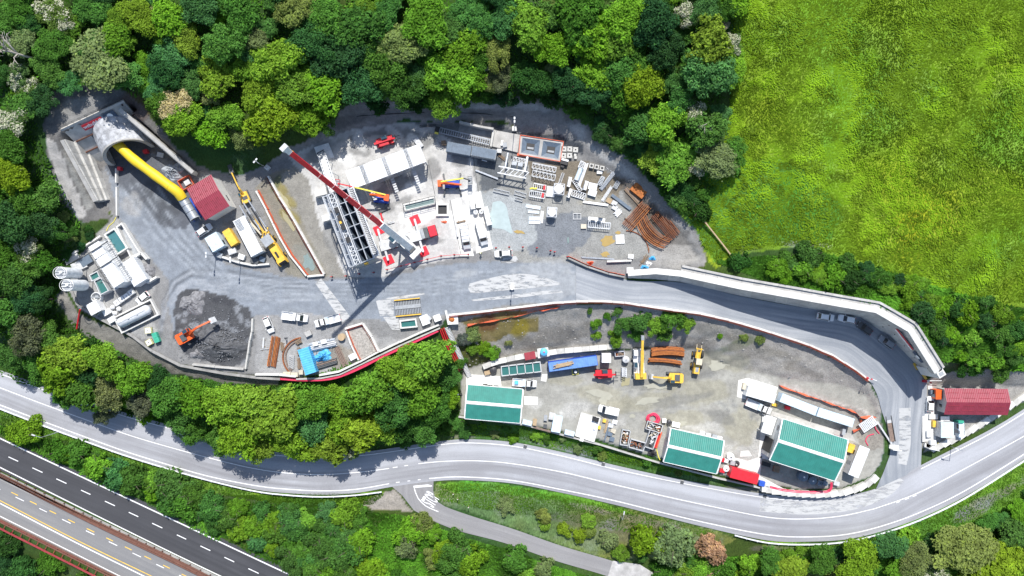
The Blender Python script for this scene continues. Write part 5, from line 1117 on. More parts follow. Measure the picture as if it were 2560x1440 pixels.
sheet('white_slab',[(785,368),(821,357),(836,393),(798,404)],.05,'white_paint',.02)
for lb,px,py in(('upper concrete counterfort block left of the bin tower',801,481),('lower concrete counterfort block left of the bin tower',820,543)):
 p=U(px,py,2.4); o=thing('counterfort',lb,'concrete block',(p.x,p.y,0),R(14)); MB().box(0,0,0,3.0,1.5,2.4).build('block','pale_concrete',o); MB().box(.8,-.9,0,1.4,.5,1.6).build('foot','concrete',o)
def basin(label,pts,z,wall,depth,water_mat,level,mat='pale_concrete',rail=False,name='settling_basin',dividers=0):
 """corner points in plan clockwise from top left, wall height above ground"""
 zt=z+wall; q=[U(*p,zt)for p in pts]; m=sum(q,Vector())/4; t=thing(name,label,'basin',(m.x,m.y,z)); q=[v-Vector((m.x,m.y,z))for v in q]
 for k in range(4):
  a,b=q[k],q[(k+1)%4]; d=(b-a).normalized(); th=.2 if mat=='light_grey' else.36; ins=Vector((d.y,-d.x,0))*th/2; a2,b2=a+ins,b+ins-d*th; MB().bar(a2+Vector((0,0,-(wall+.3)/2)),b2+Vector((0,0,-(wall+.3)/2)),th,wall+.3).build('basin_wall',mat,t)
 c=[v*.97 for v in q]; MB().add([(v.x,v.y,level)for v in c],[(3,2,1,0)]).build('water',water_mat,t)
 for k in range(dividers):
  f=(k+1)/(dividers+1); MB().bar(q[0].lerp(q[1],f)-Vector((0,0,.08)),q[3].lerp(q[2],f)-Vector((0,0,.08)),.2,.16).build('divider','light_grey',t)
 if rail:
  mb=MB()
  for k in range(4):
   a,b=q[k],q[(k+1)%4]; n=max(2,int((b-a).length/1.6))
   for i in range(n):p_=a.lerp(b,i/n); mb.bar(p_,p_+Vector((0,0,1.1)),.07)
   for z_ in(.55,1.1):mb.bar(a+Vector((0,0,z_)),b+Vector((0,0,z_)),.06)
  mb.build('handrail','dark_steel',t)
 return t
basin('railed grey-green water basin in the middle of the pale apron',[(1008,510),(1087,491),(1090,510),(1012,529)],0,.7,1,'grey_water',.45,rail=True)
o=thing('manhole_frame','raised square concrete frame with a dark opening beside the railed basin','pit',U(1106,524,.6)); o.location.z=0
for dx,dy,lx,ly in((0,1.35,3.2,.5),(0,-1.35,3.2,.5),(1.35,0,.5,2.2),(-1.35,0,.5,2.2)):MB().box(dx,dy,0,lx,ly,.6).build('frame_side','pale_concrete',o)
MB().box(0,0,.02,2.2,2.2,.03).build('opening','black_plastic',o)
def hoppers():
 zt=.9; t=thing('twin_hopper','two square concrete hoppers with dark blue funnels and orange rim netting','hopper',(0,0,0)); A,B,C,D=(U(*p,zt)for p in((1301,338),(1409,354),(1400,404),(1297,386)))
 def at(u,v,z):q=A.lerp(B,u).lerp(D.lerp(C,u),v); return Vector((q.x,q.y,z))
 mb=MB(); us=[0,.05,.465,.535,.95,1]; vs_=[0,.11,.89,1]
 for i in range(5):
  for j in range(3):
   if j==1 and i in(1,3):continue
   mb.add([at(us[i],vs_[j],zt),at(us[i],vs_[j+1],zt),at(us[i+1],vs_[j+1],zt),at(us[i+1],vs_[j],zt)],[(0,1,2,3)])
 mb.build('top_slab','concrete',t)
 for a,b,nm in((A,B,'side_wall'),(B,C,'side_wall'),(C,D,'side_wall'),(D,A,'side_wall')):
  d=(b-a).normalized(); MB().bar(Vector((a.x,a.y,zt/2-.1)),Vector((b.x,b.y,zt/2-.1)),.12,zt+.1).build(nm,'block_concrete',t)
  up=Vector((0,0,.28)); MB().bar(a+up*.3,b+up*.3,.14,.3).build('rim_net','orange_net',t)
 for u0,u1 in((.05,.465),(.535,.95)):
  o=[at(u0,.11,zt-.02),at(u1,.11,zt-.02),at(u1,.89,zt-.02),at(u0,.89,zt-.02)]; c=sum(o,Vector())/4; i_=[c+(q-c)*.46 for q in o]
  for k in range(4):
   a,b=o[k],o[(k+1)%4]; i0,i1=i_[k].copy(),i_[(k+1)%4].copy(); i0.z=i1.z=.35; MB().add([a,b,i1,i0],[(0,1,2,3),(3,2,1,0)][:1]).build('funnel_side','slate_blue',t)
  for q in i_:q.z=.34
  MB().add(i_,[(3,2,1,0)]).build('funnel_throat','black_plastic',t); MB().box(c.x,c.y-.3,.36,1.6,.5,.06,R(-8)).build('grate','grey_paint',t)
 MB().bar(D+Vector((-.4,0,-.3)),D+Vector((1.6,-.2,-.3)),.6,.5).build('loose_net','orange_net',t)
hoppers()
low_wall('pale concrete trench wall behind the drag conveyor',[(1148,304),(1200,316),(1234,322)],[2.2]*3,[0]*3,.5,'concrete',3)
low_wall('rust-stained end wall of the conveyor trench',[(1234,324),(1227,366)],[1.6]*2,[0]*2,.5,'block_concrete',3)
sheet('trench_floor',[(1150,312),(1230,328),(1224,362),(1140,344)],.03,'dirty_concrete')
truss_thing('dark drag-chain conveyor lying across the concrete trench',(1100,326),(1224,356),13,0,.7,22,'steel_beam',.12,'conveyor',.5,True,'drag_conveyor')
p=U(1093,325,1); o=thing('conveyor_drive','dark motor with yellow guard at the head of the drag conveyor','motor',(p.x,p.y,0),R(-14)); MB().box(0,.2,0,1.1,1.2,1.3).build('motor','black_plastic',o); MB().box(0,-.75,.3,.9,.4,.8).build('guard','lime_yellow',o)
container('left dark slate container below the conveyor trench',(1117,366),(1177,377),25,0,2.6,'slate_blue')
container('right paler slate container with snow-white dust below the conveyor trench',(1179,376),(1240,387),24,0,2.7,'grey_paint',roofmat='slate_blue')
container('white generator container with roof slots beside the drilling rig',(596,546),(642,635),32,0,2.9,'white_metal')
g_=thing('roof_grille','row of ventilation slots on the white generator container','vent',U(598,562,2.95),R(-62))
for k in range(9):MB().box(-1.2+k*.32,0,0,.14,1.5,.05).build('slot','grey_paint',g_)
container('pale blue container at the bend of the works road',(526,588),(546,622),32,0,2.6,'pale_blue',False,name='site_cabin',cat='cabin')
container('white corrugated container at the right end of the water treatment plant',(316,651),(351,707),37,0,3.0,'white_metal')
container('white panelled container at the upper left of the lower cabin row',(1868,977),(1938,997),25,-7,2.7,'white_metal')
container('pale blue cabin, middle of the cabin row with orange netting',(1953,994),(2042,1029),22,-7,2.7,'pale_blue',True,name='site_cabin',cat='cabin')
container('pale blue cabin, right end of the cabin row with orange netting',(2045,1030),(2134,1058),22,-7,2.7,'pale_blue',True,name='site_cabin',cat='cabin')
container('long blue container with planks on its roof in the lower yard',(1372,918),(1493,901),24,-7,2.7,'blue_paint',True,roofmat='blue_roof' if 'blue_roof' in MATS else M('blue_roof',(.13,.27,.55),.5))
container('red container at the lower wall beside the middle green shed',(1828,1181),(1895,1199),25,-7,2.6,'red_paint',False,cat='container')
container('pale metal box container near the left skip row',(1396,1041),(1389,1080),22,-7,2.2,'pale_blue',False)
container('long white flat-roofed cabin by the yard gate',(2162,1118),(2133,1190),26,-7,3.0,'light_grey',False,name='site_cabin',cat='cabin',roofmat='white_metal')
container('pale blue gatehouse cabin below the long red shed',(2353,1075),(2384,1075),38,-6.4,2.9,'light_grey',False,name='site_cabin',cat='cabin',roofmat='pale_blue')
container('narrow pale metal box beside the gatehouse cabin',(2403,1056),(2404,1093),13,-6.4,1.8,'pale_blue',False)
container('blue container with stripes of red and white beside the tarpaulin',(757,871),(777,934),28,0,2.6,'tarp_blue',True)
container('white tank box with red pipes at the right end of the block wall',(1516,884),(1516,906),22,-7,2.6,'white_paint',False,cat='tank')
container('white twin box beside the manhole, left one',(1181,501),(1183,522),12,0,1.5,'white_paint',False); container('white twin box beside the manhole, right one',(1195,499),(1197,519),12,0,1.5,'white_paint',False)
container('long narrow white box standing beside the vans',(1213,518),(1224,562),12,0,1.6,'white_paint',False)
# water treatment plant (left)
basin('turquoise settling pool in a concrete basin at the top of the treatment plant',[(259,586),(286,569),(320,620),(292,638)],0,1.8,1,'settling_water',1.2)
basin('dry grey concrete chamber right of the turquoise pool',[(289,567),(304,556),(352,634),(326,645)],0,1.5,1,'grey_paint',.2)
basin('small teal open tank in the middle of the treatment plant',[(222,688),(243,677),(250,693),(229,704)],0,2.4,1,'green_water',2.0,'light_grey')
basin('larger teal open tank beside the long white filter house',[(234,702),(252,693),(272,727),(250,738)],0,2.4,1,'green_water',1.9,'light_grey')
def filter_house():
 m,rz,L=axis((233,610),(298,712),0,5); W=mpx(27,5); t=thing('filter_house','long white two-part filter house with slatted walkways on both sides','building',m,rz); h=L/2
 MB().box(0,0,0,L,W,4.8).build('body','white_metal',t)
 for a,b in((-1,-.42),(-.38,1)):MB().box((a+b)/2*h,0,4.8,(b-a)*h-.1,W+.3,.22).build('roof_panel','white_paint',t)
 for s in(-1,1):
  MB().box(0,s*(W/2+.7),3.0,L,1.2,.08).build('walkway','light_grey',t); mb=MB()
  for x in np.arange(-h,h,.5):mb.box(x,s*(W/2+.7),3.09,.22,1.2,.05)
  mb.build('walkway_slats','grey_paint',t); mb=MB()
  for x in np.arange(-h,h+.1,1.6):mb.bar((x,s*(W/2+1.3),0),(x,s*(W/2+1.3),4.1),.07)
  mb.bar((-h,s*(W/2+1.3),4.1),(h,s*(W/2+1.3),4.1),.07); mb.build('handrail','dark_steel',t)
 for x in(.1,.3,.5):MB().box(x*h,.3,5.02,.5,.3,.04).build('roof_hatch','light_grey',t)
 for x in(-.75,.0):MB().cyl((x*h,-W/2-2.2,5.3),(x*h,W/2+2.2,5.3),.14,n=8).build('cross_pipe','dark_steel',t)
filter_house()
for lb,px,py in(('upper grey-white cement silo with railed top at the left edge',152,682),('lower grey-white cement silo with railed top at the left edge',168,713)):
 p=U(px,py,8.6); t=thing('silo',lb,'silo',(p.x,p.y,0),0,'cement silos')
 MB().cyl((0,0,2.4),(0,0,8.4),1.35,n=24).build('shell','white_metal',t,True); MB().cyl((0,0,.8),(0,0,2.4),.35,1.35,20).build('cone','light_grey',t,True); MB().cyl((0,0,8.4),(0,0,8.5),1.28,n=20).build('top_plate','grey_paint',t)
 for a in(0.8,2.4,3.9,5.5):MB().bar((1.2*math.cos(a),1.2*math.sin(a),0),(1.25*math.cos(a),1.25*math.sin(a),3.0),.16).build('leg','grey_paint',t)
 mb=MB(); mb.tube([Vector((1.38*math.cos(a),1.38*math.sin(a),9.3))for a in np.linspace(0,6.28,25)],.06,5); mb.tube([Vector((1.38*math.cos(a),1.38*math.sin(a),8.5))for a in np.linspace(0,6.28,25)],.09,5); mb.build('top_rail','white_paint',t)
 for k in(-.35,.35):MB().bar((-1.3,k,8.75),(1.3,k,8.75),.12).build('top_beam','white_paint',t)
 MB().box(.2,.1,8.5,.6,.5,.6).build('dust_filter','white_paint',t)
p=U(239,743,1.4); t=thing('mixing_tub','round white open mixing tub below the teal tanks','tub',(p.x,p.y,0)); rings=[[Vector((r*math.cos(a),r*math.sin(a),z))for a in np.linspace(0,2*math.pi,21)[:-1]]for r,z in((1.2,0),(1.25,1.3),(1.1,1.3),(1.05,.3))]
MB().loft(rings).build('tub_shell','white_paint',t); MB().box(0,0,1.3,2.4,.25,.15).build('mixer_beam','grey_paint',t); MB().box(.1,0,.35,.9,.9,.8).build('mixer','grey_paint',t)
container('white cube plant room below the mixing tub',(222,776),(246,763),28,0,2.7,'white_paint',False,cat='cabin',name='plant_room')
for i,(px,py)in enumerate(((329,731),(318,740),(306,748),(294,757))):ibc(('rightmost','second from the right','third from the right','leftmost')[i]+' of four white caged tanks below the filter house',px,py,0,R(35),1.35)
for i,(px,py)in enumerate(((281,768),(296,772),(286,783))):
 p=U(px,py,.8); tag(MB().blob((0,0,.55),.62,.6,.6,10,6,.08).build('big_bag','white_paint',None,True),('left','right','lower')[i]+' white big bag of three beside the horizontal tank','bag','big bags').location=(p.x,p.y,0)
crate('white flat-lidded box beside the big bags',267,780,0,2.0,1.2,1.0,30); crate('white box at the left end of the horizontal tank',279,799,0,1.8,1.3,1.1,30)
m,rz,L=axis((292,811),(372,771),0,2.4); t=thing('horizontal_tank','large silver horizontal cylindrical tank in a concrete bund','tank',m,rz); h=L/2
prof=[(-h,.25),(-h+.25,.95),(-h+.8,1.3),(h-.8,1.3),(h-.25,.95),(h,.25)]
MB().loft([[Vector((x,r*math.cos(a),1.75+r*math.sin(a)))for a in np.linspace(0,2*math.pi,19)[:-1]]for x,r in prof]).build('shell','silver',t,True)
for f in(-.55,.55):MB().box(f*h,0,.1,.5,2.0,1.0).build('saddle','concrete',t)
for f in(-.2,.35):MB().cyl((f*h,0,3.0),(f*h,0,3.2),.3,n=10).build('manhole','light_grey',t)
MB().bar((-h+.8,0,3.1),(h-.8,0,3.1),.3,.06).build('top_walk','light_grey',t)
t=thing('tank_bund','rectangular concrete bund round the horizontal silver tank','wall',m,rz)
for y in(-2.1,2.1):MB().box(0,y,0,L+1.6,.35,1.0).build('bund_side','pale_concrete',t)
for x in(-h-.62,h+.62):MB().box(x,0,0,.35,3.8,1.0).build('bund_end','pale_concrete',t)
low_wall('upper concrete arm wall beside the white corrugated container',[(326,648),(352,632),(366,648)],[1.6]*3,[0]*3,.5,'pale_concrete',3); low_wall('lower concrete arm wall beside the white corrugated container',[(366,707),(391,692)],[1.6]*2,[0]*2,.5,'pale_concrete',3)
low_wall('pale upper rim wall of the treatment plant',[(156,650),(200,622),(250,590)],[.9]*3,[0]*3,.4,'pale_concrete',3)
crate('pale flat tray at the upper left of the treatment plant',176,642,0,3.6,2.6,.6,30,'pale_concrete'); crate('second pale tray beside the cement silos',197,664,0,3.6,2.2,.7,25,'light_grey'); crate('grey sump cover above the small teal tank',214,652,0,2.8,2.0,.8,32,'slate_blue')
for lb,px,py,mt_ in(('turquoise drum pallet, upper of two by the lower left wall',386,838,'green_plastic'),('turquoise drum pallet, lower of two by the lower left wall',391,850,'green_plastic')):crate(lb,px,py,0,1.2,1.2,1.1,20,mt_,'drum_pallet','drum')
ibc('white caged tank in yellow tray by the lower left wall',372,826,0,R(5),1.5,cage='lime_yellow'); ibc('white tank in yellow tray at the foot of the lower left wall',374,856,0,R(30),1.4,cage='lime_yellow')
def stairs(label,a,b,za,zb,wd,n,mat='light_grey',name='stairs',step='step'):
 p,q=U(*a,za),U(*b,zb); t=thing(name,label,'stairs',(p.x,p.y,0)); o=Vector((p.x,p.y,0)); p,q=p-o,q-o; d=Vector((q.x-p.x,q.y-p.y,0)); L=d.length; d.normalize(); s=Vector((-d.y,d.x,0)); rz=math.atan2(d.y,d.x)
 me=MB().box(0,0,-.04,L/n*.66,wd,.08).mesh(step,mat)
 for k in range(n):c=p.lerp(q,(k+.5)/n); o_=link(step,me,t); o_.location=c; o_.rotation_euler=(0,0,rz)
 for sg_ in(-1,1):MB().bar(p+s*sg_*(wd/2+.1),q+s*sg_*(wd/2+.1),.12,.3).build('stringer',mat,t)
 return t
stairs('long straight flight of pale steps down the bank beside red pipes',(1117,818),(1174,942),-.3,-6.8,.85,40)
stairs('short steel stair at the edge of the treatment plant',(320,830),(345,844),.2,-1.0,1.0,8,'dark_steel'); stairs('white steel stair beside the orange netting at the yard gate',(2153,1072),(2188,1049),-5.9,-5.5,2.2,10,'white_metal')
for i,(dx,dy)in enumerate(((0,0),(5,-2),(-4,3))):hose(('middle','right','left')[i]+' red pipe of the bundle running down beside the steps',[(1104+dx,822+dy,-.2),(1115+dx,850+dy,-1.8),(1132+dx,885+dy,-3.6),(1152+dx,925+dy,-6)],.17,'red_paint',name='pipe',cat='pipe')
hose('red pipe down the slope left of the treatment plant',[(200,774,.4),(197,790,-.6),(192,822,-2.0)],.2,'red_paint',name='pipe',cat='pipe')
for i,off in enumerate((0,4)):hose(('upper','lower')[i]+' pink pipe along the outer edge of the works',[(700,944+off,-.2),(745,947+off,-.2),(800,947+off,-.2),(845,940+off,-.2),(900,918+off,-.2),(955,890+off,-.2),(1020,860+off,-.2),(1096,824+off,-.2)],.22,'pink_hose',name='pipe',cat='pipe')
hose('yellow hose beside the turquoise pool',[(290,543),(284,555),(272,565),(266,577)],.09,'lime_yellow')
# ventilation of the tunnel
pl=catmull([tuple(U(*q))for q in((286,352,4.6),(330,395,4.6),(390,440,4.4),(425,466,4.2),(446,482,3.8),(456,496,3.0))],.9)
dt=thing('ventilation_duct','large yellow fabric ventilation duct running from the tunnel mouth','duct')
MB().tube([Vector(q)for q in pl],[1.2+.05*math.sin(i*1.1)for i in range(len(pl))],16).build('fabric_tube','yellow_duct',dt,True)
for i in range(2,len(pl)-1,5):d=(Vector(pl[i+1])-Vector(pl[i])).normalized(); MB().cyl(Vector(pl[i])-d*.06,Vector(pl[i])+d*.06,1.24,n=16).build('hoop','yellow_duct',dt)
for i in range(6,len(pl)-2,9):q=Vector(pl[i]); MB().bar(q-Vector((0,0,1.2)),Vector((q.x,q.y,0)),.1).build('support','dark_steel',dt)
a,b=U(457,498,2.6),U(487,546,2.0); fn=thing('fan_silencer','grey segmented steel fan and silencer at the end of the yellow duct','fan',(0,0,0))
for k in range(3):MB().cyl(a.lerp(b,k/3+.01),a.lerp(b,(k+1)/3-.01),1.18,n=18).build('silencer_segment','galvanised',fn,True)
d=(b-a).normalized(); MB().cyl(b,b+d*.12,1.3,n=18).build('intake_ring','light_grey',fn); MB().cyl(b+d*.1,b+d*.16,1.0,n=14).build('intake_grille','dark_steel',fn)
s_=Vector((-d.y,d.x,0)).normalized()
for sg_ in(-1,1):MB().bar(Vector((a.x,a.y,.5))+s_*sg_,Vector((b.x,b.y,.5))+s_*sg_,.25,.9).build('stand','blue_paint',fn)
mound('grey crumpled tarpaulin mound beside the portal wing wall',433,430,26,24,1.2,M('tarp_grey',(.33,.36,.40),.55,0,.35,.8,.3),name='tarpaulin',cat='tarpaulin',rough_=.9)
t=thing('orange_pen','small orange-fenced pen with a pallet beside the red-roofed house','fence',U(468,458,0),R(30))
for dx,dy,lx,ly in((0,1.3,3.2,.12),(0,-1.3,3.2,.12),(1.55,0,.12,2.5),(-1.55,0,.12,2.5)):MB().box(dx,dy,0,lx,ly,1.0).build('fence_panel','orange_net',t)
MB().box(.2,0,0,1.4,1.2,.5).build('pallet','light_grey',t)
crate('white-spotted pallet on the dark ground by the portal',400,387,0,1.5,1.1,.5,-15,'light_grey','pallet','pallet')
barrier_row('single white barrier near the left foot of the portal',[(294,422),(294,458)],[0,0],seg=5,wd=.5); barrier_row('single white barrier on the pale patch below the portal',[(295,468),(296,540)],[0,0],seg=8,wd=.5)
crate('red cabinet at the left foot of the tunnel arch',297,421,0,.8,.8,1.2,0,'red_paint','cabinet','cabinet'); crate('red cabinet at the right foot of the tunnel arch',362,378,0,1.0,.8,1.2,20,'red_paint','cabinet','cabinet')
crate('yellow generator with slotted lid beside the white container',575,593,0,4.2,1.9,1.9,-58,'yellow_paint','generator','generator'); crate('small white box in front of the white container',603,642,0,1.5,1.2,1.1,-20); crate('dark steel box beside the pale blue container',548,638,0,1.3,1.2,1.0,-20,'grey_paint')
crate('grey mixer frame between generator and barrier',580,628,0,1.9,1.3,1.1,20,'light_grey','mixer','machine'); crate('dark crate at the foot of the white container',636,652,0,2.0,1.4,.9,-20,'dark_steel'); crate('second dark crate left of the drilling rig reel',655,648,0,1.4,1.2,.8,-20,'slate_blue')
lamp('thin lamp pole beside the small dark steel box',540,640,0,5.5,block=False); lamp('thin lamp pole behind the curved low barrier',603,652,0,6.5,block=False)
lamp('lamp on a concrete block at the forest edge above the basin',670,420,0,6.2,rz=R(140),arm=1.0); lamp('lamp on a concrete block above the twin hoppers',1286,323,0,9.5); lamp('lamp on a concrete block in the middle of the works road',1280,718,0,5.0)
# weigh grid, tank, road paint
t=thing('wheel_wash','wheel wash with steel grids between yellow bars','wheel wash',*axis((988,772),(1052,766),0)[:2])
MB().box(0,0,.02,6.5,4.1,.06).build('pit_floor','dark_steel',t)
for y,hh in((1.35,1),(-1.0,1)):
 for k in range(16):MB().box(-3.0+k*.4,y,.1,.16,1.3,.1).build('grid_bar','galvanised' if y<0 else 'grey_paint',t)
MB().box(0,.25,.08,6.4,.9,.12).build('centre_plate','grey_paint',t)
for y in(2.1,-1.9):MB().bar((-3.2,y,.45),(3.2,y,.45),.24,.3).build('guide_bar','yellow_paint',t)
basin('dark green water tank below the wheel wash',[(998,801),(1040,796),(1044,818),(1001,822)],0,1.1,1,'green_water',.7)
crate('white pump unit right of the dark green tank',1062,800,0,2.0,2.4,1.2,20); crate('white control box at the head of the steps',1093,795,0,1.7,1.6,1.4,20); crate('round-topped white filter beside the pump unit',1071,797,0,1.1,1.1,1.3,45,'light_grey')
t=thing('spoil_tray','white tray of orange sand beside the stair head','tray',U(1132,799,.5),R(3)); t.location.z=0; MB().box(0,0,0,2.6,2.4,.5).build('tray','white_paint',t); MB().blob((-.3,0,.5),.75,.6,.3,9,5).build('sand','bright_rust',t)
low_wall('short white wall beside the stair head',[(1114,776),(1122,812)],[.9]*2,[-.5]*2,.5,'pale_concrete',3)
m,nt,b_=begin('road_dust'); v_=N(nt,'ShaderNodeNewGeometry').outputs['Position']; mp_=N(nt,'ShaderNodeMapping'); mp_.inputs['Scale'].default_value=(.35,1.4,1); nt.links.new(v_,mp_.inputs[0])
n_=tnoise(nt,mp_.outputs[0],.9,6,.7); nt.links.new(mixc(nt,n_,(.36,.37,.38),(.62,.62,.61)),b_.inputs['Base Color']); b_.inputs['Roughness'].default_value=.9; nt.links.new(ramp(nt,n_,[(.36,0),(.5,.95)]),b_.inputs['Alpha']); MATS['road_dust']=m
sheet('pale_road_stripe',[(788,708),(803,696),(877,793),(856,806)],.03,'road_dust')
sheet('pale_road_patch',[(1174,709),(1230,694),(1290,684),(1350,690),(1385,702),(1400,711),(1330,720),(1250,727),(1176,732)],.03,'road_dust',smooth=.8); sheet('pale_road_patch',[(1178,749),(1290,736),(1360,727),(1402,726),(1408,731),(1362,736),(1292,745),(1182,753)],.03,'road_dust')
sheet('pale_road_patch',[(940,752),(985,742),(1060,732),(1062,736),(985,750),(984,790),(950,790)],.03,'road_dust'); sheet('pale_road_patch',[(958,793),(995,790),(1000,825),(980,824)],.035,'road_dust')
sheet('pale_road_patch',[(1258,645),(1290,640),(1296,650),(1275,658),(1255,655)],.03,'road_dust',smooth=.6)
sheet('apron_slab',[(1128,500),(1152,496),(1185,640),(1150,640)],.03,'pale_concrete'); sheet('apron_slab',[(1185,480),(1202,478),(1232,622),(1190,634)],.03,'pale_concrete')
for a_,b_ in(((1125,500),(1152,635)),((1070,400),(1088,490)),((1180,370),(1196,480))):p,q=U(*a_,.02),U(*b_,.02); MB_=MB().bar(p,q,.12,.05); kind(MB_.build('drain_channel','dark_steel'),'structure')
for c in((1253,540,28,50,'milky_puddle',8),(1517,602,19,13,'ochre_puddle',0),(1514,635,12,6,'ochre_puddle',0),(1545,582,8,4,'ochre_puddle',0),(712,505,9,26,'olive_puddle',28),(722,552,9,26,'olive_puddle',28),(770,655,13,22,'grey_water',28),(1300,580,16,4,'ochre_puddle',-10)):puddle(c[0],c[1],c[2],c[3],c[4],.03,c[5])
for c in((1500,985,34,12,'pale_puddle',-10),(1508,1002,12,14,'pale_puddle',0),(1615,1004,32,9,'pale_puddle',8),(1832,905,48,12,'pale_puddle',-6),(1580,1040,8,7,'pale_puddle',0),(1565,955,14,12,'olive_puddle',0),(1640,965,30,8,'pale_puddle',0),(1790,915,20,18,'pale_puddle',0),(1430,925,4,10,'olive_puddle',0),(1700,1060,20,5,'pale_puddle',10)):puddle(c[0],c[1],c[2],c[3],c[4],-6.965,c[5])
puddle(1420,600,3,8,'grey_water',.03)
# spoil heap, gravel bin, car park stores
M('spoil',(.085,.088,.095),.9,0,.5,1.0,.4,.05); M('gravel_mix',(.36,.34,.31),.95,0,.4,2.2,.5,.06); M('rubble',(.20,.20,.21),.9,0,.5,1.2,.5,.05)
mound('dark spoil mound in front of the orange excavator',548,862,66,44,2.4,'spoil',ang=-10,name='spoil_heap'); mound('lower dark spoil ridge at the left of the heap',484,758,34,30,1.2,'rubble',ang=30,name='spoil_heap'); mound('grey rubble at the foot of the orange excavator',500,885,26,14,1.0,'rubble',name='spoil_heap')
mound('dark grey sludge heap beside the corrugated container',372,680,16,26,1.4,'rubble',ang=20,name='sludge_heap')
kind(sheet('gravel_fill',[(868,824),(906,811),(944,876),(900,900)],.35,'gravel_mix',.02),'structure')
g=random.Random(12); mb=MB()
for _ in range(700):
 x,y=g.gauss(545,52),g.gauss(850,40)
 if not(440<x<622 and 745<y<905):continue
 p=U(x,y,0); r_=g.uniform(.05,.2); hz=max(0,2.2*(1-((x-548)/66)**2-((y-862)/44)**2)); mb.blob((p.x,p.y,hz*.85+r_*.3),r_*g.uniform(.8,1.5),r_,r_*.7,5,3,.3,g)
tag(kind(mb.build('spoil_rocks',M('rock',(.15,.158,.172),.85,0,.5,1.5,.3)),'stuff'),'broken grey rock strewn over the dark spoil heap','rocks')
pile('stack of rusty rails in the car park, yellowish at the upper end',(690,842),(678,916),24,0,7,2,['rust','bright_rust','brown_pipe'],sq=(.22,.2),name='rail_stack',cat='rails',part='rail')
def arc_beam(mb,c,r,a0,a1,z,w_,h,n=20):
 pts=[Vector((c[0]+r*math.cos(R(a)),c[1]+r*math.sin(R(a)),z))for a in np.linspace(a0,a1,n)]
 for p,q in zip(pts[:-1],pts[1:]):mb.bar(p,q+(q-p)*.05,w_,h)
t=thing('steel_arch','pair of rusty curved steel arches lying in the car park','steel arch',U(757,893,0))
for r_,mt_ in((4.9,'rust'),(4.25,'brown_pipe')):mb=MB(); arc_beam(mb,(0,0),r_,95,230,.2,.35,.3); mb.build('arch',mt_,t)
pile('dark timber bundle inside the curved arches',(703,856),(707,878),9,0,3,2,'old_wood',sq=(.2,.2),name='timber_bundle',cat='timber',part='beam'); pile('dark timber bundle at the upper end of the arches',(740,858),(752,852),14,0,4,2,'old_wood',sq=(.25,.2),name='timber_bundle',cat='timber',part='beam')
pile('short brown timber bundle left of the blue container, upper',(746,868),(747,888),7,0,3,2,'old_wood',sq=(.2,.2),name='timber_bundle',cat='timber',part='beam'); pile('short brown timber bundle left of the blue container, lower',(746,896),(748,922),7,0,3,2,'old_wood',sq=(.2,.2),name='timber_bundle',cat='timber',part='beam')
truss_thing('small white wire frame with brown fill inside the arches',(729,890),(728,920),11,0,.6,6,'light_grey',.08,'frame')
pile('stack of thick grey pipes behind the blue tarpaulin',(775,869),(840,855),23,0,5,2,['steel_beam','light_grey'],name='pipe_stack',part='pipe',stakes=True)
crate('white block on the grey pipes, left one',788,860,1.0,1.2,.9,.4,14); crate('white block on the grey pipes, right one',809,854,1.0,1.3,1.0,.4,14)
mound('crumpled bright blue tarpaulin over the stacked pipes',809,891,23,17,1.5,'tarp_blue',name='tarpaulin',cat='tarpaulin',ang=14,rough_=.8)
pile('dark pipes sticking out below the blue tarpaulin',(790,917),(842,901),18,0,5,2,['brown_pipe','dark_steel'],name='pipe_stack',part='pipe'); pile('brown pipes lying between tarpaulin and gravel bin',(841,868),(863,915),15,0,4,1,'brown_pipe',name='pipe_stack',part='pipe')
p=U(853,843,1); t=thing('cable_drum','round wooden cable drum beside the gravel bin','drum',(p.x,p.y,0)); MB().cyl((0,0,0),(0,0,.12),.9,n=16).build('flange','wood',t); MB().cyl((0,0,.12),(0,0,.9),.6,n=14).build('core','black_plastic',t); MB().cyl((0,0,.9),(0,0,1.0),.9,n=16).build('flange','wood',t)
crate('white box with red side beside the gravel bin',881,892,0,1.6,1.4,1.2,28); crate('grey concrete piece standing in the car park',770,834,0,1.5,1.2,.9,25,'concrete','concrete_piece','block')
for i,(px,py)in enumerate(((717,935),(735,937))):crate(('left','right')[i]+' cream crate at the lower edge left of the blue container',px,py,0,1.8,1.0,.8,2,'cream')
crate('pale electrical box at the foot of the blue container',752,931,0,1.0,1.0,1.0,0,'beige'); pile('white panel lying above the rusty rails',(659,845),(657,872),4,0,1,1,'light_grey',sq=(.4,.1),name='panel',cat='panel',part='board')
pile('stack of long pale bars lying beside the white car',(651,874),(672,872),2,0,1,1,'light_grey',sq=(.15,.1),name='bar',cat='bar',part='bar')
# steel store on the right of the apron
BK=M('block_grey',(.52,.51,.48),.85,0,.15,1,.3)
def holed_block(label,px,py,rz=0,s=1.25,ring_=False):
 p=U(px,py,1.0); t=thing('concrete_block',label,'concrete block',(p.x,p.y,0),R(rz),'concrete blocks with holes'); MB().box(0,0,0,s,s,.9).build('block','block_grey',t); MB().cyl((0,0,.9),(0,0,.92),s*(.3 if ring_ else.17),n=10).build('hole','black_plastic',t)
 if not ring_:
  for dx in(-.4,.4):MB().cyl((dx*s,.25*s,.9),(dx*s,.25*s,.915),.06,n=6).build('bolt_hole','black_plastic',t)
for i,(px,py)in enumerate(((1410,372),(1424.5,372),(1439,374))):holed_block(('left','middle','right')[i]+' block of the upper row right of the twin hoppers',px,py,-3)
for i,(px,py)in enumerate(((1409,388),(1424,388))):holed_block(('left','right')[i]+' block of the lower row right of the twin hoppers',px,py,-3)
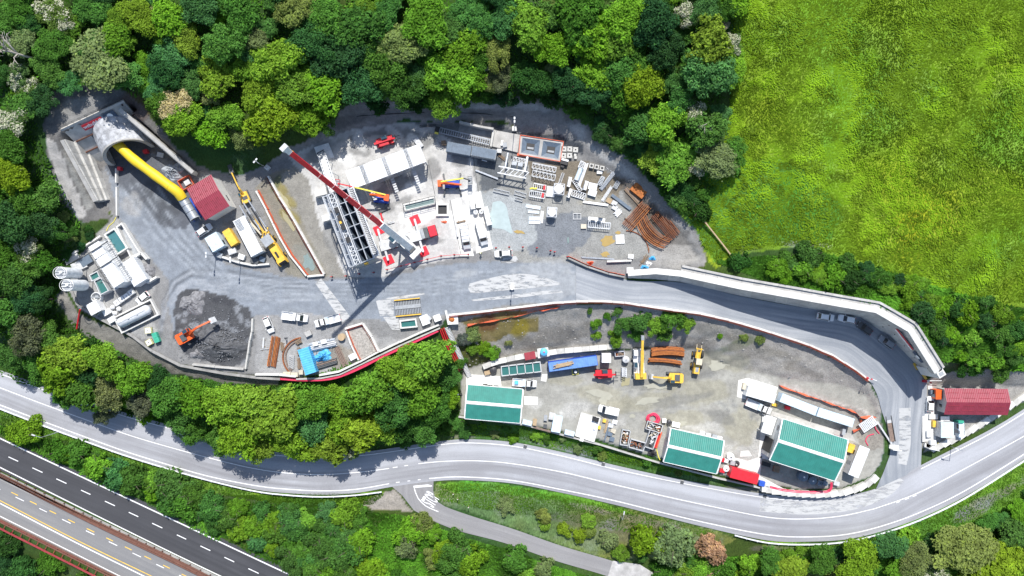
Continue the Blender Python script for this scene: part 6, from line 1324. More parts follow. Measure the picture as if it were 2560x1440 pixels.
for i,(px,py)in enumerate(((1479,414),(1492,417),(1505.5,420))):holed_block(('left','middle','right')[i]+' grey ring block in the row above the steel store',px,py,-12,1.1,True)
crate('small white block below the holed blocks, upper',1438,387,0,.6,.6,.5,0,'block_concrete'); crate('small white block below the holed blocks, lower',1439,394,0,.6,.6,.5,0,'block_concrete')
t=thing('portable_generator','white-topped dark generator below the holed blocks','generator',U(1410,408,0),R(-15)); MB().box(0,0,.2,1.8,1.0,.9).build('engine','black_plastic',t); MB().box(0,.6,.3,1.8,.5,1.0).build('hood','white_paint',t); MB().box(-.2,-.9,.1,.9,.7,.6).build('tank','black_plastic',t)
crate('white saddle piece in front of the ring blocks',1499,431,0,1.3,.7,.5,-5,'white_metal','saddle','steel part')
truss_thing('white lattice girder, upper of the two stacked by the holed blocks',(1331,413),(1390,424),12,0,1.2,7); truss_thing('white lattice girder, lower of the two stacked by the holed blocks',(1331,432),(1388,444),14,0,1.3,6); truss_thing('white lattice girder lying at the back of the steel store',(1284,397),(1319,404),10,0,.9,5)
t=thing('steel_gantry','white steel gantry frame with tubular legs over grey funnels','gantry',U(1288,432,0),R(-11))
for y,z_ in((-1.3,3.0),(.3,3.0)):MB().bar((-4.2,y,z_),(3.0,y,z_),.28).build('gantry_beam','white_metal',t)
mb=MB()
for k in range(6):x=-3.8+k*1.2; mb.bar((x,-1.3,3),(x+1.2,.3,3),.12)
mb.build('gantry_lacing','white_metal',t)
for x,mt_ in((-2.6,'galvanised'),(2.3,'white_metal')):MB().cyl((x,.3,2.8),(x,4.0,2.6),.3,n=10).build('leg_tube',mt_,t); MB().bar((x,4.0,2.6),(x,4.0,0),.25).build('leg',mt_,t); MB().bar((x,-1.3,3),(x,-1.3,0),.25).build('leg',mt_,t)
for x in(-.6,.9):MB().box(x,2.0,0,1.2,2.0,1.4,0,(1.0,.4)).build('funnel','steel_beam',t)
for k in range(4):MB().bar((-1.5,.8+k*.6,1.5),(-1.2,3.4,1.5),.1).build('rib','light_grey',t)
truss_thing('grey steel walkway lying below the gantry, left',(1234,475),(1273,484),8,0,.25,12,'galvanised',.1,'walkway',.1,True,'walkway'); truss_thing('grey steel walkway lying below the gantry, right',(1286,481),(1315,489),9,0,.25,9,'galvanised',.1,'walkway',.1,True,'walkway'); truss_thing('short grey steel walkway lying by the turbid puddle',(1288,496),(1306,501),7,0,.25,6,'galvanised',.1,'walkway',.1,True,'walkway')
truss_thing('white frame with red end plates, upper of two',(1334,464),(1364,470),13,0,.9,6,'white_metal',.12,'frame',.1,True,'roller_bed'); truss_thing('white frame with red end plates, lower of two',(1324,483),(1362,490),14,0,.9,8,'white_metal',.12,'frame',.1,True,'roller_bed')
for lb,px,py in(('red plate on the upper white frame',1361,469),('red plate on the lower white frame',1357,488)):p=U(px,py,1.2); t=thing('red_plate',lb,'plate',(p.x,p.y,1.05),R(-10)); MB().box(0,0,0,.5,1.1,.15).build('plate','red_paint',t); MB().box(0,0,.15,.2,.4,.12).build('boss','red_paint',t)
p=U(1333,473,.8); o=tag(MB().tube([Vector((-.8,0,.3)),Vector((-.2,.2,.5)),Vector((.4,0,.4)),Vector((.9,.2,.3))],.22,7).build('yellow_sling','lime_yellow'),'yellow lifting sling lying on the white frames','sling'); o.location=(p.x,p.y,.9)
def frame_tank(label,px,py,r,rz):
 p=U(px,py,2.7); t=thing('framed_tank',label,'tank',(p.x,p.y,0),R(rz),'round tanks in steel frames'); s=r*1.12; MB().cyl((0,0,.7),(0,0,2.5),r,n=24).build('shell','white_paint',t,True); MB().cyl((0,0,2.5),(0,0,2.75),r,r*.35,24).build('lid','white_paint',t)
 for sx in(-1,1):
  for sy in(-1,1):MB().box(sx*s,sy*s,0,.14,.14,2.7).build('leg','white_metal',t)
 for z_ in(.4,2.6):
  for k in(-1,1):MB().bar((-s,k*s,z_),(s,k*s,z_),.12).build('frame_bar','white_metal',t); MB().bar((k*s,-s,z_),(k*s,s,z_),.12).build('frame_bar','white_metal',t)
 return t
frame_tank('round white tank in a frame beside a grey grate, upper one',1398,472,1.12,-5); frame_tank('round white tank in a frame, lower one standing alone',1380,530,1.02,-5)
crate('grey slatted steel grate beside the upper round tank',1377,479,0,2.1,2.6,.4,-6,'light_grey','grate','grate')
truss_thing('narrow ladder leaning towards the upper round tank',(1408,433),(1398,460),6,0,.1,10,'white_metal',.07,'ladder',.1,True,'ladder')
for lb,a,b,w_,mt_ in(('pale framed double panel lying right of the turbid puddle',(1315,514),(1351,520),8,'pale_blue'),('pale panel lying below the framed double panel',(1320,529),(1348,531),6,'pale_blue'),('upper pale sheet of the lying pair',(1322,545),(1350,546),8,'pale_blue'),('lower pale sheet of the lying pair',(1322,555),(1351,556),8,'pale_blue'),('narrow pale sheet standing upright beside the pair',(1356,527),(1353,558),7,'light_grey')):
 m,rz,L=axis(a,b,0,.2); t=thing('roofing_sheet',lb,'panel',m,rz); W=mpx(w_); MB().box(0,0,.05,L,W,.1).build('sheet',mt_,t)
 for y in(-W/2,W/2):MB().bar((-L/2,y,.16),(L/2,y,.16),.08).build('edge','white_paint',t)
m,rz,L=axis((1453,420),(1441,450),0,1); t=thing('steel_tube','thick pale steel tube in the steel store','tube',m,rz); MB().cyl((-L/2,0,.62),(L/2,0,.62),.6,n=16).build('tube','pale_blue',t,True)
for e in(-1,1):MB().cyl((e*L/2-.05,0,.62),(e*L/2+.05,0,.62),.68,n=16).build('flange','light_grey',t)
for e in(-.3,.3):MB().box(L*e,0,0,.2,1.2,.1).build('chock','old_wood',t)
pile('long thin steel bars leaning in the steel store',(1468,407),(1446,466),9,0,5,1,['galvanised','white_metal'],sq=(.14,.12),name='bar_bundle',cat='bars',part='bar'); truss_thing('blackish roller frame at the head of the steel store',(1457,404),(1450,420),10,0,.6,5,'white_metal',.12,'frame',.1,True,'roller_bench')
container('tall white box standing in the steel store, upper',(1426,443),(1421,466),8,0,1.2,'white_paint',False,cat='box',name='steel_box'); container('tall white box standing in the steel store, lower',(1427,472),(1420,493),7,0,1.0,'white_paint',False,cat='box',name='steel_box')
truss_thing('white ladder frame crossing the steel store',(1434,450),(1452,477),8,0,.5,7,'white_metal',.1,'frame',.3,True,'steel_ladder'); truss_thing('white lattice mat at the foot of the steel store',(1430,482),(1463,492),15,0,.3,6,'white_metal',.12,'frame',.1,False,'lattice_mat')
container('white trough box in the steel store',(1467,453),(1461,474),9,0,1.0,'white_metal',False,cat='box',name='steel_box'); crate('white panel crate right of the trough, upper',1482,466,0,2.1,1.6,.8,-12,'white_metal'); crate('white panel crate right of the trough, lower',1481,482,0,2.0,1.5,.8,-18,'white_metal')
truss_thing('grated steel section beside the pipe bundle',(1508,442),(1498,462),9,0,.7,6,'galvanised',.12,'frame',.1,False,'grated_section')
pile('bundle of long grey steel pipes in the steel store',(1538,428),(1502,473),11,0,5,2,['galvanised','steel_beam'],name='pipe_stack',part='pipe',stakes=True); pile('single long thin pole lying across the slope foot',(1503,408),(1557,450),2,0,1,1,'light_grey',r=.09,name='pole',cat='pole',part='pole')
truss_thing('small wire rack right of the pipe bundle',(1546,454),(1537,470),10,0,.5,6,'galvanised',.08,'rack',.1,False,'wire_rack'); pile('spread of thin white poles below the wire rack',(1531,464),(1507,500),8,0,4,1,'white_metal',r=.08,name='pole_bundle',cat='poles',part='pole',jit=.5)
pile('dark grey wide steel beam lying below the poles',(1529,487),(1577,523),8,0,2,1,'slate_blue',sq=(.38,.3),name='beam_stack',cat='beams',part='beam'); pile('white steel beam lying across the ochre mud',(1457,504),(1520,513),6,0,2,1,'white_paint',sq=(.28,.25),name='beam_stack',cat='beams',part='beam')
for lb,px,py,mt_ in(('pale wooden pallet beside the dark grey beam',1523,502,'wood'),('grey wrapped pallet beside the dark grey beam',1536,508,'light_grey'),('second grey wrapped pallet below the first',1537,519,'light_grey'),('wooden pallet left of the white lattice crate',1459,566,'beige')):crate(lb,px,py,0,1.3,1.1,.4,-30 if px>1500 else 0,mt_,'pallet','pallet')
pile('stack of pale slabs below the grey pallets',(1539,538),(1552,525),14,0,5,1,'white_metal',sq=(.24,.12),name='slab_stack',cat='slabs',part='slab')
truss_thing('white H-shaped frame lying alone on the gravel',(1433,541),(1452,541),14,0,.1,2,'white_paint',.1,'frame',.1,True,'h_frame'); container('white steel box above the lattice crate',(1471,546),(1512,551),8,0,1.0,'white_paint',False,cat='box',name='steel_box'); truss_thing('white lattice crate with many rungs',(1471,560),(1525,565),15,0,1.0,12,'white_metal',.13,'frame',.1,True,'lattice_crate')
crate('square white plate on the gravel near the ochre puddles',1550,598,0,2.1,2.2,.25,3,'white_paint','plate','plate')
t=thing('rust_sheet_pile','bright rust-brown sheet stack at the slope foot','sheets',U(1597,476,1.2),R(-39)); t.location.z=0
for k in range(5):MB().box(rnd.uniform(-.05,.05),rnd.uniform(-.05,.05),.15+k*.22,3.7,2.4,.18).build('sheet','bright_rust',t)
for x in(-1.2,1.2):MB().box(x,0,0,.2,2.4,.15).build('bearer','old_wood',t)
pile('dark brown rail row below the bright rust-brown sheets',(1565,470),(1598,505),14,0,5,1,['old_wood','brown_pipe'],sq=(.25,.2),name='rail_stack',cat='rails',part='rail')
M('dark_rust',(.17,.055,.024),.85,0,.5,2,.5)
pile('bundle of rusty rails, leftmost of the big rust heap',(1616,512),(1566,568),32,0,7,1,['rust','bright_rust','rust'],sq=(.17,.22),z0=.5,name='rail_stack',cat='rails',part='rail'); pile('straight rusty rails, right side of the big rust heap',(1638,532),(1688,592),34,0,8,1,['dark_rust','rust','rust'],sq=(.17,.22),z0=.5,name='rail_stack',cat='rails',part='rail')
pile('bent rusty rails fanned out in the middle of the big rust heap',(1602,548),(1668,610),36,0,8,1,['rust','bright_rust','dark_rust'],sq=(.17,.22),z0=.6,name='rail_stack',cat='rails',part='rail',curve=-1.2)
t=thing('curved_rail','single thin rusty rail bent in an arc on the gravel','rail',U(1567,632,0)); mb=MB(); arc_beam(mb,(0,0),5.5,0,92,.12,.2,.22); mb.build('rail','rust',t)
for f in(10,80):MB().box(5.5*math.cos(R(f)),5.5*math.sin(R(f)),0,.5,.5,.1).build('bearer','old_wood',t)
pile('long grey strips lying behind the orange netting',(1453,643),(1535,648),4,0,2,1,'steel_beam',sq=(.18,.12),name='strip_bundle',cat='strips',part='strip'); pile('loose brown timber near the blue tarpaulin scraps',(1603,660),(1617,640),8,0,4,1,'old_wood',sq=(.15,.1),name='timber_bundle',cat='timber',part='plank',jit=.6)
mound('bright blue tarpaulin scrap beside the end of the curved rail',1631,646,9,6,.5,'tarp_blue',name='tarpaulin',cat='tarpaulin',rough_=1.0); mound('pale blue tarpaulin scrap at the head of the ramp wall',1611,668,11,5,.5,'sky_blue',name='tarpaulin',cat='tarpaulin',rough_=1.0); mound('orange crumpled net behind the barrier row',1476,657,9,5,.5,'orange_net',name='crumpled_net',cat='net',rough_=1.0); mound('white plastic scraps between the two blue tarpaulins',1622,660,8,7,.4,'white_paint',name='plastic_scrap',cat='scrap',rough_=1.0)
crate('white washing box beside the loose timber',1577,641,0,1.3,1.0,.8,-5); crate('white box at the start of the ramp wall',1575,676,0,1.6,1.4,1.0,0)
t=thing('fence_rail','long brown wooden rail running along the meadow edge','fence'); pts_=[ground_at(*q)for q in((1722,507),(1748,540),(1778,578),(1805,612),(1828,642))]
for a_,b_ in zip(pts_[:-1],pts_[1:]):MB().bar(a_+Vector((0,0,.7)),b_+Vector((0,0,.7)),.3,.3).build('rail','wood',t)
for q in pts_:MB().bar(q-Vector((0,0,.3)),q+Vector((0,0,.8)),.2).build('post','old_wood',t)
t=thing('folded_sheet','white folded roofing sheet lying at the upper rim of the apron','sheet',*axis((864,314),(914,299),0)[:2])
for k in(-1,1):MB().box(k*1.25,0,.2+.03*k,2.55,1.7,.1,R(4*k)).build('sheet_half','white_metal',t)
for x in(-1.5,1.5):MB().box(x,0,.0,.2,1.6,.2).build('bearer','old_wood',t)
pile('brown planks at the upper rim of the apron, left heap',(1004,298),(1046,293),9,0,5,2,['old_wood','brown_pipe'],sq=(.18,.1),name='plank_heap',cat='planks',part='plank',jit=.6); pile('brown planks at the upper rim of the apron, right heap',(1065,299),(1086,296),12,0,5,2,['old_wood','brown_pipe'],sq=(.18,.1),name='plank_heap',cat='planks',part='plank',jit=.4)
hose('long black cable along the slope above the apron',[(790,322,.8),(850,300,1.6),(900,290,1.6),(1000,284,1.6),(1080,281,1.6),(1200,284,1.6),(1250,290,1.2),(1283,292,1.5)],.09,'black_plastic',name='cable',cat='cable')
p=U(838,320,.5); tag(MB().tube([Vector((.55*math.cos(a),.55*math.sin(a),.12))for a in np.linspace(0,6.28,18)],.13,7).build('hose_reel','green_plastic'),'green hose coil at the upper left rim of the apron','hose').location=(p.x,p.y,0)
crate('grey open steel tray above the white canopy',1046,357,0,1.3,2.6,.5,35,'light_grey','tray','tray'); truss_thing('narrow grate lying near the drag conveyor',(1050,316),(1090,313),5,0,.1,14,'dark_steel',.08,'grate',.05,True,'drain_grate')
truss_thing('red and white steel ladder lying left of the slate containers',(1093,344),(1105,370),8,0,.2,7,'light_grey',.1,'ladder',.1,True,'ladder'); crate('brown wooden crate left of the dark slate container',1109,357,0,1.1,1.1,.8,10,'old_wood'); pile('broken brown timber below the concrete deck',(1246,385),(1262,398),8,0,3,1,'old_wood',sq=(.18,.12),name='timber_bundle',cat='timber',part='plank',jit=.6)
sheet('hopper_deck',[(1234,326),(1300,338),(1294,382),(1228,366)],.06,'concrete',.5); crate('grey control box on the concrete deck by the hoppers',1262,362,.56,1.0,1.1,.5,10,'grey_paint'); crate('white panel standing on the concrete deck by the hoppers',1255,357,.56,.4,1.3,.6,-10); crate('brown box at the corner of the paler slate container',1248,377,0,1.1,.9,1.0,-5,'light_grey')
pile('steel channel lying on the dark gravel below the slate containers',(1188,425),(1244,447),4,0,1,1,'steel_beam',sq=(.4,.25),name='channel',cat='channel',part='channel'); pile('short white board near the steel channel',(1203,399),(1216,403),3,0,1,1,'white_paint',sq=(.25,.1),name='board',cat='board',part='board')
for i,(px,py)in enumerate(((1189,530),(1203,529))):p=U(px,py,1); t=thing('white_drum',('left','right')[i]+' of two round white drums above the parked vans','drum',(p.x,p.y,0),0,'white drums'); MB().cyl((0,0,0),(0,0,1.1),.58,n=18).build('shell','white_paint',t,True); MB().cyl((0,0,1.1),(0,0,1.16),.5,.4,16).build('lid','light_grey',t); MB().cyl((.1,0,1.16),(.1,0,1.2),.12,n=8).build('cap','black_plastic',t)
low_wall('grey drain wall left of the parked vans',[(1139,556),(1144,592)],[.7]*2,[0]*2,.4,'light_grey',4); pile('brown timber piece above the left van',(1142,556),(1165,551),3,0,1,1,'old_wood',sq=(.3,.3),name='timber',cat='timber',part='beam')
mound('flat orange tarpaulin triangle beside the drain line',1111,555,8,4,.3,'orange_net',name='tarpaulin',cat='tarpaulin'); pile('red-painted steel piece beside the crane boom foot',(950,530),(957,552),4,0,2,1,'red_paint',sq=(.2,.2),name='steel_piece',cat='steel part',part='bar'); pile('dark steel beam beside the crane boom foot',(946,531),(975,518),5,0,2,1,'dark_steel',sq=(.3,.3),name='beam_stack',cat='beams',part='beam'); pile('white and dark board near the crane',(965,560),(984,554),4,0,2,1,'light_grey',sq=(.3,.2),name='board_stack',cat='boards',part='board')
mound('rusty rebar heap below the crane boom tip',706,368,14,7,.5,'rust',name='scrap_heap',cat='heap',rough_=1.2)
PO=[(831,692),(866,690),(899,685),(935,681),(968,674),(1003,665),(1037,656),(1069,648),(1103,640),(1136,637),(1171,636),(1240,620),(1273,618),(1307,618),(1342,620),(1376,627),(1386,630),(1418,642)]
for i,(px,py)in enumerate(PO):
 w_=['first','second','third','fourth','fifth','sixth','seventh','eighth','ninth','tenth','eleventh','twelfth','thirteenth','fourteenth','fifteenth','sixteenth','seventeenth','eighteenth'][i]
 t=thing('marker_post',w_+' red marker post from the left along the works road','post',U(px,py,0),R(10),'red marker posts'); MB().cyl((0,0,0),(0,0,1.3),.05,n=6).build('stake','dark_steel',t); MB().box(0,0,.85,.55,.12,.5).build('board','red_paint',t); MB().box(0,0,0,.4,.4,.1).build('foot','black_plastic',t)
for i,(a_,b_)in enumerate(zip(PO[4:10],PO[5:11])):p,q=U(*a_,.9),U(*b_,.9); tag(MB().bar(p,q,.1,.28).build('warning_tape','red_paint'),('first','second','third','fourth','fifth','sixth')[i]+' span of red warning tape in front of the crane','tape','red tape spans')
# lower yard
Z=-7.0
t=thing('stacked_block_wall','row of white and grey concrete blocks along the foot of the gravel bank','wall')
q=resample([(1207,918),(1240,905),(1300,892),(1345,886),(1400,878),(1470,872),(1538,866)],17); q=[U(a[0],a[1],Z+1.8)for a in q]
for i,(a,b)in enumerate(zip(q[:-1],q[1:])):
 d=(b-a); L=d.length; c=(a+b)/2; MB().box(c.x,c.y,Z,L-.06,1.3,1.75+.1*(i%3),math.atan2(d.y,d.x)).build('stone_block','pale_concrete' if i%3 else 'block_concrete',t)
basin('long green five-bay settling tank in the lower yard',[(1252,916),(1351,904),(1354,930),(1254,941)],Z,1.9,1,'green_water',1.5,'light_grey',dividers=4)
t=thing('sheet_stack','faded red sheet stack on the block wall above the green tank','sheets',*axis((1312,892),(1338,887),Z+1.9,Z+2.4)[:2])
for k in range(4):MB().box(0,0,.0+k*.14,2.8,1.9,.12).build('sheet','maroon',t)
def round_tank(label,px,py,z,r,h,mat,lidmat=None,name='round_tank',cap='red_paint'):
 p=U(px,py,z+h); t=thing(name,label,'tank',(p.x,p.y,z)); MB().cyl((0,0,0),(0,0,h),r,n=22).build('shell',mat,t,True); MB().cyl((0,0,h),(0,0,h+r*.3),r,r*.25,20).build('lid',lidmat or mat,t,True); MB().cyl((0,0,h+r*.3),(0,0,h+r*.3+.1),r*.2,n=8).build('cap',cap,t)
 return t
sheet('tank_pad',[(1343,872),(1370,868),(1374,890),(1345,896)],Z+1.9,'pale_concrete',.1); round_tank('sky-blue round tank on the block wall above the green tank',1360,880,Z+2.0,.95,1.3,'sky_blue')
round_tank('dark bag-covered drum left of the green tank',1233,925,Z,.95,1.1,'dark_bag',cap='dark_bag'); crate('cream wooden box left of the green tank',1218,932,Z,1.4,1.0,.9,15,'wood')
for i,(px,py)in enumerate(((1213,953),(1226,956),(1241,957))):crate(('left','middle','right')[i]+' of three white boxes above the left green-roofed shed',px,py,Z,1.2,1.2,1.1,-3)
pile('fan of pale planks on the roof of the long blue container',(1387,917),(1429,908),10,Z+2.75,5,2,'wood',sq=(.2,.08),name='plank_heap',cat='planks',part='plank',jit=.6)
t=thing('drum_tray','yellow spill tray with a white drum below the blue container','tray',*axis((1431,930),(1446,928),Z,Z+.6)[:2]); MB().box(0,0,0,1.6,1.6,.35).build('tray','lime_yellow',t); MB().box(0,0,.35,1.35,1.35,.02).build('tray_grid','dark_steel',t); MB().cyl((0,0,.37),(0,0,1.2),.34,n=14).build('drum','white_paint',t)
def skip(label,a,b,wpx,z,h,mat,fill,name='skip'):
 m,rz,L=axis(a,b,z,z+h); W=mpx(wpx,z+h); t=thing(name,label,'skip',m,rz,'open skips')
 for s in(-1,1):MB().box(0,s*(W/2),.1,L,.1,h-.1).build('side',mat,t); MB().box(s*L/2,0,.1,.1,W-.12,h-.1).build('end',mat,t)
 MB().box(0,0,.1,L-.12,W-.12,.1).build('floor','dark_steel',t)
 for s in(-1,1):MB().bar((-L/2,s*W/2,h),(L/2,s*W/2,h),.16,.12).build('rim','light_grey',t); MB().bar((s*L/2,-W/2,h),(s*L/2,W/2,h),.16,.12).build('rim','light_grey',t)
 g=random.Random(int(a[0]+a[1])); n=26
 for k in range(n):
  x,y=g.uniform(-L/2+.3,L/2-.3),g.uniform(-W/2+.25,W/2-.25); MB().box(x,y,h*.3+g.uniform(0,h*.45),g.uniform(.3,1.1),g.uniform(.12,.4),g.uniform(.1,.3),g.uniform(0,3.1)).build('scrap_piece',g.choice(fill),t)
 return t
skip('small blue skip with brown contents beside the white tank box',(1538,886),(1561,884),11,Z,1.1,'blue_paint',['rust','brown_pipe','old_wood'])
skip('grey skip of timber waste, leftmost by the lower wall',(1566,1076),(1560,1113),20,Z,1.5,'grey_paint',['wood','old_wood','white_paint','cream','rust']); skip('grey skip of scrap iron, middle by the lower wall',(1575,1108),(1611,1118),21,Z,1.5,'light_grey',['rust','brown_pipe','steel_beam','dark_steel']); skip('grey skip of dark rubbish bags, right by the lower wall',(1636,1078),(1622,1120),22,Z,1.5,'grey_paint',['dark_bag','black_plastic','white_paint','cream','light_grey']); skip('brown skip of mixed rubble below the pink hose coil',(1617,1062),(1654,1073),20,Z,1.4,'brown_pipe',['white_paint','cream','light_grey','rust','brown_pipe'])
p=U(1633,1046,Z+.4); mb=MB(); g=random.Random(3); pts=[]
for k in range(110):a=k*.42; r_=1.35+.3*math.sin(k*.37)+g.uniform(-.06,.06); pts.append(Vector((r_*math.cos(a)+.25*math.sin(k*.11),r_*.85*math.sin(a),.12+.35*abs(math.sin(k*.23)))))
mb.tube(pts,.11,6); o=tag(mb.build('hose_coil','pink_hose',None,True),'tangled coil of pink hose above the brown skip','hose'); o.location=(p.x,p.y,Z)
t=thing('mesh_rolls','long orange-red strips standing along the white side of the middle shed','netting',*axis((1652,1078),(1638,1122),Z,Z+.5)[:2])
for k in range(3):MB().cyl((-2.2,-.35+k*.35,.22),(2.2,-.35+k*.35,.22),.2,n=8).build('roll','orange_net' if k!=1 else 'red_paint',t)
mound('black sheeting heap at the lower wall beside the middle shed',1631,1132,12,10,.9,'dark_bag',Z,name='sheeting_heap',cat='heap',rough_=.9)
hose('pale yellow hose beside the black sheeting heap',[(1640,1118,Z+.1),(1643,1130,Z+.1),(1646,1142,Z+.1),(1650,1150,Z+.1)],.12,'lime_yellow')
crate('white cabinet at the upper corner of the middle shed',1661,1052,Z,1.0,1.0,.9,0); round_tank('black round drum at the upper corner of the middle shed',1674,1056,Z,.6,1.0,'dark_bag',cap='black_plastic'); crate('white table box above the middle shed roof',1690,1062,Z,2.0,1.2,.8,-12)
for i,px in enumerate((1756,1771,1787,1799)):crate(('first','second','third','fourth')[i]+' pallet of bagged goods along the upper side of the middle shed',px,1084+i*4,Z,1.3,1.0,.9,-12,('white_paint','light_grey','grey_paint','white_paint')[i],'goods_pallet','pallet')
round_tank('white cube-like mixer tank right of the middle shed',1827,1142,Z,.95,1.2,'white_paint',cap='black_plastic'); round_tank('white drum beside the red pump right of the middle shed',1816,1172,Z,.8,1.0,'white_paint',cap='black_plastic'); crate('red pump unit right of the middle shed, upper',1806,1150,Z,1.1,.9,1.0,-15,'red_paint','pump','pump'); crate('red pump unit right of the middle shed, lower',1806,1177,Z,1.2,.9,.9,-15,'red_paint','pump','pump'); crate('white control box above the red pumps',1816,1152,Z,1.0,.9,1.0,-15)
mb=MB()
for k in range(3):mb.tube([Vector(((.75-.15*k)*math.cos(a),(.75-.15*k)*math.sin(a),.15+.18*k))for a in np.linspace(0,6.28,18)],.12,6)
p=U(1842,1160,Z+.4); tag(mb.build('cable_coil','dark_bag'),'coil of black cable above the red container','coil').location=(p.x,p.y,Z)
crate('grey motor frame beside the black cable coil',1832,1158,Z,1.2,1.0,.7,-10,'grey_paint','motor','motor')
sheet('white_pad',[(1830,1142),(1870,1152),(1905,1140),(1900,1190),(1960,1222),(1900,1212),(1895,1195),(1835,1180)],Z+.03,'pale_concrete'); sheet('white_pad',[(1846,950),(1870,945),(1945,968),(1940,985),(1868,965),(1866,1000),(1842,992)],Z+.03,'pale_concrete'); sheet('white_pad',[(1310,990),(1345,992),(1344,1012),(1310,1012)],Z+.03,'pale_concrete'); sheet('white_pad',[(1852,1128),(1872,1126),(1880,1140),(1850,1142)],Z+.03,'pale_concrete')
sheet('yard_slab',[(1905,1040),(1945,1040),(1920,1150),(1895,1143)],Z+.03,'pale_concrete'); sheet('yard_slab',[(1165,935),(1250,940),(1254,965),(1165,962)],Z+.03,'pale_concrete'); sheet('yard_slab',[(1355,935),(1368,935),(1366,955),(1352,952)],Z+.03,'pale_concrete')
sheet('yard_slab',[(1930,1028),(2130,1085),(2140,1105),(2120,1100),(1955,1048),(1925,1045)],Z+.035,'concrete'); sheet('gate_pad',[(2306,965),(2330,960),(2338,1045),(2340,1100),(2306,1105)],-6.36,'pale_concrete')
t=thing('wash_slab','large raised white concrete slab with stains by the lower wall','slab'); w4=[U(*p_,Z+.45)for p_ in((1453,1032),(1501,1045),(1485,1105),(1438,1089))]; MB().prism([tuple(v.xy)for v in w4[::-1]],Z,Z+.45).build('slab','white_paint',t)
for a,b in zip(w4,w4[1:]+w4[:1]):MB().bar(a+Vector((0,0,.05)),b+Vector((0,0,.05)),.2,.12).build('kerb','pale_concrete',t)
for i,(px,py)in enumerate(((1485,1047),(1493,1050))):crate(('left','right')[i]+' black battery box on the white wash slab',px,py,Z+.45,.8,1.1,.7,-12,'black_plastic','battery_box','box')
crate('white tool roll on the wash slab',1486,1066,Z+.45,.6,1.8,.3,-10,'light_grey')
crate('pale blue metal chest at the corner of the left green-roofed shed',1318,1057,Z,2.4,1.1,1.1,-14,'pale_blue','metal_chest','chest'); crate('pale blue metal chest left of the wash slab',1424,1083,Z,2.5,1.1,1.1,-14,'pale_blue','metal_chest','chest'); crate('yellow wooden box beside the pale blue chest',1337,1056,Z,.9,1.6,1.0,-8,'wood'); crate('dark engine on the gravel, left one',1364,1045,Z,.8,1.4,.8,-5,'grey_paint','engine','engine'); crate('grey engine with cowling on the gravel, right one',1380,1041,Z,1.5,1.7,1.0,-10,'light_grey','engine','engine'); crate('small dark frame at the lower wall',1363,1066,Z,.9,.9,.7,-8,'dark_steel'); pile('reddish beams along the lower wall left of the metal box',(1335,1068),(1380,1080),5,Z,2,1,'brown_pipe',sq=(.25,.2),name='beam_stack',cat='beams',part='beam')
pile('leaning pale timber right of the wash slab',(1519,1050),(1512,1082),5,Z,3,1,'wood',sq=(.2,.15),name='timber_bundle',cat='timber',part='plank'); pile('long dark steel beam right of the wash slab',(1525,1055),(1511,1102),4,Z,1,1,'slate_blue',sq=(.35,.3),name='beam_stack',cat='beams',part='beam'); crate('yellow case beside the pale timber, upper',1511,1052,Z,.8,.8,.6,-10,'yellow_paint'); crate('yellow case beside the wash slab, lower',1498,1069,Z,.7,.8,.6,-10,'yellow_paint')
for i,(px,py,mt_)in enumerate(((1527,1064,'light_grey'),(1537,1055,'white_paint'),(1533,1078,'beige'),(1525,1085,'slate_blue'),(1530,1098,'slate_blue'))):crate(('upper white','tall white','beige','grey wrapped','lower grey wrapped')[i]+' pallet in the store right of the long dark beam',px,py,Z,1.2,1.0,.5,-15,mt_,'pallet','pallet')
crate('white meter box on the lower wall',1454,1100,Z,.9,.6,.9,-14)
pile('upper stack of long bright rusty steel arches in the lower yard',(1627,882),(1708,882),25,Z,8,4,['bright_rust','rust','bright_rust'],sq=(.26,.22),name='arch_stack',cat='steel arches',part='arch',curve=.4,z0=.5); pile('lower stack of rusty steel arches set slantwise',(1621,900),(1702,908),12,Z,4,3,['bright_rust','bright_rust','rust'],sq=(.26,.22),name='arch_stack',cat='steel arches',part='arch',curve=.25,z0=.6)
round_tank('grey-white round tank beside the small blue skip',1565,899,Z,.88,1.6,'light_grey',cap='grey_paint'); truss_thing('white boxed frame standing left of the yellow truck crane',(1561,921),(1561,941),10,Z,1.8,4,'white_metal',.12,'frame',.1,False,'boxed_frame')
hose('black pipe along the foot of the gravel bank',[(1540,872,Z+.5),(1565,866,Z+.6),(1600,872,Z+.3),(1640,868,Z+.4),(1690,866,Z+.5),(1710,863,Z+.6),(1745,868,Z+.4)],.16,'black_plastic',name='pipe',cat='pipe')
def net_line(label,pts,zs,h=1.0):
 t=thing('safety_net_fence',label,'fence'); pl=[Vector(q)for q in catmull([tuple(U(a,b,z))for(a,b),z in zip(pts,zs)],1.2)]
 mb=MB(); g=random.Random(int(pts[0][0]))
 of=[Vector((g.uniform(-.25,.25),g.uniform(-.25,.25),0))for _ in pl]
 for i in range(len(pl)-1):p,q=pl[i],pl[i+1]; mb.add([p-of[i]*.8,q-of[i+1]*.8,q+of[i+1]+Vector((0,-.3,h)),p+of[i]+Vector((0,-.3,h))],[(0,1,2,3)])
 mb.build('net','orange_net',t)
 for i in range(0,len(pl),3):MB().bar(pl[i],pl[i]+Vector((0,-.1,h+.15)),.07).build('post','dark_steel',t)
net_line('orange safety net behind the pale cabin row',[(1947,962),(1990,978),(2047,997),(2100,1016),(2136,1028),(2148,1042)],[Z]*6); net_line('orange safety net from the cabin row to the white steel stair',[(2148,1042),(2185,1040)],[Z+.5]*2); net_line('short orange net between the cabin end and the stair',[(2149,1046),(2152,1066),(2130,1076)],[Z]*3)
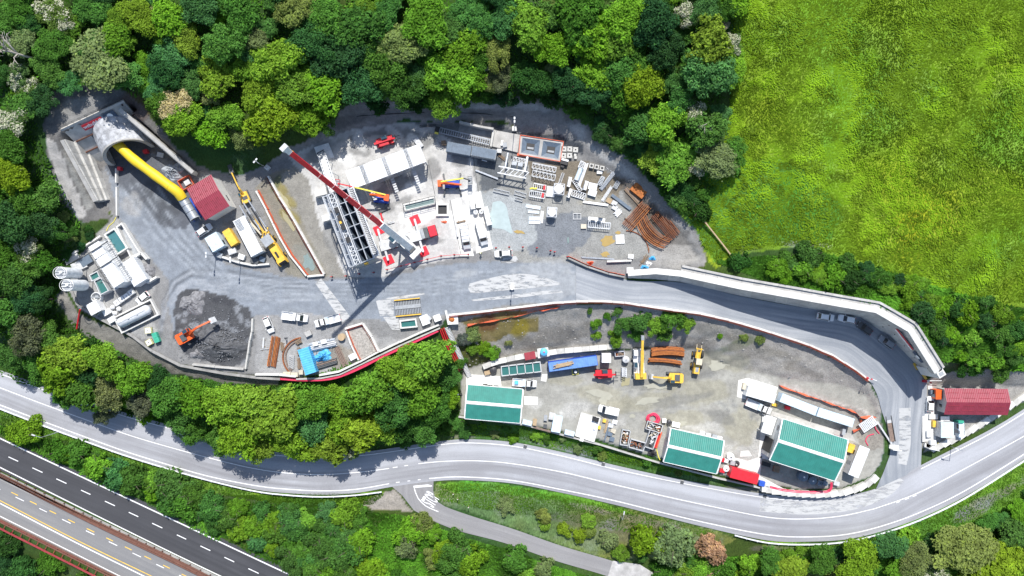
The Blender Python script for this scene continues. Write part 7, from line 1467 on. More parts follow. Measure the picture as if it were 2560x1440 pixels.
net_line('faint orange net on the gravel bank below the ramp barrier',[(1170,811),(1225,802),(1290,790),(1345,776),(1400,766)],[-1.2,-1.2,-1.1,-.9,-.6],.6); mound('bundle of orange net at the top of the gravel bank',1175,813,8,6,.6,'orange_net',-1.6,name='crumpled_net',cat='net',rough_=1.0)
pile('white beam leaning beside the gate ramp',(2192,1053),(2228,1108),4,Z+.3,1,1,'light_grey',sq=(.4,.4),name='beam',cat='beam',part='beam'); t=thing('steel_ramp','long brown steel loading ramp standing at the gate','ramp',*axis((2222,1040),(2233,1105),Z+.3,Z+1)[:2]); MB().box(0,0,0,6.8,1.5,.35).build('deck','brown_pipe',t)
for s in(-1,1):MB().bar((-3.4,s*.7,.5),(3.4,s*.7,.5),.12,.3).build('side_rail','dark_steel',t)
MB().box(-2.4,0,.36,1.8,1.3,.04).build('end_grid','light_grey',t)
def board(label,px,py,z,l,h,rz,mat='white_paint'):
 t=thing('sign_board',label,'sign',U(px,py,z),R(rz)); MB().box(0,0,.5,l,.15,h).build('board',mat,t)
 for s in(-1,1):MB().bar((s*l*.4,.1,0),(s*l*.4,.1,h+.4),.1).build('post','galvanised',t)
 MB().box(0,.55,.0,l,.9,.5).build('base','pale_concrete',t)
 return t
board('white board on a concrete base left of the gate',2232,1121,-7.1,2.4,1.8,-5); board('white board on a concrete base right of the gate',2321,1119,-6.9,2.8,2.0,-12)
crate('yellow tool box behind the large green-roofed hall',2128,1121,Z,1.5,2.2,1.2,-18,'yellow_paint'); crate('grey box at the lower end of the cabin row',2110,1080,Z,.8,1.5,1.2,-8,'grey_paint')
round_tank('dark blue round tank, largest below the large hall',2009,1192,Z,1.25,1.6,'slate_blue',cap='white_paint'); round_tank('dark blue round tank, second below the large hall',2032,1202,Z,1.05,1.5,'slate_blue',cap='white_paint'); ibc('dark green tank block below the large hall',2049,1207,Z,R(-15),1.2,'slate_blue'); round_tank('small dark tank at the right end below the large hall',2064,1209,Z,.65,1.5,'slate_blue',cap='light_grey')
for i,off in enumerate((0,3)):hose(('inner','outer')[i]+' pink pipe along the corner wall below the large hall',[(1925,1216+off,Z+.6),(1966,1225+off,Z+.6),(2020,1229+off,Z+.6),(2066,1228+off,Z+.6),(2076+off,1222,Z+.8),(2077+off,1206,Z+1.0)],.16,'pink_hose',name='pipe',cat='pipe')
crate('blue chest at the lower wall right of the red container',1905,1209,Z,1.4,1.3,.9,-12,'blue_paint','chest','chest'); crate('pale grey chest right of the blue chest',1919,1211,Z,1.3,1.0,.8,-12,'light_grey','chest','chest'); crate('brown wooden rack below the hall gateway',1942,1173,Z,1.5,1.6,.8,-12,'old_wood','rack','rack'); crate('flat black box standing for the dark pit below the hall front',1916,1161,Z,2.2,1.0,.5,-16,'black_plastic','grate','grate'); crate('white service box under the lower corner of the large hall',2092,1209,Z,1.4,1.0,1.0,-15,'light_grey')  # black box by the hall front stands for the dark inside of a pit
crate('white desk cabinet left of the pale containers',1862,966,Z,1.0,1.6,.9,-12,'cream'); crate('yellow steps box at the end of the first pale cabin',1937,1012,Z,1.3,.7,.6,-15,'yellow_paint'); crate('red bin between cabin row and large hall',1970,1020,Z,1.2,.8,.9,-15,'red_paint','bin','bin')
hose('loose pink hose lying behind the yellow tool box',[(2185,1085,Z+.1),(2170,1090,Z+.1),(2164,1103,Z+.1),(2170,1114,Z+.1)],.13,'pink_hose'); hose('second loose pink hose at the foot of the steel stair',[(2186,1062,Z+.3),(2190,1074,Z+.2),(2198,1084,Z+.1)],.13,'pink_hose')
pile('cluster of pale blocks at the left flank of the left shed',(1141,985),(1143,995),9,Z,2,1,'pale_blue',sq=(.5,.3),name='sheet_pair',cat='sheets',part='sheet')
crate('grey refrigerator unit in front of the orange panels',2333,980,-6.4,1.2,1.0,1.3,0,'slate_blue','cooling_unit','unit'); crate('yellow bench left of the gatehouse cabin',2336,1060,-6.4,.7,1.6,.8,0,'yellow_paint','bench','bench'); crate('white table with items left of the gatehouse cabin',2325,1085,-6.4,1.4,1.6,.8,5,'white_paint','table','table'); crate('dark white-topped barrel unit above the gatehouse cabin',2363,1047,-6.4,2.2,1.2,1.1,0,'slate_blue','air_unit','unit','white_paint'); crate('white hut box at the corner below the gatehouse cabin',2334,1107,-6.4,1.4,1.2,1.1,0); crate('cream plinth between the parked car and the gatehouse',2334,1042,-6.4,2.2,1.2,.5,0,'pale_concrete','plinth','plinth'); crate('small yellow wheelbarrow tub below the gatehouse',2350,1111,-6.4,1.0,.8,.5,10,'lime_yellow','tub','tub'); crate('glass-green crate right of the gatehouse cabin',2403,1055,-6.4,1.3,.6,2.2,0,'green_plastic')
def gate_barrier(label,px,py,z,rz,arm):
 t=thing('gate_barrier',label,'barrier',U(px,py,z),R(rz)); MB().box(0,0,0,.6,.6,1.2).build('cabinet','red_paint',t); MB().box(.5,0,0,.8,.5,.9).build('counterweight_box','white_paint',t); MB().bar((0,.2,1.1),(arm,.2,1.2),.14).build('arm','white_paint',t); MB().cyl((-.2,0,0),(-.2,0,3.4),.06,n=6).build('lamp_pole','dark_steel',t); MB().box(-.2,0,3.3,.35,.3,.4).build('signal_lamp','red_paint',t); return t
gate_barrier('red and white barrier post at the inner side of the hairpin',2163,944,-5.0,-20,2.4); gate_barrier('red and white barrier post with arm at the end of the retaining wall',2308,952,-5.7,0,4.0)
for lb,px,py,rz in(('yellow bollard log under the wall end, upper',2290,916,-58),('yellow bollard log under the wall end, lower',2311,940,-58)):crate(lb,px,py,-5.5,1.9,.5,.5,rz,'yellow_paint','bollard_log','bollard')
g=random.Random(77); mb=MB()
for _ in range(900):
 x,y=g.uniform(1150,2190),g.uniform(770,1010); p=ground_at(x,y)
 if p.z>-.3 or p.z<-6.9:continue
 if abs(p.z-road_z('ramp',p.x,p.y))<.5:continue
 r_=g.uniform(.06,.2); mb.blob((p.x,p.y,p.z+r_*.2),r_*g.uniform(.8,1.6),r_,r_*.7,5,3,.3,g)
tag(kind(mb.build('bank_stones',M('bank_stone',(.33,.32,.30),.9,0,.4,1.5,.3)),'stuff'),'loose stones strewn over the gravel bank above the lower yard','stones')
# road furniture
def guardrail(label,key,pts,mat='galvanised',post='galvanised',off=0.0,h=.75,step=4.0,rails=1,name='guard_rail',top=None,gap=1.0):
 t=thing(name,label,'guard rail'); pl=[on_road(key,*p)for p in catmull(pts,12)]; acc=0; pm=MB().box(0,0,-.5,.16,.2,h+.5).mesh('post',post)
 for r_ in range(rails):
  mb=MB()
  rings=[]
  for i,p in enumerate(pl):
   d=pl[min(i+1,len(pl)-1)]-pl[max(i-1,0)]; d.z=0; d.normalize(); s=Vector((-d.y,d.x,0)); c=p+s*(r_*gap+off)
   rings.append([c+s*.12+Vector((0,0,h-.32)),c-s*.12+Vector((0,0,h-.32)),c-s*.16+Vector((0,0,h)),c+s*.16+Vector((0,0,h))])
  mb.loft(rings).build('rail',mat,t)
 for a,b in zip(pl[:-1],pl[1:]):
  acc+=(b-a).length
  if acc>step:acc=0; d=(b-a); o=link('post',pm,t); s=Vector((-d.y,d.x,0)).normalized(); o.location=b+s*(off-.25 if rails==1 else gap/2); o.rotation_euler=(0,0,math.atan2(d.y,d.x))
 return t
guardrail('long galvanised guard rail on the lower side of the main road, left half','main',[(-30,1008),(0,1019),(105,1060),(210,1099),(310,1135),(412,1167),(520,1198),(640,1226),(723,1236),(807,1240),(890,1236),(955,1228)],'white_metal',step=2.0); guardrail('long galvanised guard rail round the outside of the road bend','main',[(1835,1336),(1920,1355),(2020,1359),(2120,1351),(2220,1326),(2320,1288),(2420,1237),(2560,1148),(2620,1108)],'white_metal',step=2.0)
guardrail('brown double guard rail on the motorway median','mway',[(-60,1148),(0,1179),(240,1300),(435,1394),(580,1466)],'brown_rail','brown_rail',-.9,.8,2.2,2,'median_guard_rail',gap=.75); guardrail('second brown double guard rail on the motorway median, lower side','mway2',[(-60,1158),(0,1191),(240,1308),(435,1401),(540,1454)],'brown_rail','brown_rail',.2,.8,2.2,2,'median_guard_rail',gap=.6)
guardrail('brown guard rail on the outer edge of the motorway viaduct','mway2',[(-60,1270),(0,1300),(240,1419),(300,1448),(380,1490)],'brown_rail','brown_rail',0,.85,2.2,2,'viaduct_guard_rail',gap=.6)
kind(sheet('median_strip',[(-100,1128),(0,1180),(300,1323),(640,1486),(900,1615),(880,1640),(640,1506),(300,1343),(0,1200),(-100,1150)],-10.95,'dirty_concrete'),'structure')
t=thing('viaduct_railing','red tubular railing outrigged from the motorway viaduct','railing'); a,b=U(-30,1300,-10.9),U(300,1466,-10.9); d=(b-a).normalized(); s=Vector((-d.y,d.x,0))*-1
for off,z_ in((0,.7),(0,1.1),(-1.5,.3)):MB().bar(a-s*off*-1+Vector((0,0,z_)),b-s*off*-1+Vector((0,0,z_)),.16).build('rail','rail_red',t)
n=int((b-a).length/2.4)
for k in range(n):c=a.lerp(b,k/n); MB().bar(c+Vector((0,0,.3)),c-s*1.5+Vector((0,0,.3)),.12).build('rung','rail_red',t); MB().bar(c,c+Vector((0,0,1.1)),.12).build('post','rail_red',t)
def road_lamp(label,px,py,z,rz,h=7.5):
 t=thing('street_lamp',label,'lamp',U(px,py,z),R(rz)); MB().cyl((0,0,-.3),(0,0,h),.1,.07,8).build('pole','galvanised',t); MB().bar((0,0,h),(1.6,0,h+.25),.08).build('arm','galvanised',t); MB().box(1.9,0,h+.2,.9,.3,.14).build('lamp_head','light_grey',t)
road_lamp('street lamp in the green strip below the main road',152,1078,-9.5,160); road_lamp('street lamp on the verge above the side road',1552,1290,-9.8,80,3.0); road_lamp('street lamp beside the road past the gatehouse',2376,1116,-7.2,160,5.0)
for i,(px,py)in enumerate(((1134,1232),(1145,1245),(1172,1265))):t=thing('verge_stake',('left','middle','right')[i]+' thin wooden stake on the verge beside the stop line','stake',U(px,py,-9.6)); MB().bar((0,0,-.3),(0,0,1.4),.1).build('stake','wood',t); MB().box(0,0,1.2,.3,.08,.3).build('tag','white_paint',t)
for i,(px,py)in enumerate(((1313,1117),(1508,1161),(1705,1206),(1912,1240))):o=thing('drain_inlet',('first','second','third','fourth')[i]+' dark drain inlet from the left on the upper road edge','drain',on_road('main',px,py,.06)); MB().box(0,0,0,.9,.9,.03,R(-14)).build('grate','dark_steel',o); MB().box(0,.55,0,.9,.2,.12,R(-14)).build('kerb','concrete',o)
mk(main_o,'main',[(2246,1192),(2222,1220),(2180,1243),(2110,1262),(2010,1270),(1900,1262)],3.4,'road_dust',dz=.058); mk(ramp_o,'ramp',[(2262,1020),(2262,1060),(2262,1110),(2252,1160)],3.0,'road_dust',dz=.05)
# people
def person(label,px,py,z,rz,vest,pants='trouser',helmet='white_paint',arm=(.25,.1)):
 t=thing('person',label,'person',U(px,py,z),R(rz)); me=bpy.data.meshes.new('body')
 J=[(0,0,.95),(0,0,1.2),(0,0,1.42),(0,0,1.52),(.02,0,1.66),(0,.2,1.4),(.05,.3,1.12),(arm[0],.3,.92),(0,-.2,1.4),(.08,-.3,1.12),(arm[0],-.26,.95),(.02,.1,.9),(.08,.12,.5),(.02,.13,.08),(.16,.13,.04),(0,-.1,.9),(-.06,-.12,.5),(-.14,-.13,.08),(0,-.13,.04)]
 E=[(0,1),(1,2),(2,3),(3,4),(2,5),(5,6),(6,7),(2,8),(8,9),(9,10),(0,11),(11,12),(12,13),(13,14),(0,15),(15,16),(16,17),(17,18)]
 me.from_pydata(J,E,[]); o=link('body',me,t); rad=[.15,.15,.16,.07,.1,.08,.06,.045,.08,.06,.045,.1,.075,.055,.05,.1,.075,.055,.05]
 sk=o.modifiers.new('skin','SKIN'); o.modifiers.new('sub','SUBSURF').levels=1
 for v,r_ in zip(me.skin_vertices[0].data,rad):v.radius=(r_,r_)
 me.skin_vertices[0].data[0].use_root=True; me.materials.append(P(pants))
 rings=[[Vector((r1*math.cos(a),r2*math.sin(a),zz))for a in np.linspace(0,2*math.pi,13)[:-1]]for zz,r1,r2 in((.9,.17,.21),(1.15,.17,.22),(1.38,.18,.27),(1.48,.09,.12))]; MB().loft(rings).build('vest',vest,t,True)
 MB().blob((.02,0,1.66),.11,.09,.13,10,7,0).build('head','skin',t,True); MB().blob((.02,0,1.74),.15,.13,.1,10,6,0).build('helmet',helmet,t,True)
person('person in yellow vest and white helmet standing on the road edge below the vans',1202,634,0,-80,'hi_vis',arm=(.35,.1)); person('person in dark clothing standing in the car park above the arches',718,845,0,200,'dark_steel',helmet='black_plastic')
# trees and bushes
def leaf_mat():
 m,nt,b=begin('foliage'); L=nt.links; nt.nodes.remove(b); out=[n for n in nt.nodes if n.type=='OUTPUT_MATERIAL'][0]
 oc=N(nt,'ShaderNodeObjectInfo').outputs['Color']; vc=N(nt,'ShaderNodeVertexColor',layer_name='leaf').outputs[0]
 sp=N(nt,'ShaderNodeSeparateColor'); L.new(vc,sp.inputs[0])
 c=mixc(nt,1.0,oc,ramp(nt,sp.outputs[0],[(0,.62),(1,1.5)]),'MULTIPLY')
 c=mixc(nt,sp.outputs[2],c,mixc(nt,1.0,c,(1.22,1.25,.9),'MULTIPLY'))
 c=mixc(nt,sp.outputs[1],c,(.66,.66,.50))
 d=N(nt,'ShaderNodeBsdfDiffuse'); t=N(nt,'ShaderNodeBsdfTranslucent'); ms=N(nt,'ShaderNodeMixShader'); ms.inputs[0].default_value=.36
 L.new(c,d.inputs[0]); L.new(c,t.inputs[0]); L.new(d.outputs[0],ms.inputs[1]); L.new(t.outputs[0],ms.inputs[2]); L.new(ms.outputs[0],out.inputs[0]); MATS['foliage']=m
leaf_mat(); M('bark',(.12,.095,.075),.9,0,.3,3,.3); M('dead_bark',(.42,.39,.35),.9,0,.2,3,.2)
def crown_mesh(name,seed,nl,per,lsize,ht=1.0,flower=0.0,spread=.72,flat=1.0,lob=(.26,.44),tuft=0,zbase=.75):
 g=np.random.default_rng(seed); quads,cols=[],[]
 cent=[]; ph=g.uniform(0,6.28,3)
 for k in range(nl):
  for _ in range(30):
   d=g.normal(size=3); d/=np.linalg.norm(d); d[2]=abs(d[2])*1.1-.25; r=spread*g.uniform(.35,1)**.5
   th=math.atan2(d[1],d[0]); r*=1+.2*math.sin(2*th+ph[0])+.13*math.sin(3*th+ph[1])+.08*math.sin(5*th+ph[2])
   c=np.array([d[0]*r,d[1]*r,zbase+ht*(.45+.5*d[2]*r)*flat])
   if all(np.linalg.norm(c-q[0])>.17 for q in cent):break
  cent.append((c,g.uniform(*lob)))
 cent.append((np.array([0,0,zbase+ht*.42]),.46))
 for c,r in cent:
  lobe_b=g.uniform(.25,.75); fl=flower and g.random()<flower; n=int(per*(r/.35)**2)
  if tuft:
   nt_=max(6,n//tuft); td=g.normal(size=(nt_,3)); td[:,2]=np.abs(td[:,2])*1.2-.35; td/=np.linalg.norm(td,axis=1,keepdims=True)
   tr=g.uniform(.75,1.2,(nt_,1)); tc=td*tr; tb=g.uniform(-.22,.22,nt_)
   base=np.repeat(tc,tuft,0); br=np.repeat(tb,tuft); dirs=base/np.linalg.norm(base,axis=1,keepdims=True); pos=base+g.normal(size=base.shape)*.13
  else:
   dirs=g.normal(size=(n,3)); dirs[:,2]=dirs[:,2]*.9+.25; dirs/=np.linalg.norm(dirs,axis=1,keepdims=True); pos=dirs*(g.uniform(.6,1.1,(n,1))+(g.random((n,1))<.1)*g.uniform(0,.45,(n,1))); br=g.uniform(-.15,.15,n)
  n=len(pos); pos=pos*r; pos[:,2]*=.85*flat; pos+=c
  nr=dirs*.7+g.normal(size=(n,3))*.55+np.array([0,0,.35]); nr/=np.linalg.norm(nr,axis=1,keepdims=True)
  a=np.cross(nr,g.normal(size=(n,3))); a/=np.linalg.norm(a,axis=1,keepdims=True); b=np.cross(nr,a)
  s=lsize*g.uniform(.6,1.25,(n,1)); q=np.stack([pos-a*s,pos-b*s*.55+nr*s*.12,pos+a*s,pos+b*s*.55+nr*s*.12],1); quads.append(q)
  cv=np.clip(lobe_b+br+g.uniform(-.18,.18,n),0,1); fv=(g.random(n)<(.75 if fl else.0))*(dirs[:,2]>-.1); yv=(g.random(n)<.12)*1.0
  cols.append(np.repeat(np.stack([cv,fv*1.0,yv,np.ones(n)],1)[:,None,:],4,1))
 Q=np.concatenate(quads).reshape(-1,3).astype(np.float32); Cc=np.concatenate(cols).reshape(-1,4).astype(np.float32); n=len(Q)//4
 me=bpy.data.meshes.new(name); me.vertices.add(len(Q)); me.vertices.foreach_set('co',Q.ravel()); me.loops.add(len(Q)); me.loops.foreach_set('vertex_index',np.arange(len(Q),dtype=np.int32))
 me.polygons.add(n); me.polygons.foreach_set('loop_start',np.arange(n,dtype=np.int32)*4); me.update(calc_edges=True)
 at=me.color_attributes.new('leaf','FLOAT_COLOR','POINT'); at.data.foreach_set('color',Cc.ravel()); me.materials.append(P('foliage')); return me
def trunk_mesh(name,seed,h=1.35,r=.055,nb=6,bare=False,mat='bark'):
 g=random.Random(seed); mb=MB(); pts=[Vector((g.uniform(-.04,.04)*i,g.uniform(-.04,.04)*i,h*i/4-(.15 if i==0 else 0)))for i in range(5)]
 mb.tube(pts,[r*1.3,r,r*.8,r*.6,r*.25],7)
 for k in range(nb):
  t=g.uniform(.35,.95); i=min(3,int(t*4)); p=pts[i].lerp(pts[i+1],t*4-i); a=g.uniform(0,6.28); ln=g.uniform(.35,.75)*(1.3 if bare else 1)
  e1=p+Vector((math.cos(a),math.sin(a),.5))*ln*.5; e2=e1+Vector((math.cos(a+g.uniform(-.5,.5)),math.sin(a+.2),.25))*ln*.5
  mb.tube([p,e1,e2],[r*.5,r*.3,r*.08],5)
  if bare:
   for _ in range(4):
    q=e1.lerp(e2,g.random()); b_=a+g.uniform(-1.2,1.2); mb.tube([q,q+Vector((math.cos(b_),math.sin(b_),g.uniform(-.2,.3)))*.22,q+Vector((math.cos(b_+.4),math.sin(b_+.4),g.uniform(-.2,.3)))*.38],[r*.2,r*.12,r*.04],4)
 return mb.mesh(name,mat,True)
CR={'round':[crown_mesh('crown',10+i,30,430,.058,1.0,lob=(.16,.32),spread=.8)for i in range(4)],'tuft':[crown_mesh('crown',30+i,26,460,.066,1.0,tuft=9,lob=(.17,.34),spread=.8)for i in range(4)],'fine':[crown_mesh('crown',50+i,36,520,.046,1.1,lob=(.14,.28),spread=.8)for i in range(3)],'flower':[crown_mesh('crown',70+i,28,450,.055,1.0,flower=.5,lob=(.16,.32),spread=.8)for i in range(3)],'bush':[crown_mesh('foliage',90+i,20,420,.068,.55,flat=.8,zbase=.05,lob=(.18,.36),spread=.85)for i in range(3)],'bushtuft':[crown_mesh('foliage',110+i,18,420,.078,.55,tuft=8,flat=.8,zbase=.05,lob=(.18,.38),spread=.85)for i in range(3)]}
TR=[trunk_mesh('trunk',5+i)for i in range(3)]; STEM=[trunk_mesh('stems',15,.5,.05,5)]; DEAD=trunk_mesh('branches',25,1.7,.06,16,True,'dead_bark')
KIND={'lime':((0.170,0.339,0.036),('tuft','round'),'bright lime green'),'yg':((0.210,0.344,0.036),('tuft','round'),'yellow-green'),'mid':((0.093,0.220,0.041),('round','tuft','fine'),'mid green'),'dark':((0.047,0.128,0.036),('fine','round'),'dark green'),'blue':((0.091,0.231,0.062),('round','fine'),'bluish green'),'olive':((0.210,0.271,0.089),('fine','round'),'pale olive'),'flower':((0.130,0.225,0.056),('flower',),'white-blossomed'),'cream':((0.476,0.441,0.253),('fine',),'cream-coloured'),'grey':((0.141,0.174,0.116),('fine',),'greyish green'),'brown':((0.408,0.256,0.177),('fine',),'withered brownish')}
TREES=[]
def place(px,py,r,k,what,zone_,hf=None):
 """crown centre and radius in plan units as seen from above"""
 z=0; tall=what=='tree'
 for _ in range(8):
  p=U(px,py,z); g=TZ(max(-150,min(150,p.x)),max(-92,min(92,p.y))); rad=mpx(r,g); hh=(min(11.5,max(4.5,rad*1.95))if tall else rad*.95)*(hf or 1)
  z=g+hh*(.72 if tall else.5)
 p=U(px,py,z); TREES.append([p.x,p.y,g,rad,hh,k,what,zone_,px])
ZT={'portal':'in the forest behind the portal','red':'in the forest above the red-roofed house','boom':'in the forest at the crane boom tip','canopy':'in the forest above the apron','hopper':'in the forest above the twin hoppers','mead':'at the wood edge beside the meadow','corner':'in the wood tip above the steel store','left':'on the slope left of the silos','wl':'in the wood below the silos','wm':'in the wood below the spoil heap','wr':'in the wood left of the long steps','br':'in the thicket below the road bend'}
def forest_zone(x,y):
 if x<400:return 'portal' if y<330 else 'left'
 if x<720:return 'red'
 if x<900:return 'boom'
 if x<1200:return 'canopy'
 if x<1600:return 'hopper' if y<330 else 'corner'
 return 'mead' if y<340 else 'corner'
HAND=[(50,20,40,'mid'),(130,35,46,'flower'),(225,22,46,'mid'),(345,40,52,'yg'),(420,45,46,'lime'),(500,22,50,'blue'),(600,28,50,'mid'),(655,70,34,'blue'),(18,92,32,'yg'),(50,104,44,'olive'),(132,110,48,'mid'),(180,72,30,'lime'),(240,150,72,'olive'),(245,120,50,'mid'),(305,185,46,'mid'),(122,172,42,'mid'),(42,190,34,'flower'),(65,225,34,'flower'),(25,300,46,'flower'),(60,260,40,'mid'),(560,108,60,'blue'),(500,160,32,'blue'),(462,98,42,'yg'),(630,92,42,'olive'),(478,210,38,'blue'),(540,192,44,'yg'),(612,172,40,'lime'),(362,158,28,'lime'),(415,172,44,'dark'),(362,200,26,'lime'),(436,262,46,'cream'),(455,290,50,'yg'),(405,250,40,'mid'),(520,330,40,'lime'),(612,338,40,'olive'),(565,290,42,'lime'),(690,150,62,'yg'),(735,212,58,'yg'),(645,230,52,'yg'),(805,212,60,'lime'),(680,292,58,'yg'),(760,292,52,'lime'),(800,300,40,'mid'),(842,140,68,'dark'),(780,105,60,'dark'),(740,18,52,'olive'),(812,40,52,'mid'),(900,60,56,'mid'),(915,25,42,'lime'),(965,22,44,'blue'),(1010,105,62,'olive'),(1062,48,64,'lime'),(1130,80,44,'mid'),(960,155,60,'mid'),(905,205,60,'dark'),(1000,215,58,'dark'),(1045,185,42,'blue'),(1155,112,52,'lime'),(1128,180,60,'lime'),(1185,182,40,'lime'),(1112,252,46,'lime'),(1248,190,36,'grey'),(1240,130,42,'olive'),(1200,55,44,'blue'),(1262,50,46,'blue'),(1320,62,52,'lime'),(1385,122,52,'lime'),(1380,36,44,'mid'),(1450,42,60,'mid'),(1478,95,56,'lime'),(1562,40,60,'lime'),(1540,102,52,'lime'),(1592,150,46,'mid'),(1490,180,48,'lime'),(1560,172,50,'mid'),(1605,212,50,'yg'),(1640,62,56,'dark'),(1665,130,48,'dark'),(1720,36,36,'flower'),(1765,28,42,'blue'),(1795,60,26,'cream'),(1772,112,58,'yg'),(1832,112,30,'flower'),(1772,190,62,'blue'),(1690,208,36,'blue'),(1560,235,42,'mid'),(1625,200,40,'yg'),(1702,252,40,'blue'),(1605,322,42,'mid'),(1660,305,50,'lime'),(1735,282,36,'flower'),(1765,325,44,'mid'),(1690,398,52,'lime'),(1740,410,34,'flower'),(1792,398,52,'olive'),(1645,392,44,'yg'),(1830,385,36,'mid'),(1480,232,44,'dark'),(1330,200,46,'dark'),(1420,205,46,'dark'),(1820,20,36,'mid')]
HF={'portal':.6,'canopy':.72,'hopper':.8,'red':.8,'boom':.72,'corner':.6}
for x,y,r,k in HAND:place(x,y,r,k,'tree',forest_zone(x,y),HF.get(forest_zone(x,y),1))
LEFT=[(30,440,46,'yg'),(22,560,50,'dark'),(72,625,34,'flower'),(30,700,46,'mid'),(100,560,40,'dark'),(65,745,40,'dark'),(20,780,40,'mid'),(110,660,34,'mid'),(15,640,36,'mid'),(60,500,40,'mid'),(25,370,40,'mid')]
for x,y,r,k in LEFT:place(x,y,r,k,'tree','left')
WL=[(70,842,50,'grey'),(28,890,40,'mid'),(128,848,38,'mid'),(172,885,48,'yg'),(150,925,50,'lime'),(262,900,48,'lime'),(200,975,46,'mid'),(330,950,44,'lime'),(275,985,44,'olive'),(352,1000,40,'grey'),(258,1035,30,'grey'),(100,915,40,'mid'),(215,930,40,'dark'),(160,985,36,'mid')]
for x,y,r,k in WL:place(x,y,r,k,'tree','wl')
WM=[(420,990,50,'mid'),(398,950,34,'dark'),(482,990,44,'lime'),(450,1040,40,'mid'),(535,982,36,'mid'),(565,1012,58,'yg'),(642,1010,52,'yg'),(600,1080,62,'yg'),(692,1042,58,'yg'),(722,1100,52,'yg'),(642,1112,48,'yg'),(560,1100,40,'mid'),(705,1004,38,'mid')]
for x,y,r,k in WM:place(x,y,r,k,'tree','wm')
WR=[(782,1010,50,'lime'),(782,1060,46,'blue'),(850,1006,46,'lime'),(862,1062,48,'lime'),(902,1072,54,'yg'),(830,1112,46,'yg'),(922,980,58,'lime'),(982,1012,58,'mid'),(1000,930,56,'lime'),(1062,900,56,'lime'),(1050,980,54,'lime'),(1120,945,36,'mid'),(960,1062,44,'yg'),(1088,1020,46,'mid'),(1060,1075,40,'mid'),(890,1120,30,'flower'),(1010,1070,40,'dark'),(780,1120,40,'yg'),(1040,890,36,'lime')]
for x,y,r,k in WR:place(x,y,r,k,'tree','wr')
BR=[(2152,1402,56,'yg'),(2225,1362,44,'blue'),(2290,1400,44,'olive'),(2410,1370,72,'olive'),(2500,1410,62,'yg'),(2340,1425,40,'flower'),(2540,1340,40,'mid'),(2470,1310,26,'blue'),(2505,1300,24,'blue'),(1980,1425,40,'yg'),(2060,1400,40,'mid'),(1930,1410,34,'mid'),(2245,1430,34,'lime'),(2548,1275,26,'lime')]
for x,y,r,k in BR:place(x,y,r,k,'tree','br',.62)
def fill(poly,n,rr,kinds,what,zf,mind=.95,seed=1,hf=None):
 g=random.Random(seed); xs=[p[0]for p in poly]; ys=[p[1]for p in poly]; done=[(t[8],t[9])for t in TREES if len(t)>9]; c=0
 for _ in range(n*40):
  x,y=g.uniform(min(xs),max(xs)),g.uniform(min(ys),max(ys)); r=g.uniform(*rr)
  if not pip(np.array([x]),np.array([y]),poly)[0]:continue
  if any((x-a)**2+(y-b)**2<(mind*(r+rb)/2*1.1)**2 for a,b,rb in FILL):continue
  FILL.append((x,y,r)); place(x,y,r,g.choice(kinds),what,zf(x,y)if callable(zf)else zf,hf); c+=1
  if c>=n:break
FILL=[(x,y,r)for x,y,r,k in HAND+LEFT+WL+WM+WR+BR]
fill([(-60,-50),(1850,-50),(1840,120),(1800,260),(1780,420),(1700,440),(1600,380),(1510,330),(1460,280),(1380,235),(1000,225),(860,230),(780,310),(640,360),(470,340),(380,250),(300,205),(110,215),(100,330),(-60,340)],46,(30,48),['mid','dark','mid','dark','blue','lime'],'tree',forest_zone,.82,3,.68)
fill([(-60,340),(90,340),(140,480),(190,560),(140,640),(120,700),(130,780),(60,820),(-60,840)],14,(26,42),['mid','dark','dark'],'tree','left',.85,4)
fill([(380,970),(520,995),(700,1005),(860,1000),(1000,940),(1110,890),(1150,950),(1140,1030),(1040,1090),(900,1120),(560,1110),(440,1060)],10,(28,42),['mid','dark','lime'],'tree','wr',.8,8)
fill([(-60,-50),(1850,-50),(1840,120),(1800,260),(1780,420),(1700,440),(1600,380),(1510,330),(1460,280),(1380,235),(1000,225),(860,230),(780,310),(640,360),(470,340),(380,250),(300,205),(110,215),(100,330),(-60,340)],34,(20,30),['mid','lime','olive','blue','flower'],'tree',forest_zone,.7,31,.9)
fill([(20,850),(300,910),(520,985),(720,995),(860,985),(1000,925),(1110,880),(1150,950),(1140,1030),(1040,1090),(900,1120),(560,1110),(440,1060),(160,980)],16,(18,28),['lime','yg','olive','flower'],'tree',lambda x,y:'wl' if x<380 else 'wm' if x<740 else 'wr',.7,32)
ZB={'edge':'at the forest foot','strip':'between main road and motorway','strip2':'left of the side road','wallhill':'behind the retaining wall','verge':'on the side road verge','bank':'on the gravel bank','low':'below the road bend','via':'under the viaduct edge','slope':'on the bank left of the silos','yardfoot':'on the bank below the yard','wood':'at the lower wood edge'}
fill([(880,240),(1000,232),(1200,232),(1380,240),(1470,278),(1520,330),(1620,400),(1700,455),(1750,530),(1720,520),(1660,445),(1575,378),(1490,322),(1420,262),(1280,246),(900,262)],24,(18,30),['dark','mid','dark'],'bush','edge',.8,11)
fill([(1600,400),(1700,440),(1800,450),(1740,520),(1690,500)],6,(18,28),['dark','mid'],'bush','edge',.8,12)
fill([(0,1062),(130,1100),(260,1158),(420,1208),(560,1246),(700,1275),(900,1280),(900,1420),(860,1470),(760,1425),(560,1320),(400,1245),(200,1160),(80,1100),(0,1080)],54,(20,40),['mid','mid','lime','blue','mid','lime'],'bush','strip',.72,13,1.15)
fill([(900,1280),(1000,1288),(1100,1322),(1250,1372),(1400,1416),(1480,1445),(1480,1500),(860,1500)],32,(22,42),['mid','lime','yg','mid','olive','lime'],'bush','strip2',.72,14,1.15)
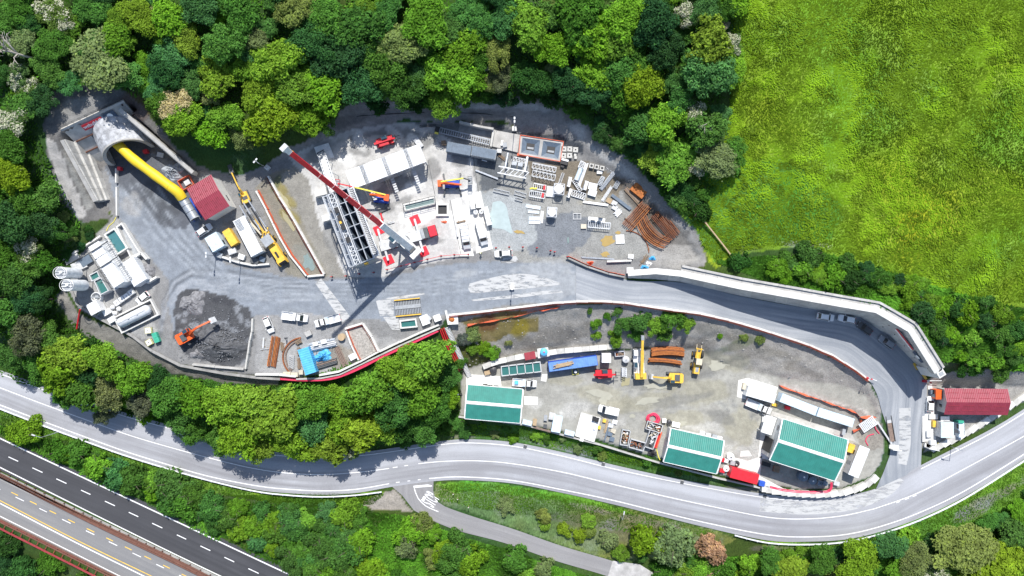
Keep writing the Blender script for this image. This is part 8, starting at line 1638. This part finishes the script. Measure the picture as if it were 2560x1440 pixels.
fill([(1800,645),(1900,626),(2050,622),(2150,645),(2300,702),(2420,740),(2600,790),(2600,935),(2420,930),(2372,870),(2310,785),(2225,725),(2050,695),(1900,672)],52,(16,32),['mid','lime','mid','lime','dark'],'bush','wallhill',.78,15)
fill([(1250,1262),(1400,1290),(1560,1310),(1700,1350),(1640,1390),(1530,1385),(1400,1350),(1270,1305)],12,(14,26),['yg','mid','olive','yg'],'bush','verge',.9,16)
fill([(1640,1395),(1760,1385),(1850,1388),(2060,1388),(2200,1372),(2350,1332),(2480,1290),(2600,1230),(2600,1500),(1660,1500)],42,(22,42),['mid','lime','mid','dark','olive','yg'],'bush','low',.74,17,1.1)
fill([(-40,1330),(60,1360),(200,1430),(260,1470),(-40,1480)],8,(24,40),['dark','mid'],'bush','via',.7,18,1.2)
fill([(90,540),(240,530),(250,570),(190,640),(120,640)],8,(9,18),['mid','olive','dark'],'bush','slope',.9,19)
fill([(1180,1060),(1310,1068),(1500,1118),(1650,1162),(1790,1196),(1650,1182),(1400,1120),(1180,1088)],14,(7,14),['mid','olive','lime'],'bush','yardfoot',.9,20)
fill([(130,790),(300,895),(430,968),(700,985),(760,980),(700,1010),(400,1000),(200,900)],12,(16,26),['mid','lime','dark'],'bush','wood',.8,21)
fill([(1010,1090),(1150,1050),(1180,1075),(1100,1095),(1010,1112)],6,(12,20),['mid','dark'],'bush','yardfoot',.8,22)
for x,y,r,k in[(1180,872,14,'lime'),(1228,878,20,'lime'),(1205,868,16,'lime'),(1160,850,18,'grey'),(1185,835,18,'olive'),(1150,905,16,'mid'),(1490,812,14,'lime'),(1492,840,12,'lime'),(1545,780,12,'mid'),(1560,810,24,'mid'),(1540,845,20,'lime'),(1600,800,24,'mid'),(1640,812,26,'lime'),(1680,800,28,'mid'),(1715,810,22,'lime'),(1660,835,18,'mid'),(1590,835,18,'mid'),(1520,790,10,'mid'),(1270,858,8,'olive'),(1475,775,8,'mid'),(1800,840,8,'lime'),(1900,850,12,'olive'),(1860,845,10,'olive')]:place(x,y,r,k,'bush','bank')
for x,y,r,k in[(1775,1375,34,'brown'),(1780,1425,26,'brown'),(1690,1365,46,'olive'),(1620,1350,40,'yg')]:place(x,y,r,k,'bush','verge',1.2)
ordn=['','second','third','fourth','fifth','sixth','seventh','eighth','ninth','tenth','eleventh','twelfth','thirteenth','fourteenth','fifteenth','sixteenth','seventeenth','eighteenth','nineteenth','twentieth']
byk={}
for t in TREES:byk.setdefault((t[5],t[6],t[7]),[]).append(t)
LBL={}
for(k,what,z_),ts in byk.items():
 ts.sort(key=lambda t:t[8]); wd=KIND[k][2]; where=(ZT if what=='tree' else ZB).get(z_)or ZB.get(z_)or ZT.get(z_); nm='tree' if what=='tree' else 'bush'
 for i,t in enumerate(ts):
  if len(ts)==1:s=f'{wd} {nm} {where}'
  elif i==0:s=f'leftmost {wd} {nm} {where}'
  elif i==len(ts)-1:s=f'rightmost {wd} {nm} {where}'
  elif i<len(ordn):s=f'{ordn[i]} {wd} {nm} from the left {where}'
  else:s=f'{ordn[min(len(ts) - 1 - i, 19)] or "last"} {wd} {nm} from the right {where}'
  LBL[id(t)]=s
g=random.Random(99); G_T={'tree':'forest trees round the works','bush':'bushes round the roads and works'}
for t in TREES:
 x,y,gz,rad,hh,k,what,z_,_=t; col,shapes,_w=KIND[k]
 o=thing('broadleaf_tree' if what=='tree' else 'bush',LBL[id(t)],'tree' if what=='tree' else 'bush',(x,y,gz),g.uniform(0,6.28),G_T[what])
 v=g.uniform(.82,1.18); cc=(col[0]*v*g.uniform(.88,1.12),col[1]*v,col[2]*v*g.uniform(.7,1.3),1)
 if what=='tree':
  sc=(rad*g.uniform(.97,1.12),rad*g.uniform(.97,1.12),hh/1.75); a=link('trunk',g.choice(TR),o); c=link('crown',g.choice(CR[g.choice(shapes)]),o)
 else:
  sc=(rad*g.uniform(.95,1.15),rad*g.uniform(.95,1.15),hh/.85); a=link('stems',STEM[0],o); c=link('foliage',g.choice(CR['flower' if k=='flower' else g.choice(['bush','bushtuft'])]),o)
 a.scale=sc; c.scale=sc; c.color=cc
p=ground_at(100,150)
dd=thing('dead_tree','bare grey dead tree leaning among the green crowns at the far left','tree',(p.x,p.y,p.z),1.0); b_=link('branches',DEAD,dd); b_.scale=(4.2,4.2,8.5); b_.rotation_euler=(R(-12),R(-14),0)
p=ground_at(1745,325); dd=thing('dead_tree','bare thin dead tree at the wood edge beside the meadow','tree',(p.x,p.y,p.z),2.0); b_=link('branches',DEAD,dd); b_.scale=(2.4,2.4,5)
def grass(name,label,polys,n,size,col,seed,lean=.8):
 g=np.random.default_rng(seed); P_,C_=[],[]
 per=n//len(polys)
 for poly in polys:
  xs=[p[0]for p in poly]; ys=[p[1]for p in poly]; m=per*4
  x=g.uniform(min(xs),max(xs),m); y=g.uniform(min(ys),max(ys),m); ok=pip(x,y,poly); x,y=x[ok][:per],y[ok][:per]
  z=np.zeros(len(x))
  for _ in range(4):wx=(x-1280)*(H-z)/K; wy=(720-y)*(H-z)/K; z=bil(GZ,np.clip((wx-GX0)*2,0,GW*2),np.clip((wy-GY0)*2,0,GH*2))
  P_.append(np.stack([wx,wy,z],1))
 B=np.concatenate(P_); n=len(B); fl=fbm(B[:,0],B[:,1],14,201); f2=fbm(B[:,0],B[:,1],3,211,2)
 a=fl*6+g.normal(size=n)*.5; d=np.stack([np.cos(a),np.sin(a),np.zeros(n)],1); s=size*g.uniform(.5,1.3,(n,1)); pr_=np.stack([-d[:,1],d[:,0],np.zeros(n)],1)
 up=np.array([0,0,1.0]); le=np.clip(lean+fl[:,None]*.3,.5,1.4); tip=B+(d*le+up*.5)*s
 q=np.stack([B-pr_*s*.28-up*.03,B+pr_*s*.28-up*.03,tip+pr_*s*.1,tip-pr_*s*.1],1).reshape(-1,3).astype(np.float32)
 lod=np.clip((fbm(B[:,0],B[:,1],11,221,4)-.12)*6,0,1)*(f2>-.25); cv=np.clip(.36+fl*.35+f2*.4+g.uniform(-.36,.36,n)+lod*.4,0,1); yv=np.clip((g.random(n)<.1)*1.0+lod*.6,0,1); Cc=np.repeat(np.stack([cv,np.zeros(n),yv,np.ones(n)],1)[:,None],4,1).reshape(-1,4).astype(np.float32)
 me=bpy.data.meshes.new(name); me.vertices.add(len(q)); me.vertices.foreach_set('co',q.ravel()); me.loops.add(len(q)); me.loops.foreach_set('vertex_index',np.arange(len(q),dtype=np.int32)); me.polygons.add(n); me.polygons.foreach_set('loop_start',np.arange(n,dtype=np.int32)*4); me.update(calc_edges=True)
 at=me.color_attributes.new('leaf','FLOAT_COLOR','POINT'); at.data.foreach_set('color',Cc.ravel()); me.materials.append(P('foliage')); o=kind(link(name,me),'stuff'); o.color=(*col,1); tag(o,label,'grass'); return o
MEAD=[(1826,-60),(2640,-60),(2640,760),(2480,760),(2300,705),(2150,652),(2000,612),(1880,622),(1790,655),(1752,600),(1700,500),(1790,425),(1822,300)]
grass('meadow_grass','tall bright green meadow grass, partly flattened, right of the wood',[MEAD],115000,.5,(.185,.305,.022),301)
grass('verge_grass','short green grass on the road verges',[[(1090,1212),(1160,1205),(1280,1213),(1560,1272),(1790,1330),(1700,1350),(1400,1300),(1200,1270),(1100,1250)],[(1930,1362),(2070,1366),(2230,1334),(2420,1246),(2640,1106),(2700,1200),(2560,1260),(2350,1330),(2060,1392)],[(640,1236),(960,1234),(930,1262),(760,1270),(560,1236)],[(0,1026),(258,1124),(520,1206),(640,1234),(560,1236),(230,1132),(0,1058)],[(1165,1060),(1310,1066),(1650,1162),(1790,1196),(1650,1180),(1300,1098),(1165,1088)]],42000,.42,(.10,.22,.022),302,.5)
grass('forest_floor_plants','low dark green plants covering the forest floor and banks',[[(-60,-60),(1850,-60),(1780,460),(1740,560),(1500,340),(1400,245),(880,245),(640,370),(440,340),(300,215),(100,230),(90,340),(-60,340)],[(-60,340),(90,340),(200,560),(150,700),(140,780),(400,940),(700,965),(1040,860),(1160,1050),(900,1130),(540,1100),(130,980),(-60,920)],[(0,1062),(560,1246),(1000,1288),(1480,1445),(860,1500),(0,1084)],[(1790,655),(2050,630),(2600,790),(2600,935),(2345,900),(2200,765),(1900,700)],[(1640,1395),(2060,1388),(2350,1332),(2640,1230),(2640,1500),(1660,1500)]],90000,.85,(.085,.215,.028),303,.7)
grass('strip_undergrowth','dense bright green undergrowth between main road and motorway',[[(0,1060),(130,1098),(260,1156),(420,1206),(560,1244),(700,1272),(900,1278),(900,1470),(860,1480),(760,1425),(560,1320),(400,1245),(200,1160),(80,1100),(0,1080)],[(900,1278),(1000,1286),(1100,1320),(1250,1370),(1480,1443),(1480,1500),(880,1500)],[(1790,655),(2050,630),(2200,680),(2600,790),(2600,935),(2345,900),(2200,765),(1900,700)],[(1660,1395),(2060,1386),(2350,1330),(2640,1230),(2640,1500),(1660,1500)]],60000,.85,(.085,.215,.026),304,.4)
bpy.context.view_layer.update()
